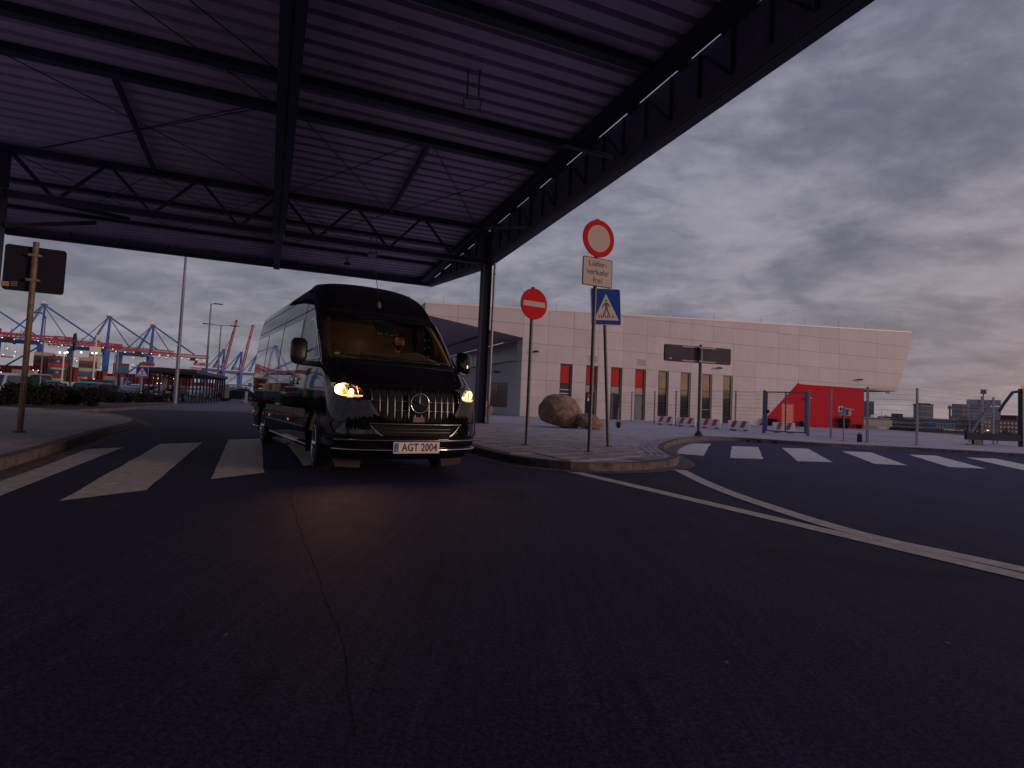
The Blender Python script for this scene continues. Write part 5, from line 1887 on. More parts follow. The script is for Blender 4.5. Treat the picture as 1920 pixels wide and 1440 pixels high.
# no entry
t = thing('no_entry_sign', 'round red no-entry sign with white bar on a grey pole on the pavement', 'road sign', (0.46, 12.18, SIDE), R(31))
pole(t, 3.36)
zc = 3.02
b_ = round_plate(.335, dy=-.012, th=.02).build('plate', M_SIGNG, t)
round_plate(.333, dy=-.0155, th=.003).build('red_disc', M_SIGNR, t)
MB().box(-.275, .275, -.0185, -.016, zc * 0 - .055, .055).build('white_bar', M_SIGNW, t)
for c in t.children:
    if c.name.split('.')[0] in ('plate', 'red_disc', 'white_bar'):
        c.location.z = zc
clamps(t, (zc - .2, zc + .2))
MB().tube((0, .06, 3.36), (0, .06, 3.39), .045, 12).build('cap', M_BLACK, t)
# no vehicles + delivery plate
t = thing('no_vehicles_sign', 'tall pole with round red-rimmed white sign above a white plate reading Lieferverkehr frei', 'road sign', (1.63, 11.06, SIDE), R(27))
pole(t, 4.5)
zc = 4.165
for nm, r_, dy, m in (('plate', .37, -.012, M_SIGNG), ('red_rim', .368, -.0155, M_SIGNR), ('white_disc', .265, -.018, M_SIGNW)):
    round_plate(r_, dy=dy, th=.018 if nm == 'plate' else .0024).build(nm, m, t, loc=(0, 0, zc))
rrect(.70, .56, .03, -.012, .018).build('text_plate', M_SIGNK, t, loc=(0, 0, 3.50))
rrect(.665, .525, .025, -.0145, .0022).build('plate_face', M_SIGNW, t, loc=(0, 0, 3.50))
for k, tx_ in enumerate(('Liefer-', 'verkehr', 'frei')):
    text(tx_, .165, M_SIGNK, t, (0, -.0165, 3.50 + .155 - .16 * k), (1, 0, 0), (0, 0, 1), bold=.001)
clamps(t, (zc - .22, zc + .22, 3.36, 3.66))
MB().tube((0, .06, 4.5), (0, .06, 4.56), .045, 12).build('cap', M_BLACK, t)
# pedestrian crossing, on a leaning pole behind
t = thing('crossing_sign', 'blue square pedestrian crossing sign on a slightly leaning pole, behind the delivery sign', 'road sign', (2.30, 12.80, SIDE), R(24))
t.rotation_euler = (0, R(-4.2), R(24))
pole(t, 3.4)
rrect(.78, .82, .04, -.012, .018).build('plate', M_SIGNW, t, loc=(0, 0, 3.13))
rrect(.755, .795, .035, -.0150, .0026).build('blue_face', M_SIGNB, t, loc=(0, 0, 3.13))
ped_symbol(t, .78, -.0175, 3.11)
clamps(t, (2.9, 3.36))
# wide sign seen from behind
t = thing('direction_sign', 'wide dark sign panel seen from behind, on one pole in front of the pale building', 'road sign', (6.84, 20.5, SIDE), R(16))
MB().tube((0, 0, -.01), (0, 0, 3.28), .062, 16).build('pole', M_POLE, t, smooth=True)
MB().lathe([(.17, 0), (.16, .03), (.085, .16), (.06, .2)], 16).build('pole_base', M_DARK, t, smooth=True)
rrect(2.72, .56, .05, .075, .03, z0=2.93, x0=-.04).build('panel', mat('sign_back_grey', (.085, .075, .095), .7, spec=.2, var=.2, vscale=2), t)
rrect(2.78, .60, .06, .106, .008, z0=2.93, x0=-.04).build('panel_rim', M_SIGNK, t)
for z in (2.68, 3.18):
    MB().box(-.72, .66, .045, .075, z - .022, z + .022).build('rail', mat('sign_rail', (.42, .36, .33), .5), t)
    MB().box(-.09, .09, -.06, .075, z - .03, z + .03).build('clamp', M_ZINC, t)
MB().box(-1.22, -1.12, .072, .0745, 2.70, 2.76).build('maker_mark', M_CLADG, t)
# left pole with a square sign seen from behind
t = thing('square_sign', 'dark square sign seen from behind on a pole at the left edge, by the kerb', 'road sign', (-8.43, 9.98, SIDE), R(28))
MB().tube((0, 0, 0), (0, 0, 3.34), .046, 16).build('pole', mat('warm_toned_pole', (.22, .15, .11), .6, metal=.3, var=.4, vscale=14), t, smooth=True)  # brown base colour carries the warm low sunlight on the pole
MB().tube((0, 0, -.01), (0, 0, .02), .09, 14).build('base_plate', M_DARK, t)
rrect(.86, .80, .05, .055, .02, z0=2.86, x0=-.0).build('panel', mat('sign_back_dark', (.022, .020, .034), .8, spec=.1), t)
for z in (2.66, 3.1):
    MB().box(-.09, .09, -.05, .055, z - .02, z + .02).build('clamp', M_ZINC, t)
MB().box(-.44, -.33, .048, .053, 2.52, 2.60).build('sticker', mat('sticker_orange', (.42, .24, .14), .6), t)
for k in range(3):
    MB().beam((-.31, .05, 2.54 + .03 * k), (-.22, .05, 2.55 + .03 * k), .004, .008).build('scratch', M_CLADG, t)
# traffic mirror / round sign seen edge-on by the hedge
t = thing('edge_on_sign', 'round sign seen edge-on, on a thin pole in front of the hedge', 'road sign', (-20.1, 26.3, .1), R(-60))
MB().tube((0, 0, 0), (0, 0, 3.2), .038, 12).build('pole', mat('warm_toned_pole', (.22, .15, .11)), t, smooth=True)
MB().lathe([(0, .02), (.40, .02), (.42, .05), (.40, .08), (0, .10)], 24, 'y', (0, 0, 2.85)).build('plate', M_SIGNK, t, smooth=40)


def far_crossing(x, y, h, w_, lab, rz, thick=.04):
    t = thing('crossing_sign', lab, 'road sign', (x, y, 0), rz, 'pedestrian crossing signs by the car park')
    MB().tube((0, .06, 0), (0, .06, h), thick, 12).build('pole', M_ZINC, t, smooth=True)
    rrect(w_, w_, .03, -.012, .02).build('plate', M_SIGNW, t, loc=(0, 0, h - w_ / 2))
    rrect(w_ * .95, w_ * .95, .03, -.015, .0028).build('blue_face', M_SIGNB, t, loc=(0, 0, h - w_ / 2))
    ped_symbol(t, w_, -.019, h - w_ / 2)
    return t


far_crossing(-23.06, 36.0, 2.30, .66, 'blue pedestrian crossing sign beside the near corner of the dark shelter', R(28), .06)
far_crossing(-39.9, 60.0, 1.95, .62, 'smaller blue crossing sign among the parked cars left of the shelter', R(30))
far_crossing(-30.6, 52.0, 1.35, .6, 'low blue crossing sign seen between the shelter posts', R(28))
t = thing('parking_sign', 'square light-blue sign with a white arrow mark above the far end of the shelter', 'road sign', (-28.2, 62.5, 0), R(25))
MB().tube((0, .05, 0), (0, .05, 2.0), .04, 10).build('pole', M_ZINC, t)
MB().box(-.19, .19, -.02, .02, 1.62, 2.0).build('plate', mat('sign_cyan', (.02, .25, .42), .4), t)
MB().extrude([(-.09, -.025, 1.81), (.07, -.025, 1.90), (.03, -.025, 1.81), (.07, -.025, 1.72)], (0, .004, 0)).build('arrow_symbol', M_SIGNW, t)


def lamp_post(x, y, h, lab, r0=.10, heads=()):
    t = thing('lamp_post', lab, 'lamp post', (x, y, 0), R(22), 'tall lamp posts by the car park')
    MB().tube((0, 0, 0), (0, 0, h), r0, 12, r2=r0 * .55).build('pole', M_ZINC, t, smooth=True)
    for (dx_, L_) in heads:
        s_ = 1 if dx_ > 0 else -1
        MB().tube((0, 0, h - .05), (dx_ - s_ * L_ * .5, 0, h + .02), .04, 8).build('arm', M_ZINC, t)
        MB().hexa([(dx_ - L_ / 2, -.14, h - .02), (dx_ + L_ / 2, -.14, h - .02), (dx_ + L_ / 2, .14, h - .02), (dx_ - L_ / 2, .14, h - .02)], [(dx_ - L_ / 2, -.1, h + .10), (dx_ + L_ / 2, -.1, h + .06), (dx_ + L_ / 2, .1, h + .06), (dx_ - L_ / 2, .1, h + .10)]).build('lamp_head', M_DARK, t)
    return t


lamp_post(-22.26, 38.42, 11.6, 'tallest pole, rising up to the canopy edge in front of the dark shelter', .125, ((1.2, .8),))
lamp_post(-34.37, 65.0, 10.9, 'slim lamp post with one short arm at its top, right of the tallest pole', .14, ((.75, .9),))
lamp_post(-35.6, 70.0, 9.05, 'slim lamp post with two opposite arms, before the raised crane booms', .13, ((1.5, 1.0), (-1.5, 1.0)))
t = lamp_post(-29.4, 36.0, 5.1, 'thin lamp post with a curved top beside the leftmost crane', .05)
MB().path([(0, 0, 5.1), (-.12, 0, 5.35), (-.35, 0, 5.42), (-.6, 0, 5.38)], .05, 8).build('arm', M_ZINC, t)
lamp_post(-28.1, 41, 3.6, 'grey post with a small box, standing behind the dark parked estate car', .11)
lamp_post(-31.4, 45.5, 3.6, 'thin pale post behind the hedge, left of the grey post with the box', .045)
# ------------------------------------------------------------------ plaza: boulders, barriers, fence
from mathutils import noise as mnoise


def boulder(name, lab, loc, dims, rz, seed, grp=None, tilt_=(0, 0)):
    bm_ = bmesh.new()
    bmesh.ops.create_icosphere(bm_, subdivisions=5, radius=1.0)
    off = Vector((seed * 7.1, seed * 3.3, seed * 1.7))
    for v in bm_.verts:
        p = v.co.copy()
        n = mnoise.noise(p * .9 + off) * .16 + mnoise.noise(p * 2.3 + off) * .06 + mnoise.noise(p * 6 + off) * .018 + mnoise.noise(p * 17 + off) * .006
        # blunt facets
        q = p * (1 + n)
        for d_, lim in ((Vector((.3, -.8, .5)).normalized(), .86), (Vector((.75, -.3, .55)).normalized(), .84), (Vector((-.8, -.5, -.2)).normalized(), .88), (Vector((.1, .1, -1)), .72)):
            e = q.dot(d_) - lim
            if e > 0:
                q -= d_ * e * .75
        v.co = Vector((q.x * dims[0], q.y * dims[1], q.z * dims[2]))
    m_ = bpy.data.meshes.new(name)
    rot = Matrix.Rotation(tilt_[0], 3, 'Y') @ Matrix.Rotation(tilt_[1], 3, 'X')
    bmesh.ops.rotate(bm_, verts=bm_.verts, cent=(0, 0, 0), matrix=rot)
    zmin = min(v.co.z for v in bm_.verts)
    for v in bm_.verts:
        v.co.z -= zmin + .03
    bm_.to_mesh(m_)
    bm_.free()
    m_.polygons.foreach_set('use_smooth', [True] * len(m_.polygons))
    m_.materials.append(M_ROCK)
    o = bpy.data.objects.new(name, m_)
    link(o)
    o.location = loc
    o.rotation_euler = (0, 0, rz)
    return tag(o, lab, 'boulder', grp)


boulder('boulder', 'big rounded brown boulder on the pavement behind the no-entry sign', (2.20, 23.3, SIDE), (.92, .72, .72), R(8), 3.0, tilt_=(R(14), 0))
boulder('boulder', 'low flat boulder leaning at the right end of the big boulder', (3.25, 22.75, SIDE), (.56, .40, .34), R(-6), 5.0, tilt_=(R(10), 0))
boulder('boulder', 'pale rounded boulder close behind the canopy column', (-1.55, 36.6, SIDE), (.66, .55, .56), R(30), 8.0)


# red and white striped concrete barriers
def barrier(x, y, rz, lab):
    t = thing('barrier_block', lab, 'barrier', (x, y, SIDE), rz, 'striped barrier blocks behind the fence')
    L_ = 1.02
    prof = [(-.24, 0.07), (.24, 0.07), (.22, .16), (.10, .52), (-.10, .52), (-.22, .16)]
    MB().extrude([(-L_ / 2, a, b) for a, b in prof], (L_, 0, 0)).build('block', M_WHITE, t, bevel=.015)
    for k in (-1, 1):
        MB().box(k * .32 - .1, k * .32 + .1, -.2, .2, 0, .07).build('foot', M_KERB, t)
    for k in range(2):
        x0 = -.40 + k * .44
        for sgn in (-1, 1):
            MB().add([(x0, sgn * .224, .165), (x0 + .2, sgn * .224, .165), (x0 + .34, sgn * .105, .515), (x0 + .14, sgn * .105, .515)], [(0, 1, 2, 3)]).build('red_stripe', mat('barrier_red', (.50, .04, .05), .5, var=.2), t)
    return t


for k, (x, y) in enumerate([(9.6, 34.9), (10.35, 33.2), (11.15, 31.5), (11.85, 29.4), (14.05, 29.2)]):
    barrier(x, y, R(-22) if k < 4 else R(-14), ['striped barrier block farthest away in its row, left of the others', 'striped barrier block left of the direction sign pole', 'striped barrier block just right of the direction sign pole', 'striped barrier block left of the fence gate, in front of blank cladding', 'striped barrier block seen through the framed fence gate'][k])


# welded mesh fence
def fence_run(name, pts, lab, h=2.0, gap=None, flat=True, wire=.004):
    t = thing(name, lab, 'fence', (pts[0][0], pts[0][1], SIDE))
    o = Vector((pts[0][0], pts[0][1], 0))
    P = [Vector((a, b, 0)) - o for a, b in pts]
    for p in P:
        MB().box(p.x - .035, p.x + .035, p.y - .025, p.y + .025, 0, h + .05).box(p.x - .08, p.x + .08, p.y - .08, p.y + .08, 0, .012).build('post', M_ZINC, t)
    for i in range(len(P) - 1):
        if gap and i in gap:
            continue
        a, b = P[i], P[i + 1]
        d = (b - a).normalized()
        a2, b2 = a + d * .04, b - d * .04
        mb = MB()
        n = 10
        for k in range(n + 1):
            z = .06 + (h - .06) * k / n
            mb.beam((a2.x, a2.y, z), (b2.x, b2.y, z), .010, .008)
        L_ = (b2 - a2).length
        m_ = int(L_ / .05)
        for k in range(1, m_):
            q = a2.lerp(b2, k / m_)
            s = wire / 2
            mb.add([(q.x - d.x * s, q.y - d.y * s, .06), (q.x + d.x * s, q.y + d.y * s, .06), (q.x + d.x * s, q.y + d.y * s, h), (q.x - d.x * s, q.y - d.y * s, h)], [(0, 1, 2, 3)])
        mb.build('mesh_panel', M_ZINC, t)
    return t


fence_run('mesh_fence', [(7.55, 41.6), (8.36, 38.8), (9.1, 35.6), (9.75, 33.3), (10.55, 31.6), (11.76, 29.64), (12.26, 27.5)], 'wire mesh fence running from the glass doors to the framed gate', 2.0)
fence_run('mesh_fence', [(13.70, 26.1), (13.64, 24.2), (13.55, 21.6), (15.06, 21.1), (20.6, 24.9), (21.6, 25.5)], 'wire mesh fence in front of the red block, running to the dark gate post', 2.05)
gt = thing('fence_gate', 'narrow framed gate with a dark border in the mesh fence, before the orange door', 'gate', (12.30, 27.45, SIDE), math.atan2(26.15 - 27.45, 13.66 - 12.30))
Lg = math.hypot(26.15 - 27.45, 13.66 - 12.30)
M_GATE = mat('gate_frame_blue', (.13, .15, .23), .7, spec=.2)
MB().box(.06, .12, -.03, .03, .10, 2.0).box(Lg - .12, Lg - .06, -.03, .03, .10, 2.0).box(.12, Lg - .12, -.03, .03, .10, .16).box(.12, Lg - .12, -.03, .03, 1.94, 2.0).build('frame', M_GATE, gt)
MB().box(Lg / 2 - .03, Lg / 2 + .03, -.02, .02, .16, 1.94).build('middle_bar', M_GATE, gt)
mb = MB()
for k in range(1, 10):
    z = .16 + 1.78 * k / 10
    mb.beam((.12, 0, z), (Lg - .12, 0, z), .008, .007)
for k in range(1, 33):
    x = .12 + (Lg - .24) * k / 33
    mb.add([(x - .002, 0.005, .16), (x + .002, 0.005, .16), (x + .002, 0.005, 1.94), (x - .002, 0.005, 1.94)], [(0, 1, 2, 3)])
mb.build('mesh_panel', M_ZINC, gt)
MB().box(.10, .2, -.06, .06, .95, 1.12).build('lock_box', M_DARK, gt)
MB().box(-.04, .04, -.04, .04, 0, 2.05).build('post', M_GATE, gt)
MB().box(Lg - .04, Lg + .04, -.04, .04, 0, 2.05).build('post', M_ZINC, gt)
# short fence ends by the glass doors
for x, y, x2, y2, lab in ((6.6, 41.2, 5.9, 38.0, 'short stub of mesh fence left of the green glass door'),):
    fence_run('mesh_fence', [(6.15, 40.6), (7.45, 41.1)], lab, 2.0)
# sliding gate with its post
sg = thing('sliding_gate', 'dark sliding gate rail with a slanted brace at the right picture edge', 'gate', (19.0, 23.8, SIDE), R(8))
MB().box(0, 3.4, -.06, .06, .22, .50).build('beam', mat('gate_grey', (.04, .045, .07), .8, spec=.15), sg)
MB().box(.05, .9, -.05, .05, .0, .04).box(.35, .65, -.06, .06, .04, .22).build('roller_carriage', M_DARK, sg)
MB().beam((.25, 0, .5), (1.3, 0, 1.9), .07, .07).build('brace', M_GATE, sg)
pt = thing('gate_post', 'tall dark gate post with an orange lamp on top at the right picture edge', 'post', (21.75, 24.2, SIDE), R(8))
MB().box(-.13, .13, -.1, .1, 0, 2.45).build('post', mat('gate_post_blue', (.020, .025, .055), .4), pt)
MB().tube((0, 0, 2.45), (0, 0, 2.62), .08, 12).build('warning_lamp', mat('warning_lamp', (.5, .20, .03), .3, emit=(1, .35, .05), estr=.35), pt)
MB().path([(-.1, 0, 2.35), (-.5, 0, 2.28), (-.95, 0, 1.75), (-1.15, 0, 1.45)], .06, 8).build('brace', mat('gate_post_blue', (.02, .025, .055)), pt)
# TOR board behind the fence
tb = thing('information_board', 'grey two-part board headed TOR 1 behind the fence at the right', 'notice board', (22.9, 27.6, SIDE), R(-30))
MB().box(-.55, -.49, .02, .06, 0, 1.3).box(.49, .55, .02, .06, 0, 1.3).build('legs', M_ZINC, tb)
MB().box(-.64, .64, -.02, .02, 1.78, 2.06).build('header_plate', M_SIGNG, tb)
MB().box(-.625, .625, -.024, -.021, 1.79, 2.045).build('header_face', mat('board_grey', (.30, .31, .35), .5), tb)
MB().box(-.64, .64, -.02, .02, 1.10, 1.74).build('text_plate', M_SIGNG, tb)
MB().box(-.625, .625, -.024, -.021, 1.11, 1.73).build('text_face', mat('board_grey', (.30, .31, .35)), tb)
text('TOR 1', .19, M_SIGNK, tb, (0.03, -.026, 1.915), (1, 0, 0), (0, 0, 1), bold=.004)
for z, ws_ in ((1.63, (.40, .52)), (1.50, (.34, .48)), (1.30, (.44, .40)), (1.18, (.14, .30, .36))):
    x = -.52
    mb = MB()
    for q in ws_:
        n = int(q / .045)
        for k in range(n):
            mb.box(x + k * .045, x + k * .045 + .03, -.0265, -.0245, z - .028, z + .028)
        x += q + .07
    mb.build('lettering', M_SIGNK, tb)
MB().box(-.02, .02, .0, .03, 2.06, 2.35).build('top_post', M_ZINC, tb)
MB().box(-.11, .11, -.02, .02, 2.34, 2.56).build('arrow_plate', M_SIGNK, tb)
MB().box(-.09, .09, -.024, -.021, 2.36, 2.54).build('arrow_face', mat('board_grey', (.30, .31, .35)), tb)
MB().extrude([(-.07, -.026, 2.45), (.05, -.026, 2.51), (.05, -.026, 2.39)], (0, .0015, 0)).build('arrow_symbol', M_SIGNK, tb)
# intercom pillar on a thin stand
ic = thing('intercom_stand', 'small roofed intercom box with a square plate on a thin stand before the red wall', 'intercom', (12.95, 22.1, SIDE), R(10))
MB().tube((0, 0, 0), (0, 0, 1.05), .022, 10).box(-.1, .1, -.1, .1, 0, .015).build('stand', M_ZINC, ic)
MB().hexa([(-.06, -.12, .98), (.22, -.12, .98), (.22, .14, .98), (-.06, .14, .98)], [(-.06, -.12, 1.24), (.22, -.12, 1.20), (.22, .14, 1.24), (-.06, .14, 1.28)]).build('box', M_CLADG, ic)
MB().hexa([(-.10, -.2, 1.245), (.28, -.2, 1.205), (.28, .17, 1.25), (-.10, .17, 1.29)], [(-.10, -.2, 1.265), (.28, -.2, 1.225), (.28, .17, 1.27), (-.10, .17, 1.31)]).build('roof', M_TRIM, ic)
MB().box(-.02, .08, -.128, -.121, 1.0, 1.19).build('keypad', M_DARK, ic)
MB().box(.10, .18, -.128, -.121, 1.02, 1.17).build('display', mat('intercom_display', (.55, .45, .2), .4), ic)
MB().box(-.28, -.09, -.05, -.03, 1.12, 1.33).build('plate', M_TRIM, ic)
MB().box(-.22, -.15, -.054, -.051, 1.17, 1.29).build('plate_symbol', M_SIGNK, ic)
# bollard with a lid
bo = thing('bollard', 'short grey bollard with a pale cap on the pavement before the fence', 'bollard', (13.35, 21.75, SIDE))
MB().tube((0, 0, 0), (0, 0, .30), .085, 14).build('body', M_SIGNG, bo, smooth=True)
MB().lathe([(.0, .40), (.06, .38), (.075, .30), (.05, .30)], 14).build('cap', M_CLADG, bo, smooth=True)
t = thing('hydrant_post', 'thin grey standpipe with a short arm near the second glass door', 'standpipe', (4.98, 25.9, SIDE))
MB().tube((0, 0, 0), (0, 0, .85), .03, 10).tube((0, 0, .83), (.10, 0, .83), .03, 10).build('pipe', M_ZINC, t)
MB().tube((0, 0, .85), (0, 0, .90), .05, 10).build('cap', M_ZINC, t)


# small weeds
def tuft(x, y, z, h, n, sp, lab, cat='plant', m=None, grp=None):
    mb = MB()
    for k in range(n):
        a = rnd.uniform(0, 2 * math.pi)
        l_ = h * rnd.uniform(.5, 1)
        s = rnd.uniform(.3, 1) * sp
        b = Vector((rnd.uniform(-.3, .3) * sp, rnd.uniform(-.3, .3) * sp, 0))
        w_ = Vector((-math.sin(a), math.cos(a), 0)) * h * .05
        mid = b + Vector((math.cos(a) * s * .45, math.sin(a) * s * .45, l_ * .7))
        tip = b + Vector((math.cos(a) * s, math.sin(a) * s, l_))
        mb.add([b - w_, b + w_, mid + w_ * 1.4, tip, mid - w_ * 1.4], [(0, 1, 2, 4), (4, 2, 3)])
    o = mb.build('weed_plant', m or M_LEAF, None, loc=(x, y, z))
    return tag(o, lab, cat, grp)


tuft(4.98, 25.75, SIDE, .34, 40, .22, 'small green weed at the foot of the standpipe', m=mat('weed_green', (.05, .085, .035), .7))
cs, sn = math.cos(BA), math.sin(BA)
for k, (s_, h, n, sp, lab) in enumerate([(22.6, .75, 90, .9, 'spreading dark weed at the left foot of the red block, beside the orange door'), (25.9, .55, 60, .5, 'dark weed just right of the orange door'), (30.8, 1.1, 110, .8, 'tall dark weed against the red wall behind the intercom'), (32.6, .5, 60, .55, 'low dark weed at the right corner of the red wall'), (27.4, .18, 20, .25, 'tiny weed at the foot of the red wall, left of centre'), (28.6, .16, 20, .25, 'tiny weed at the foot of the red wall, at centre')]):
    tuft(BP.x + cs * s_ + sn * .35, BP.y + sn * s_ - cs * .35, SIDE, h, n, sp, lab)
for k, (x, y) in enumerate([(8.55, 20.5), (8.9, 20.45), (9.35, 20.2)]):
    tuft(x, y - .16, 0.005, .12, 24, .18, ['dark weed in the gutter at the far side of the right crosswalk, left of three', 'dark weed in the gutter at the far side of the right crosswalk, middle of three', 'dark weed in the gutter at the far side of the right crosswalk, right of three'][k])

# ------------------------------------------------------------------ far shore at the right: the town
M_BRICK = mat('far_brick', (.15, .055, .06), .8, var=.2, vscale=.05)
M_TOWER = mat('far_tower', (.14, .15, .19), .6, var=.1, vscale=.02)
M_WIN = mat('far_window', (.36, .36, .40), .4)
M_WIND = mat('far_window_dark', (.03, .035, .05), .3)


def px(xp, Y):
    """x of something seen at photo column xp from the road, when it stands Y metres ahead"""
    return (xp - 955.0) / 1074.0 * Y


def hgt(yp, xp, Y):
    return CAM_H + (757 + .044 * (xp - 955) - yp) / 1074.0 * Y


def town(name, x0p, x1p, ytop, Y, depth, m, lab, cat, rows=0, cols=0, wm=None, ybase=None):
    X0, X1 = px(x0p, Y), px(x1p, Y)
    H = hgt(ytop, (x0p + x1p) / 2, Y)
    H += 5.0
    t = thing(name, lab, cat, ((X0 + X1) / 2, Y, -5.0))
    w_ = (X1 - X0) / 2
    MB().box(-w_, w_, 0, depth, 0, H).build('walls', m, t)
    if rows:
        for j in range(rows):
            for i in range(cols):
                x = -w_ + (i + .5) * 2 * w_ / cols
                z = H * (.22 + .70 * (j + .5) / rows)
                ww, hh = 2 * w_ / cols * .28, H * .70 / rows * .26
                MB().box(x - ww, x + ww, -.12, .02, z - hh, z + hh).build('window', wm or M_WIN, t)
    return t, w_, H


t, w_, H = town('office_tower', 1630, 1641, 752, 900, 12, M_TOWER, 'slim grey tower block on the far shore just right of the red wall', 'tower', 8, 3, M_WIND)
t, w_, H = town('office_tower', 1729, 1752, 759, 950, 18, M_TOWER, 'broad grey tower with an overhanging top on the far shore', 'tower', 9, 6, M_WIND)
MB().box(-w_ * 1.08, w_ * 1.08, -1, 19, H, H + 1.2).box(-w_ * .7, w_ * .7, 2, 16, H + 1.2, H + 2.6).build('roof_cap', M_DARK, t)
t, w_, H = town('office_tower', 1806, 1834, 758, 850, 20, M_TOWER, 'grey tower with a pale square and ring mark near its top, behind the fence', 'tower', 7, 6, M_WIND)
MB().box(-w_ * .30, w_ * .42, -.3, -.02, H * .66, H * .97).build('sign_panel', M_WIN, t)
MB().path([(w_ * .06 + 2.4 * math.cos(a), -.5, H * .82 + 2.4 * math.sin(a)) for a in [2 * math.pi * i / 20 for i in range(20)]], .35, 6, closed=True).build('ring_mark', M_TOWER, t)
t, w_, H = town('brick_tower', 1836, 1852, 751, 800, 14, M_BRICK, 'dark red-brown tower left of the TOR board', 'tower', 8, 3, M_WIND)
t, w_, H = town('brick_warehouse', 1675, 1757, 788, 330, 16, M_BRICK, 'long low brick building with two rows of pale windows on the far shore', 'building', 2, 20, M_WIN)
MB().hexa([(-w_, -.2, H), (w_, -.2, H), (w_, 16, H), (-w_, 16, H)], [(-w_, 3, H + 1.6), (w_, 3, H + 1.6), (w_, 12, H + 1.6), (-w_, 12, H + 1.6)]).build('roof', M_DARK, t)
MB().box(-w_ * .62, -w_ * .40, 2, 8, H + 1, H + 3.4).build('chimney', M_DARK, t)
t, w_, H = town('blue_warehouse', 1757, 1798, 788, 320, 14, mat('far_blue', (.045, .10, .19), .6), 'blue-fronted low warehouse beside the brick building', 'building', 1, 8, M_WIN)
MB().box(-w_, w_, -.2, 14, H, H + .7).build('roof', mat('far_roof', (.2, .21, .24), .6), t)
t, w_, H = town('beige_shed', 1612, 1675, 786, 250, 14, mat('far_beige', (.50, .42, .31), .7), 'low beige harbour shed right of the red wall', 'building', 0, 0)
MB().box(-w_, w_ * .1, -.1, -.01, .0, H * .52).build('door', mat('far_door_grey', (.22, .24, .28), .6), t)
MB().box(w_ * .2, w_ * .7, -.1, -.01, .0, H * .5).build('door', mat('far_beige2', (.60, .52, .38), .7), t)
t, w_, H = town('apartment_block', 1846, 1925, 787, 300, 16, M_BRICK, 'dark brick apartment block with pale windows at the right edge', 'building', 3, 11, M_WIN)
MB().box(w_ * .55, w_, -.3, 14, H, H + 2.5).build('penthouse', M_DARK, t)
t, w_, H = town('white_vessel', 1618, 1672, 783, 330, 10, M_WHITE, 'white ship superstructure with radar domes showing above the beige shed', 'ship', 0, 0)
MB().ball((0, 3, H + .6), 1.3, 10, 8).build('radar_dome', M_WHITE, t, smooth=True)
MB().box(-w_, w_, -.2, 2, H - .9, H - .3).build('window_band', M_WIND, t)
MB().tube((w_ * .6, 3, H), (w_ * .6, 3, H + 5), .12, 6).box(w_ * .6 - 1.4, w_ * .6 + 1.4, 2.9, 3.1, H + 3, H + 3.2).build('mast', M_WHITE, t)
t = thing('radio_mast', 'thin chimney-like mast with a knob on top behind the blue warehouse', 'mast', (px(1783, 700), 700, -5.0))
H = hgt(763, 1783, 700) + 5
MB().tube((0, 0, 0), (0, 0, H), 1.3, 10, r2=1.0).build('shaft', M_BRICK, t)
MB().lathe([(1.0, H - 3), (2.2, H - 2), (2.2, H), (.6, H + 1.5), (0, H + 3)], 12).build('head', M_BRICK, t)
for xp, yt, Y, lab in ((1790, 776, 600, 'thin green church spire behind the blue warehouse'), (1690, 775, 500, 'small dark church tower with a domed top over the brick building')):
    t = thing('church_tower', lab, 'church', (px(xp, Y), Y, -5.0))
    H = hgt(yt, xp, Y) + 5
    MB().box(-2, 2, 0, 4, 0, H * .6).build('tower', M_DARK, t)
    MB().lathe([(2.2, H * .6), (1.4, H * .75), (.35, H * .9), (0, H)], 8, 'z', (0, 2, 0)).build('spire', M_DARK, t)
    if Y == 500:
        MB().box(2, 26, 1, 12, 0, H * .45).build('nave', M_DARK, t)
M_TREEF = mat('far_foliage', (.030, .032, .034), .9, var=.4, vscale=.4)
for k, (x0, x1, yt, Y, lab) in enumerate([(1652, 1668, 778, 380, 'dark round tree behind the beige shed'), (1800, 1832, 783, 280, 'dark tree clump right of the blue warehouse'), (1832, 1850, 788, 270, 'low dark tree left of the apartment block'), (1880, 1900, 803, 160, 'dark bush in front of the apartment block')]):
    t = thing('far_tree', lab, 'tree', (px((x0 + x1) / 2, Y), Y, -5.0))
    H, hw = hgt(yt, (x0 + x1) / 2, Y) + 5, (x1 - x0) / 2 / 1074 * Y
    MB().tube((0, 0, 0), (0, 0, H * .5), hw * .07, 8).build('trunk', M_TWIG, t)
    mb = MB()
    for i in range(420):
        a, b = rnd.uniform(0, 2 * math.pi), math.acos(rnd.uniform(-1, 1))
        r_ = rnd.uniform(.55, 1.0) * (1 + .25 * math.sin(3 * a + k))
        c = Vector((hw * r_ * math.sin(b) * math.cos(a), hw * .8 * r_ * math.sin(b) * math.sin(a), H * .55 + H * .45 * r_ * math.cos(b)))
        d1 = Vector((rnd.uniform(-1, 1), rnd.uniform(-1, 1), rnd.uniform(-1, 1))).normalized() * hw * .13
        d2 = d1.orthogonal().normalized() * hw * .11
        mb.add([c - d1, c + d2, c + d1, c - d2], [(0, 1, 2, 3)])
    mb.build('crown', M_TREEF, t)
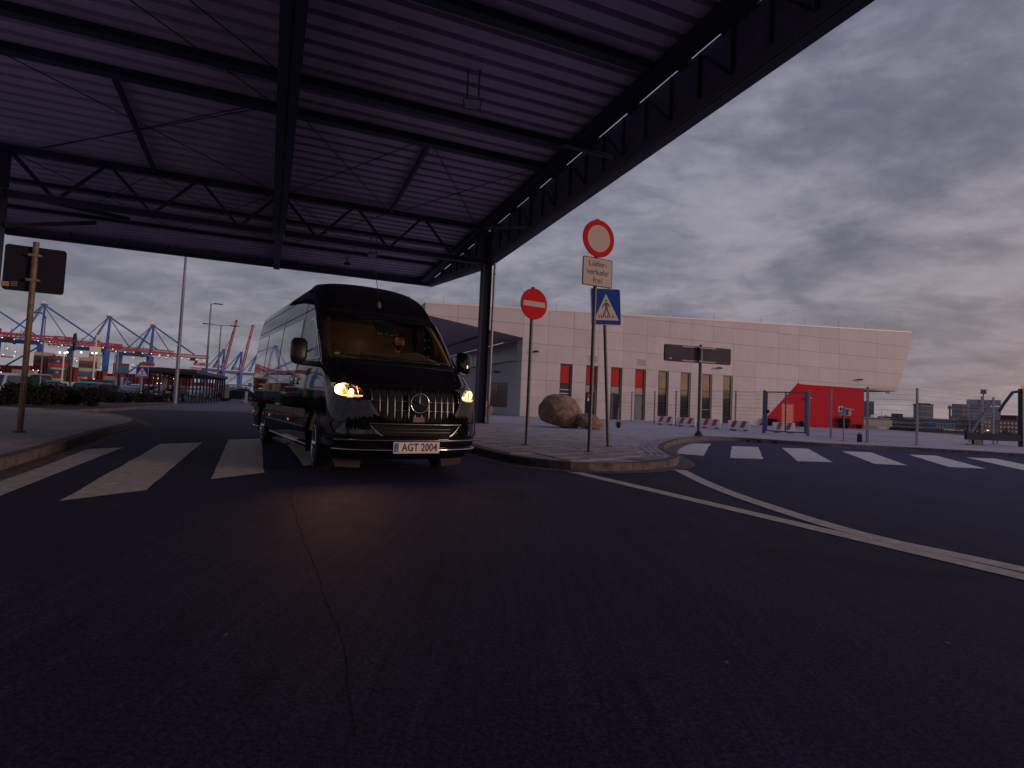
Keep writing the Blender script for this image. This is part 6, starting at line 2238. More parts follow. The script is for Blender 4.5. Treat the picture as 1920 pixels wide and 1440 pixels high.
# hedge along the plaza edge, and a long boat below it
hs = thing('low_hedge', 'low dark hedge along the far edge of the plaza at the right', 'hedge', (35.6, 47, -.03), R(86))
mb = MB()
for i in range(1500):
    c = Vector((rnd.uniform(-9, 7), rnd.uniform(-.3, .3), rnd.uniform(0.05, .42)))
    d1 = Vector((rnd.uniform(-1, 1), rnd.uniform(-1, 1), rnd.uniform(-1, 1))).normalized() * .07
    d2 = d1.orthogonal().normalized() * .06
    mb.add([c - d1, c + d2, c + d1, c - d2], [(0, 1, 2, 3)])
mb.build('foliage', M_TREEF, hs)
MB().box(-9, 7, -.12, .12, .0, .30).build('stems', M_TWIG, hs)
bs = thing('river_boat', 'long low boat with pale roof and dark windows beyond the plaza', 'boat', (px(1818, 290), 290, -5.0), R(-3))
MB().hexa([(-9.5, 0, 0), (9.0, 0, 0), (9.0, 4, 0), (-9.5, 4, 0)], [(-10, -.2, .9), (10.4, -.2, 1.0), (10.4, 4.2, 1.0), (-10, 4.2, .9)]).build('hull', mat('boat_grey', (.16, .17, .20), .4), bs)
MB().box(-9.4, 8.2, .1, 3.9, 1.0, 2.3).build('window_band', M_DKGL, bs)
for x in range(-9, 9, 2):
    MB().box(x - .12, x + .12, .0, .12, 1.0, 2.3).build('mullion', M_CLADG, bs)
MB().hexa([(-9.8, -.1, 2.3), (8.6, -.1, 2.3), (8.6, 4.1, 2.3), (-9.8, 4.1, 2.3)], [(-9.4, .3, 2.9), (8.2, .3, 2.7), (8.2, 3.7, 2.7), (-9.4, 3.7, 2.9)]).build('roof', mat('boat_roof', (.5, .5, .52), .4), bs)
for k, (xp, yp, Y) in enumerate([(1648, 806, 210), (1666, 807, 220), (1686, 807.5, 200), (1746, 810, 190), (1789, 812, 180), (1820, 803, 240), (1854, 807, 200), (1887, 816, 150)]):
    z = hgt(yp, xp, Y) + 5
    t = thing('marker_lamp', ['small lit lamp far right of the red wall, leftmost of the row', 'small lit lamp far off before the brick building, left', 'small lit lamp before the brick building, under its fourth window', 'small lit lamp left of the bus', 'small lit lamp under the bus front', 'small lit lamp above the bus roof', 'small lit lamp beside the fence post, right of the bus', 'small lit lamp near the sliding gate'][k], 'lamp', (px(xp, Y), Y, -5.0), 0, 'small lit lamps on the far road')
    MB().tube((0, 0, 0), (0, 0, max(.2, z)), .05, 6).build('post', M_DARK, t)
    MB().ball((0, 0, max(.2, z)), .22, 8, 6, sz=.7).build('bulb', M_LAMPW, t)
# ------------------------------------------------------------------ left: car park, hedge, shelter
def bush(x, y, w_, h, lab, name='bush', cat='bush', grp=None, n=520, rz=0, ln=1.0):
    t = thing(name, lab, cat, (x, y, .10), rz, grp)
    mb = MB()
    st = []
    for k in range(int(11 * ln)):
        a = rnd.uniform(0, 2 * math.pi)
        bx = rnd.uniform(-.5, .5) * w_ * (ln - .7 if ln > 1 else .3)
        tip = Vector((bx + math.cos(a) * w_ * .42, math.sin(a) * w_ * .40, h * rnd.uniform(.75, 1.0)))
        mid = Vector((bx + math.cos(a) * w_ * .20, math.sin(a) * w_ * .18, h * .4))
        mb.path([(bx, 0, 0), mid, tip], [.018, .012, .004], 5)
        st.append((Vector((bx, 0, 0)), mid, tip))
    mb.build('stem', M_TWIG, t)
    mb = MB()
    for i in range(int(n * ln)):
        b, m_, tp = rnd.choice(st)
        f = rnd.uniform(.18, 1.05)
        c = b.lerp(m_, f * 2) if f < .5 else m_.lerp(tp, f * 2 - 1)
        c = c + Vector((rnd.gauss(0, .13), rnd.gauss(0, .13), rnd.gauss(0, .09)))
        c.z = max(.06, c.z)
        s_ = rnd.uniform(.035, .075)
        d1 = Vector((rnd.uniform(-1, 1), rnd.uniform(-1, 1), rnd.uniform(-.3, 1))).normalized() * s_ * 1.5
        d2 = d1.orthogonal().normalized() * s_ * .7
        mb.add([c - d1, c + d2, c + d1, c - d2], [(0, 1, 2, 3)])
    mb.build('foliage', M_LEAF, t)
    return t


G_B = 'bushes in the planted island'
for k, (xp, Y, w_, h, lab) in enumerate([(2, 20.8, .9, 1.0, 'dark bush at the left picture edge, behind the canopy column'), (24, 21.6, 1.0, 1.12, 'dark bush left of the square sign pole'), (48, 22.4, .95, 1.02, 'dark bush directly behind the square sign pole'), (75, 23.0, 1.05, 1.05, 'dark bush right of the square sign pole'), (100, 23.9, 1.0, .98, 'dark bush below the green-banded containers'), (121, 24.8, .95, .95, 'dark bush just left of the edge-on sign pole'), (148, 25.2, .95, 1.02, 'dark bush just right of the edge-on sign pole'), (176, 24.6, 1.05, 1.12, 'separate rounded bush at the right end of the bush row')]):
    bush((xp - 955) / 1074 * Y, Y, w_, h * .72, lab, grp=G_B)
for k, (xp, Y, lab) in enumerate([(212, 30.5, 'left stretch of the low clipped hedge before the dark saloon car'), (240, 32, 'middle stretch of the low hedge, under the dark saloon car'), (268, 33.5, 'stretch of the low hedge at the crossing sign'), (293, 35, 'right end of the low hedge at the shelter')]):
    bush((xp - 955) / 1074 * Y, Y, 1.0, .50, lab, 'low_hedge', 'hedge', 'low hedge by the car park', 520, RA, 1.25)

# shelter of dark steel with many posts
sx, sy = -22.35, 40.7
sh_ = thing('open_shelter', 'long open shelter with flat black roof on many black posts beside the car park', 'shelter', (sx, sy, 0.0), R(19.4))
M_SHEL = mat('shelter_black', (.022, .022, .033), .5)
LW, LL = 3.3, 17.2
MB().box(-LW, .15, -.2, LL, 2.16, 2.42).build('roof', M_SHEL, sh_)
for k in range(16):
    y = .0 + k * LL / 15.6
    MB().box(-LW + .1, .05, y - .04, y + .04, 2.06, 2.16).build('rafter', M_SHEL, sh_)
for k in range(12):
    y = 0.05 + k * 1.50
    for x in (-.05, -LW + .2):
        MB().box(x - .055, x + .055, y - .055, y + .055, 0, 2.16).build('post', M_SHEL, sh_)
for x in (-1.1, -2.1):
    MB().box(x - .055, x + .055, -.05, .05, 0, 2.16).build('post', M_SHEL, sh_)
for (y0, z0) in ((5, .9), (9, .7)):
    MB().box(-LW + .3, -LW + .34, y0, y0 + 1.6, .3, 1.9).build('notice_panel', mat('shelter_panel', (.22, .20, .20), .6), sh_)

M_CARS = {k: mat('car_paint_' + k, c, .35, coat=.5, spec=.3) for k, c in (('white', (.40, .41, .45)), ('black', (.015, .016, .022)), ('grey', (.10, .105, .13)), ('plum', (.055, .05, .085)), ('silver', (.20, .21, .25)), ('blue', (.03, .05, .12)))}
M_TAIL = mat('tail_light', (.45, .02, .02), .3, emit=(1, .10, .05), estr=.35)
M_HEAD = mat('car_headlight', (.6, .6, .62), .15, metal=.6)
CAR_GLASS = mat('car_glass', (.020, .032, .045), .12, spec=.4)


def car(x, y, rz, paint, lab, L_=4.4, w_=1.82, h=1.5, kind='suv', roof=None, rear=True):
    """x = right, y = forward; built from stacked outlines"""
    t = thing('parked_car', lab, 'car', (x, y, LZ), rz, 'cars parked behind the hedge')
    P = M_CARS[paint]
    y0, y1 = -L_ / 2, L_ / 2
    sil = {'suv': [(y0 + .02, .55), (y0, .8), (y0 + .08, 1.0), (y0 + .42, h - .06), (y0 + .75, h), (y0 + 2.0, h - .01), (y1 - 1.75, h - .10), (y1 - 1.05, .98), (y1 - .15, .82), (y1, .62), (y1, .4)],
           'van': [(y0 + .02, .5), (y0, .9), (y0 + .06, 1.1), (y0 + .14, h - .1), (y0 + .4, h), (y0 + 2.2, h), (y1 - 1.3, h - .12), (y1 - .75, 1.12), (y1 - .12, .95), (y1, .65), (y1, .4)],
           'car': [(y0 + .02, .5), (y0, .75), (y0 + .1, .92), (y0 + .75, .98), (y0 + 1.25, h - .03), (y0 + 1.8, h), (y1 - 2.0, h - .07), (y1 - 1.25, .93), (y1 - .2, .78), (y1, .6), (y1, .38)]}[kind]

    def wid(z):
        return w_ / 2 * (1 - .20 * max(0, (z - .95) / (h - .9)) ** 1.2 - .06 * max(0, (.5 - z) / .3))
    rows = []
    for k in range(-6, 7):
        f = k / 6
        s = (1 if f >= 0 else -1) * abs(f) ** .8
        rows.append([(s * wid(z), yy - (0.10 * abs(f) ** 4) * (1 if yy > 0 else -1), z - .05 * abs(f) ** 6 * (1 if z > 1 else .3)) for yy, z in sil])
    mb = MB().grid(rows)
    for s, row in ((-1, rows[0]), (1, rows[-1])):
        mb.grid([row, [(p[0], p[1], .28) for p in row]])
    mb.build('body', P, t, smooth=35)
    bl, bh = .98, h - .13
    yb0 = sil[2][0] if kind != 'car' else sil[3][0]
    ya = [q for q in sil if q[1] >= h - .12]
    yr0, yr1 = ya[0][0], ya[-1][0]
    yf = [q for q in sil if q[0] > yr1][0][0]
    e = .008
    # rear and front screens
    for nm, (ya_, za_), (yb_, zb_) in (('rear_window', (sil[2][0] if kind != 'car' else sil[3][0], 1.03), (yr0, h - .10)), ('windscreen', (yf, 1.0 if kind != 'van' else 1.14), (yr1, h - .15))):
        sg = -1 if nm == 'rear_window' else 1
        n_ = Vector((0, sg, .6)).normalized() * .02
        MB().add([(-wid(za_) * .88, ya_ + n_.y, za_ + n_.z), (wid(za_) * .88, ya_ + n_.y, za_ + n_.z), (wid(zb_) * .86, yb_ + n_.y, zb_ + n_.z), (-wid(zb_) * .86, yb_ + n_.y, zb_ + n_.z)], [(0, 1, 2, 3)]).build(nm, CAR_GLASS, t)
    for s in (-1, 1):
        zz = (1.02, h - .14)
        q = [(yb0 + .28, 1.02), (yf - .12, 1.02), (yr1 - .05, h - .16), (yr0 + .12, h - .14)]
        MB().add([(s * (wid(z) + .012), yy, z) for yy, z in q], [(0, 1, 2, 3)]).build('side_window', CAR_GLASS, t)
        MB().beam((s * (wid(1.2) + .02), lerp(yb0, yf, .52), 1.02), (s * (wid(h - .15) + .02), lerp(yr0, yr1, .52), h - .15), .03, .07).build('window_pillar', P, t)
        MB().box(s * w_ / 2 * .62 - .16, s * w_ / 2 * .62 + .16 * 1.3, y0 - .012, y0 + .05, .78, 1.0).build('tail_light', M_TAIL, t)
        MB().box(s * w_ / 2 * .66 - .17, s * w_ / 2 * .66 + .17, y1 - .22, y1 - .01, .64, .80).build('headlight', M_HEAD, t)
        MB().ball((s * (w_ / 2 + .10), yf - .3, 1.02), .11, 8, 6, sx=1, sy=.6, sz=.7).build('mirror', P, t, smooth=True)
        for yy in (y0 + .85, y1 - .85):
            wh = MB().lathe([(.12, -.10), (.30, -.11), (.33, -.08), (.33, .08), (.30, .11), (.12, .10), (0, .09)], 18, 'x', (s * (w_ / 2 - .10), yy, .33)).build('wheel', M_RUB, t, smooth=40)
            MB().lathe([(0, .115 * s), (.21, .112 * s), (.22, .09 * s)], 14, 'x', (s * (w_ / 2 - .10), yy, .33)).build('rim', M_SATIN, wh)
    MB().box(-.26, .26, y0 - .02, y0 + .03, .58, .70).build('number_plate', M_WHITE, t)
    MB().box(-.26, .26, y1 - .03, y1 + .02, .45, .57).build('number_plate', M_WHITE, t)
    MB().box(-w_ / 2 * .9, w_ / 2 * .9, y0 - .015, y0 + .1, .32, .5).box(-w_ / 2 * .85, w_ / 2 * .85, y1 - .1, y1 + .012, .30, .42).build('bumper', M_BLACK, t)
    if roof:
        for s in (-1, 1):
            MB().path([(s * .55, yr0 + .1, h - .02), (s * .55, yr0 + .2, h + .05), (s * .55, yr1 - .3, h + .03), (s * .55, yr1 - .2, h - .03)], .018, 6).build('roof_rail', M_SATIN, t)
    return t


def X(xp, Y):
    return (xp - 955) / 1074 * Y


# headings: rz = 0 points the nose away from the camera, 180 towards it; the car park lies a little lower than the road
LZ = -0.42
car(X(6, 36), 36, R(196), 'white', 'white van facing the road at the far left, behind the bushes', h=1.95, L_=5.0, w_=1.95, kind='van')
car(X(95, 40), 40, R(8), 'black', 'dark sport utility car seen from behind, red tail lights above the bushes', h=1.58, roof=True)
car(X(68, 52), 52, R(50), 'silver', 'pale grey minibus behind the green-sided bin', L_=5.2, h=2.2, kind='van')
car(X(133, 42), 42, R(192), 'white', 'white sport utility car facing the camera, right of the dark one', h=1.6)
car(X(158, 48), 48, R(196), 'blue', 'dark blue hatchback half hidden right of the white utility car', h=1.45, L_=4.0)
car(X(193, 39), 39, R(8), 'plum', 'plum-grey estate car seen from behind with one lit tail light', h=1.62, roof=True)
car(X(244, 40), 40, R(190), 'black', 'dark saloon car facing the camera behind the low hedge', h=1.48, kind='car')
car(X(281, 46), 46, R(10), 'white', 'white-roofed car seen from behind, partly behind the crossing sign', h=1.65)
LZ = 0.0
car(X(318, 46.5), 46.5, R(195), 'black', 'black car parked under the shelter behind its first posts', h=1.25)
car(X(372, 60), 60, R(190), 'white', 'white car half seen through the shelter posts', h=1.4)
car(X(452, 62), 62, R(100), 'black', 'black car standing side-on near the white pillar', h=1.4, kind='car')
car(X(385, 66), 66, R(12), 'blue', 'dark car far back behind the end of the shelter', h=1.4)
# bins, sheds and booths
t = thing('waste_container', 'large container with grey front and green right side behind the bushes', 'container', (X(43, 38), 38, -.42), R(20))
MB().box(-1.05, .62, -.6, .6, .15, 1.86).build('grey_body', mat('bin_grey', (.14, .125, .15), .6, var=.15), t)
MB().box(.63, 1.15, -.55, .55, .15, 1.82).build('green_body', mat('bin_green', (.010, .085, .05), .5, var=.2), t)
MB().box(-1.1, 1.2, -.65, .65, 1.865, 1.91).build('lid', M_DARK, t)
for x in (-.8, .9):
    MB().tube((x, -.5, .08), (x, .5, .08), .08, 10).build('wheel', M_RUB, t)
t = thing('grey_shed', 'long low grey shed roof and wall behind the parked cars', 'shed', (X(192, 60), 60, -.42), R(12))
MB().box(-1.9, 1.9, 0, 2.4, 0, 1.9).build('wall', mat('shed_grey', (.095, .088, .115), .7), t)
MB().box(-2.0, 2.0, -.1, 2.5, 1.9, 2.03).build('roof', mat('shed_roof', (.11, .10, .13), .6), t)
for x in (1.93, 2.25):
    MB().box(x, x + .16, -.3, -.1, 0, 2.4).build('pillar', M_WHITE, t)
t = thing('ticket_booth', 'cream box cabinet at the far end of the dark shelter', 'booth', (X(425.5, 58), 58, 0), R(20))
MB().box(-.31, .31, -.3, .3, .30, 1.52).build('cabinet', mat('cream_paint', (.50, .44, .35), .6), t)
MB().box(-.33, .33, -.32, .32, 0.0, .30).build('plinth', M_DARK, t)
MB().box(-.34, .34, -.33, .33, 1.52, 1.56).build('roof', M_TRIM, t)
t = thing('white_pillar', 'white square pillar left of the van, on the car-park road', 'pillar', (X(465, 52), 52, 0), R(20))
MB().box(-.11, .11, -.11, .11, 0, 1.0).build('shaft', M_WHITE, t)
MB().box(-.12, .12, -.12, .12, 1.0, 1.04).build('cap', M_TRIM, t)
t = thing('traffic_cone', 'small red and white cone beside the white pillar', 'cone', (X(459.5, 53), 53, 0))
MB().lathe([(.16, 0), (.12, .05), (.04, .42), (0, .43)], 12).build('cone', mat('cone_red', (.5, .06, .03), .5), t)
MB().lathe([(.10, .15), (.083, .25)], 12).build('white_band', M_WHITE, t)
t = thing('site_cabin', 'pale blue-grey cabin with a dark round mark under a long white roof beam', 'cabin', (X(447, 75), 75, 0), R(10))
MB().box(-1.3, .9, 0, 1.6, .45, 1.55).build('wall', mat('cabin_blue', (.22, .27, .33), .6), t)
MB().box(-2.2, 2.2, -.2, 1.8, 1.75, 1.95).build('roof', M_CLADG, t)
MB().box(-.2, .25, -.03, -.01, .75, 1.25).build('sign_panel', M_WHITE, t)
MB().lathe([(0, 0), (.10, 0), (.10, .01), (0, .01)], 14, 'y', (.02, -.045, 1.0)).build('round_mark', M_SIGNK, t)
for x in (-2.1, -.6, .95, 2.1):
    MB().box(x - .05, x + .05, .3, .4, 0, 1.75).build('post', M_ZINC, t)
MB().box(-1.3, .9, .1, 1.5, 0, .45).build('plinth', M_DARK, t)
# ------------------------------------------------------------------ the container port across the water
CRA = R(40)


def crane(xp, yp_apex, Y, lab, up=False, rz=CRA, zb=46.0, dim=1.0, simple=False):
    """x = outreach direction, y = along the quay; built at full size (metres)"""
    Xw = px(xp, Y)
    HA = hgt(yp_apex, xp, Y) + 5
    t = thing('container_crane', lab, 'crane', (Xw, Y, -5.0), rz, 'container cranes across the harbour')
    G_, Bw = 30.0, 17.0          # rail gauge and leg spacing
    # apex stands above the waterside legs at x = 0, landside legs at x = -G_
    B = zb
    for x in (0.0, -G_):
        for y in (-Bw / 2, Bw / 2):
            MB().hexa([(x - 1.4, y - 1.1, 0), (x + 1.4, y - 1.1, 0), (x + 1.4, y + 1.1, 0), (x - 1.4, y + 1.1, 0)], [(x - 2.4, y - 1.5, B - 4), (x + 2.4, y - 1.5, B - 4), (x + 2.4, y + 1.5, B - 4), (x - 2.4, y + 1.5, B - 4)]).build('leg', M_CBLUE, t)
        MB().box(x - 1.1, x + 1.1, -Bw / 2, Bw / 2, B - 6.5, B - 3.5).build('cross_beam', M_CBLUE, t)
        MB().box(x - .7, x + .7, -Bw / 2, Bw / 2, 14, 16).build('cross_beam', M_CBLUE, t)
    for y in (-Bw / 2, Bw / 2):
        MB().box(-G_, 0, y - .9, y + .9, B - 4.0, B - 1.2).build('portal_beam', M_CBLUE, t)
        MB().beam((-G_ + 1, y, 15), (-1, y, B - 6), .9, .9).build('diagonal', M_CBLUE, t)
        MB().box(-G_, 0, y - .5, y + .5, 14.2, 15.4).build('portal_beam', M_CBLUE, t)
        # A-frame
        MB().beam((0, y * .8, B - 1), (1.0, y * .22, HA - 1), 1.7, 1.7).build('mast_leg', M_CBLUE, t)
        MB().beam((-14, y * .7, B + 1), (-.5, y * .22, HA - 1), 1.5, 1.5).build('mast_brace', M_CBLUE, t)
        MB().beam((-24, y * .5, B + 2), (-.8, y * .22, HA - 1), .8, .8).build('backstay', M_CBLUE, t)
    MB().box(-1.8, 2.2, -Bw * .16, Bw * .16, HA - 1.6, HA).build('apex_beam', M_CBLUE, t)
    MB().box(-2.6, 3.0, -Bw * .2, Bw * .2, HA, HA + .25).box(-.4, .4, -.4, .4, HA + .25, HA + 2.2).build('apex_platform', M_CRED, t)
    MB().ball((0, 0, HA + 2.6), .4, 8, 6).build('beacon', M_LAMPR, t)

    def truss(p, q, w_, h, n, name, m, r=.35):
        p, q = Vector(p), Vector(q)
        d = (q - p)
        side = Vector((0, 1, 0)) * w_ / 2
        upv = d.cross(Vector((0, 1, 0))).normalized() * -1
        if upv.z < 0 and not up:
            upv = -upv
        upv = upv * h
        mb = MB()
        for s in (-1, 1):
            mb.beam(p + side * s, q + side * s, .8, .8)
            mb.beam(p + side * s + upv, q + side * s + upv, .7, .7)
            for k in range(n):
                a, b = p + d * (k / n), p + d * ((k + .5) / n)
                c = p + d * ((k + 1) / n)
                mb.beam(a + side * s, b + side * s + upv, r, r)
                mb.beam(b + side * s + upv, c + side * s, r, r)
        for k in range(0, n + 1, 2):
            a = p + d * (k / n)
            mb.beam(a + side, a - side, .5, .5)
        return mb.build(name, m, t)
    truss((-G_ - 18, 0, B - 1), (2, 0, B - 1), 7, 4.2, 12, 'main_girder', M_CRED)
    MB().box(-G_ - 14, -G_ + 2, -3.5, 3.5, B + 3.4, B + 8).build('machine_house', M_CRED, t)
    MB().box(-G_ - 12, -G_ - 6, -3.6, -3.4, B + 5, B + 7).build('house_window', M_CLADG, t)
    for k in range(3):
        MB().tube((-G_ + 8 + k * 7, 0, B + 3), (-G_ + 8 + k * 7 + 1, 0, B + 9), .25, 5).build('derrick', M_CRED, t)
    if not up:
        tip = Vector((62, 0, B - 1))
        truss((2, 0, B - 1), tip, 6, 3.4, 22, 'boom', M_CRED)
        for y in (-2.2, 2.2):
            MB().beam((1.5, y, HA - 1), (46, y, B + 2.6), 1.0, 1.0).build('forestay', M_CBLUE, t)
            MB().beam((1.5, y * .6, HA - 3), (20, y, B + 2.6), .5, .5).build('forestay', M_CBLUE, t)
        tx_ = 28 if rnd.random() < .5 else 44
        MB().box(tx_ - 3, tx_ + 3, -2.5, 2.5, B - 4.6, B - 1.6).build('trolley', M_DARK, t)
        MB().box(tx_ + 3, tx_ + 5.5, -1.2, 1.2, B - 7, B - 4).build('cab', M_DARK, t)
        for k in range(4):
            MB().beam((tx_ - 2 + k * 1.3, 1.5 * (-1) ** k, B - 4.6), (tx_ - 2 + k * 1.3, 1.5 * (-1) ** k, B - 18), .12, .12).build('hoist_rope', M_DARK, t)
        MB().box(tx_ - 4, tx_ + 4, -1.2, 1.2, B - 19, B - 18).build('spreader', M_CRED, t)
        for k in range(7):
            x = 4 + k * 8
            MB().path([(x + 8 * f, -3, B - 1.8 - 3.2 * math.sin(math.pi * f)) for f in (0, .2, .4, .6, .8, 1)], .14, 4).build('festoon_cable', M_DARK, t)
        mb = MB()
        for x in list(range(-40, 62, 8)):
            mb.ball((x, -3.6, B - 2.2 - rnd.uniform(0, 1.2)), rnd.uniform(.20, .36), 6, 4)
        for q in range(5):
            mb.ball((rnd.uniform(-28, 0), -9.6, B - 5 - rnd.uniform(0, 12)), .3, 6, 4)
        o = mb.build('work_lights', M_LAMPW, t)
        o['kind'] = 'stuff'
    else:
        hinge = Vector((3, 0, B))
        tip = Vector((17, 0, B + 86))
        d = tip - hinge
        for s in (-1, 1):
            MB().beam(hinge + Vector((0, s * 5, 0)), tip + Vector((0, s * 5, 0)), 1.5, 1.8).build('boom_girder', M_CRED, t)
        for k in range(9):
            p = hinge + d * (k / 8)
            MB().beam(p + Vector((0, -5, 0)), p + Vector((0, 5, 0)), 1.6, 2.4 if k in (0, 6, 8) else .6).build('boom_tie', M_CRED, t)
        for k in range(6):
            p, q = hinge + d * (k / 8), hinge + d * ((k + 1) / 8)
            MB().beam(p + Vector((-2.2, 0, .5)), q + Vector((-2.2, 0, .5)), .6, .6).build('boom_walkway', M_CRED, t)
        for y in (-2, 2):
            MB().beam((0, y, HA), hinge + d * .62 + Vector((-1, y, 0)), .3, .3).build('forestay', M_CBLUE, t)
    return t


crane(72, 570, 537, 'nearest blue and red container crane, boom lowered, behind the square sign pole')
crane(197, 593, 602, 'blue and red container crane in the middle of three, apex above the white ship bridge')
crane(280, 609, 668, 'blue and red container crane whose lowered boom ends by the tallest pole')
crane(-72, 545, 480, 'blue and red container crane mostly cut off by the left picture edge')
crane(417, 655, 985, 'distant blue crane with raised red boom, first right of the shelter', True, zb=44)
crane(450, 660, 1050, 'distant blue crane with its red boom raised, second right of the shelter', True, zb=44)
crane(481, 664, 1110, 'distant blue crane partly hidden behind the van roof', True, zb=44)

# container ship: stacks are seen from a corner, ends to the left and long sides to the right
SHA = R(35)
CU, CV = Vector((math.cos(SHA), math.sin(SHA), 0)), Vector((-math.sin(SHA), math.cos(SHA), 0))
CONT = {'red': ((.22, .022, .03), 'dark red'), 'brown': ((.18, .045, .035), 'rust-brown'), 'navy': ((.022, .045, .11), 'navy blue'), 'blue': ((.03, .12, .26), 'mid-blue'), 'cream': ((.42, .34, .24), 'cream'), 'green': ((.02, .13, .055), 'green'), 'teal': ((.03, .13, .13), 'teal'), 'grey': ((.22, .23, .24), 'grey'), 'scarlet': ((.42, .022, .035), 'bright red'), 'orange': ((.40, .10, .03), 'orange')}
CMESH = {}
M_LASH = mat('lashing_red', (.20, .022, .035), .6, var=.3, vscale=.1)
for k_, (c_, _) in CONT.items():
    mb = MB()
    L_, w_, h_ = 12.1, 2.4, 2.85
    mb.box(0, L_, 0, w_, 0, h_)
    for q in range(9):
        mb.box(.7 + q * 1.22, 1.2 + q * 1.22, -.05, 0.001, .25, h_ - .2)
    for q in range(2):
        mb.box(-.05, 0.001, .2 + q * 1.1, 1.1 + q * 1.1, .2, h_ - .2)
    m_ = mb.mesh('shipping_container')
    m_.materials.append(mat('container_' + k_, c_, .6, var=.18, vscale=.3))
    CMESH[k_] = m_


def at_px(xp, yp, Y):
    return Vector((px(xp, Y), Y, hgt(yp, xp, Y)))


def stack(xc, ytop, ybot, Y, n_side, n_end, sides, ends, ship, where=''):
    """xc = picture column of the corner nearest us; sides = colours of the long faces top-down; ends = colours by column, away to the left"""
    top = at_px(xc, ytop, Y)
    for j, c in enumerate(sides):
        p = top - Vector((0, 0, 2.9 * (j + 1)))
        put(c, p, '%s container side, stack %s, %s row' % (CONT[c][1], where, ROWN[j]))
    zb_ = (top.z - 2.9 * min(len(sides), min(len(c) for c in ends)))
    if zb_ > 4.6:
        P_ = top - Vector((px(190, 520), 520, -5.0))
        u_, v_ = P_.dot(CU), P_.dot(CV)
        MB().box(u_ + .3, u_ + 11.8, v_ + .3, v_ + 2.46 * n_end - .3, 9.4, zb_ + 4.95).build('hatch_block', M_LASH, ship)
    for i in range(1, n_end):
        col_ = ends[(i - 1) % len(ends)]
        for j, c in enumerate(col_):
            p = top + CV * 2.46 * i - Vector((0, 0, 2.9 * (j + 1)))
            put(c, p, '%s container end, stack %s, %s row, %s column' % (CONT[c][1], where, ROWN[j], COLN[i]))


COLN = ['first', 'second', 'third', 'fourth', 'fifth', 'sixth', 'seventh', 'eighth', 'ninth', 'tenth', 'eleventh', 'twelfth', 'thirteenth', 'fourteenth']
ROWN = ['top', 'second', 'third', 'fourth', 'fifth', 'sixth', 'seventh', 'bottom']


def put(c, p, lab=None, extra=None):
    o = inst('shipping_container', CMESH[c], None, tuple(p), (0, 0, SHA))
    nm = CONT[c][1]
    tag(o, lab or ('%s shipping container in the stacks on the distant ship' % nm), 'container', 'containers stacked on the ship')
    if extra:
        m2 = text(extra, 2.0, M_WHITE, o, (6.05, -.08, 1.42), (1, 0, 0), (0, 0, 1), bold=.02, sx=.95)
    return o


ship = thing('container_ship', 'large red container ship with white bridge wings and lit deck lamps across the harbour', 'ship', (px(190, 520), 520, -5.0), SHA)
# hull and lashing bridges, in the ship frame (x along CU)
M_HULL = mat('ship_red', (.24, .022, .032), .5, var=.2, vscale=.08)
MB().box(-150, 120, 4, 46, 0, 9.5).build('hull', M_HULL, ship)
MB().box(-150, 120, 3.7, 4, 7.8, 8.6).build('hull_stripe', mat('ship_bright_red', (.40, .022, .035), .5), ship)
rc = ['red', 'red', 'brown', 'navy', 'blue', 'cream', 'teal', 'grey', 'red', 'brown', 'green']


def rcol(n):
    return [rnd.choice(rc) for _ in range(n)]


M_BR = mat('ship_white', (.60, .56, .52), .5)
MARK_CROSS = 1
# stacks from left to right
stack(90, 666, 745, 452, 1, 12, ['brown', 'navy', 'scarlet', 'green', 'navy', 'red', 'green', 'scarlet'], [['red' if i < 4 else 'red'] + rcol(5) for i in range(11)], ship, 'with the lettered green boxes')
stack(62, 659, 690, 475, 1, 14, ['cream', 'navy', 'red', 'brown'], [[('cream' if i in (0, 1, 2) else rnd.choice(['red', 'blue', 'teal']))] + [rnd.choice(['grey', 'navy', 'blue', 'grey'])] + rcol(3) for i in range(13)], ship, 'left of the lettered green boxes')
stack(147, 669, 716, 470, 1, 8, ['cream', 'brown', 'navy', 'cream', 'blue', 'red', 'navy', 'cream'], [[rnd.choice(['navy', 'teal', 'grey']) for _ in range(6)] for i in range(7)], ship, 'below the ship bridge')
stack(212, 680, 715, 520, 1, 9, ['brown', 'blue', 'teal', 'navy', 'cream'], [['brown'] + rcol(4) for i in range(8)], ship, 'left of the crossing signs')
stack(262, 679, 712, 560, 1, 9, ['brown', 'cream', 'cream', 'grey', 'red'], [['red'] + [rnd.choice(['green', 'brown', 'red', 'grey', 'cream']) for _ in range(5)] for i in range(8)], ship, 'left of the larger crossing sign')
stack(292, 688, 720, 560, 1, 5, ['navy', 'grey', 'grey', 'red'], [rcol(4) for i in range(4)], ship, 'behind the large crossing sign')
stack(330, 692, 720, 600, 1, 5, ['cream', 'red', 'scarlet', 'blue'], [rcol(4) for i in range(4)], ship, 'behind the tallest pole')
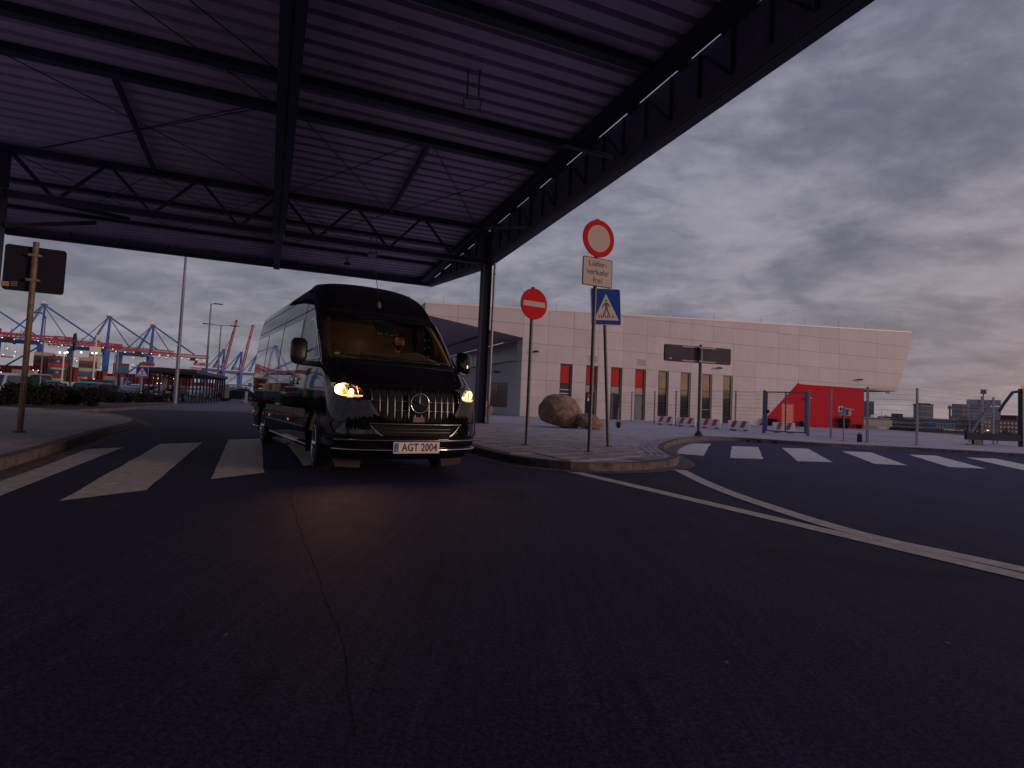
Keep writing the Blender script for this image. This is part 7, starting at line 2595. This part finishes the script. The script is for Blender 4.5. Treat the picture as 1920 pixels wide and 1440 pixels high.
# lettering on the green containers and pale crosses on the navy ones
greens = [o for o in bpy.data.objects if o.name.startswith('shipping_container') and o.data == CMESH['green']]
bright = sorted([o for o in greens if abs(o.location.y - 452) < .01], key=lambda o: -o.location.z)
for o, lab in zip(bright, ('upper of two green containers with white lettering on the ship', 'lower of two green containers with white lettering on the ship')):
    text('EVERGREEN', 1.75, M_WHITE, o, (6.05, -.08, 1.42), (1, 0, 0), (0, 0, 1), bold=.03, sx=.95)
    o['label'] = lab
    if 'group' in o:
        del o['group']
nv = sorted([o for o in bpy.data.objects if o.name.startswith('shipping_container') and o.data == CMESH['navy'] and abs(o.location.y - 452) < .01], key=lambda o: -o.location.z)
for o, lab in zip(nv, ('navy container with a pale cross mark, upper of the lettered stack', 'navy container with a pale cross mark, between the two green ones')):
    MB().box(5.6, 6.6, -.09, -.06, .5, 2.3).box(4.7, 7.5, -.088, -.06, 1.1, 1.6).build('cross_mark', M_WIN, o)
    MB().box(9.0, 11.2, -.088, -.06, .5, .85).build('lettering', M_WIN, o)
    o['label'] = lab
    if 'group' in o:
        del o['group']
# bridge with wings and mast
bp = at_px(176, 655, 500)
br = Vector((bp.x, bp.y, 0)) - Vector((px(190, 520), 520, 0))
b0 = Vector((br.dot(CU), br.dot(CV), bp.z + 5))
MB().box(b0.x - 4, b0.x + 4, b0.y - 2, b0.y + 26, b0.z - 16, b0.z + 2.5).build('deck_house', M_BR, ship)
MB().box(b0.x - 4.2, b0.x - 4, b0.y - 1, b0.y + 25, b0.z - 1.5, b0.z - .3).build('window_band', M_WIND, ship)
MB().hexa([(b0.x - 3, b0.y - 12, b0.z - 5), (b0.x + 3, b0.y - 12, b0.z - 5), (b0.x + 3, b0.y + 32, b0.z - 5), (b0.x - 3, b0.y + 32, b0.z - 5)], [(b0.x - 3, b0.y - 12, b0.z - 3), (b0.x + 3, b0.y - 12, b0.z - 3), (b0.x + 3, b0.y + 32, b0.z - 3), (b0.x - 3, b0.y + 32, b0.z - 3)]).build('bridge_wing', M_BR, ship)
MB().beam((b0.x, b0.y - 11, b0.z - 5), (b0.x, b0.y - 2, b0.z - 11), 2.5, 1.2).build('wing_brace', M_BR, ship)
MB().tube((b0.x, b0.y + 14, b0.z + 2), (b0.x, b0.y + 14, b0.z + 14), .7, 8).box(b0.x - .4, b0.x + .4, b0.y + 10, b0.y + 18, b0.z + 8, b0.z + 8.6).build('mast', M_BR, ship)
mb = MB()
for xp, yp in ((110, 661), (119.5, 661.5), (124, 660.5), (150, 660.5), (171, 662), (178.5, 662)):
    p = at_px(xp, yp, 448)
    q = p - Vector((px(190, 520), 520, -5.0))
    mb.ball((q.dot(CU), q.dot(CV), q.z), .62, 8, 6)
mb.build('deck_lamps', M_LAMPO, ship)['kind'] = 'stuff'
for xp in (118, 176):
    p = at_px(xp, 662, 449)
    q = p - Vector((px(190, 520), 520, -5.0))
    MB().tube((q.dot(CU), q.dot(CV), 0), (q.dot(CU), q.dot(CV), q.z), .6, 8).build('lamp_mast', M_BR, ship)
# red lashing bridges with rows of small white lamps
mbl = MB()
for xp, wpx, yt, yb, Y in ((14, 60, 684, 720, 470), (78, 44, 686, 742, 455), (122, 38, 687, 742, 462), (172, 46, 694, 735, 478), (205, 44, 700, 740, 500), (240, 46, 700, 742, 520), (285, 56, 702, 742, 545), (330, 60, 704, 742, 580), (372, 60, 716, 748, 640)):
    a, b = at_px(xp - wpx * .5, yt, Y + 4), at_px(xp + wpx * .5, yb, Y + 4)
    o_ = Vector((px(190, 520), 520, -5.0))
    lb = MB()
    for c in (a, b):
        pass
    A = [Vector((a.x, Y + 4, a.z)), Vector((b.x, Y + 4, a.z)), Vector((b.x, Y + 4, b.z)), Vector((a.x, Y + 4, b.z))]
    loc_ = lambda v: (((v - o_).dot(CU)), ((v - o_).dot(CV)), (v - o_).z)
    dpt = Vector((0, 5, 0))
    lb.extrude([loc_(v) for v in A], ((dpt).dot(CU), dpt.dot(CV), 0))
    # posts and rails proud of it
    n = 7
    for i in range(n + 1):
        p_, q_ = A[0].lerp(A[1], i / n) - Vector((0, .5, 0)), A[3].lerp(A[2], i / n) - Vector((0, .5, 0))
        lb.beam(loc_(p_), loc_(q_), .5, .5)
    for j in range(5):
        p_, q_ = A[0].lerp(A[3], j / 4) - Vector((0, .5, 0)), A[1].lerp(A[2], j / 4) - Vector((0, .5, 0))
        lb.beam(loc_(p_), loc_(q_), .4, .4)
    lb.build('lashing_bridge', M_LASH, ship)
    for q in range(10):
        v = Vector((rnd.uniform(a.x, b.x), Y - 3, lerp(b.z, a.z, rnd.choice((.15, .38, .6, .85)))))
        mbl.ball(loc_(v), rnd.uniform(.26, .42), 6, 4)
mbl.build('deck_lights', M_LAMPW, ship)['kind'] = 'stuff'
# cream cargo blocks low on the deck
for k, (x0, x1, yt, yb, Y) in enumerate([(23, 41, 692, 702, 440), (53, 66, 694, 702, 440), (196, 213, 705, 714, 470), (147, 160, 706, 713, 455)]):
    a, b = at_px(x0, yt, Y), at_px(x1, yb, Y)
    t = MB().box(a.x, b.x, 0, 3, b.z, a.z).box(a.x + .2, b.x - .2, .2, 2.8, -5.0, b.z - .01)
    for q in range(3):
        t.box(lerp(a.x, b.x, (q + .1) / 3), lerp(a.x, b.x, (q + .9) / 3), -.12, 0.01, b.z + .3, a.z - .3)
    o = t.build('deck_crate', mat('crate_cream', (.46, .37, .26), .6, var=.15, vscale=.2), None, loc=(0, Y, 0))
    tag(o, ['wide cream deck crate above the left bushes, left of the square sign pole', 'cream deck crate just right of the square sign pole', 'cream deck crate left of the smaller crossing sign', 'short cream deck crate below the ship bridge stack'][k], 'crate')

# belt of trees and sheds across the road behind the viewer; the van and the windows mirror it
mb = MB()
for k in range(150):
    a = R(62 + 150 * k / 150 + rnd.uniform(-1, 1))
    r_ = rnd.uniform(150, 185)
    c = Vector((math.sin(a) * r_, math.cos(a) * r_, -5.0))
    h_ = rnd.uniform(9, 14.5)
    w_ = rnd.uniform(3.5, 7)
    mb.tube(c, c + Vector((0, 0, h_ * .4)), .4, 6)
    for q in range(5):
        mb.ball((c.x + rnd.uniform(-w_, w_) * .5, c.y + rnd.uniform(-w_, w_) * .5, c.z + h_ * rnd.uniform(.35, .8)), h_ * rnd.uniform(.18, .28), 7, 5, sx=rnd.uniform(.9, 1.5), sy=rnd.uniform(.9, 1.5))
tb_ = mb.build('tree_belt', M_TREEF)
tag(tb_, 'distant belt of dark trees behind the viewer, seen only mirrored in van and windows', 'trees', kind='stuff')
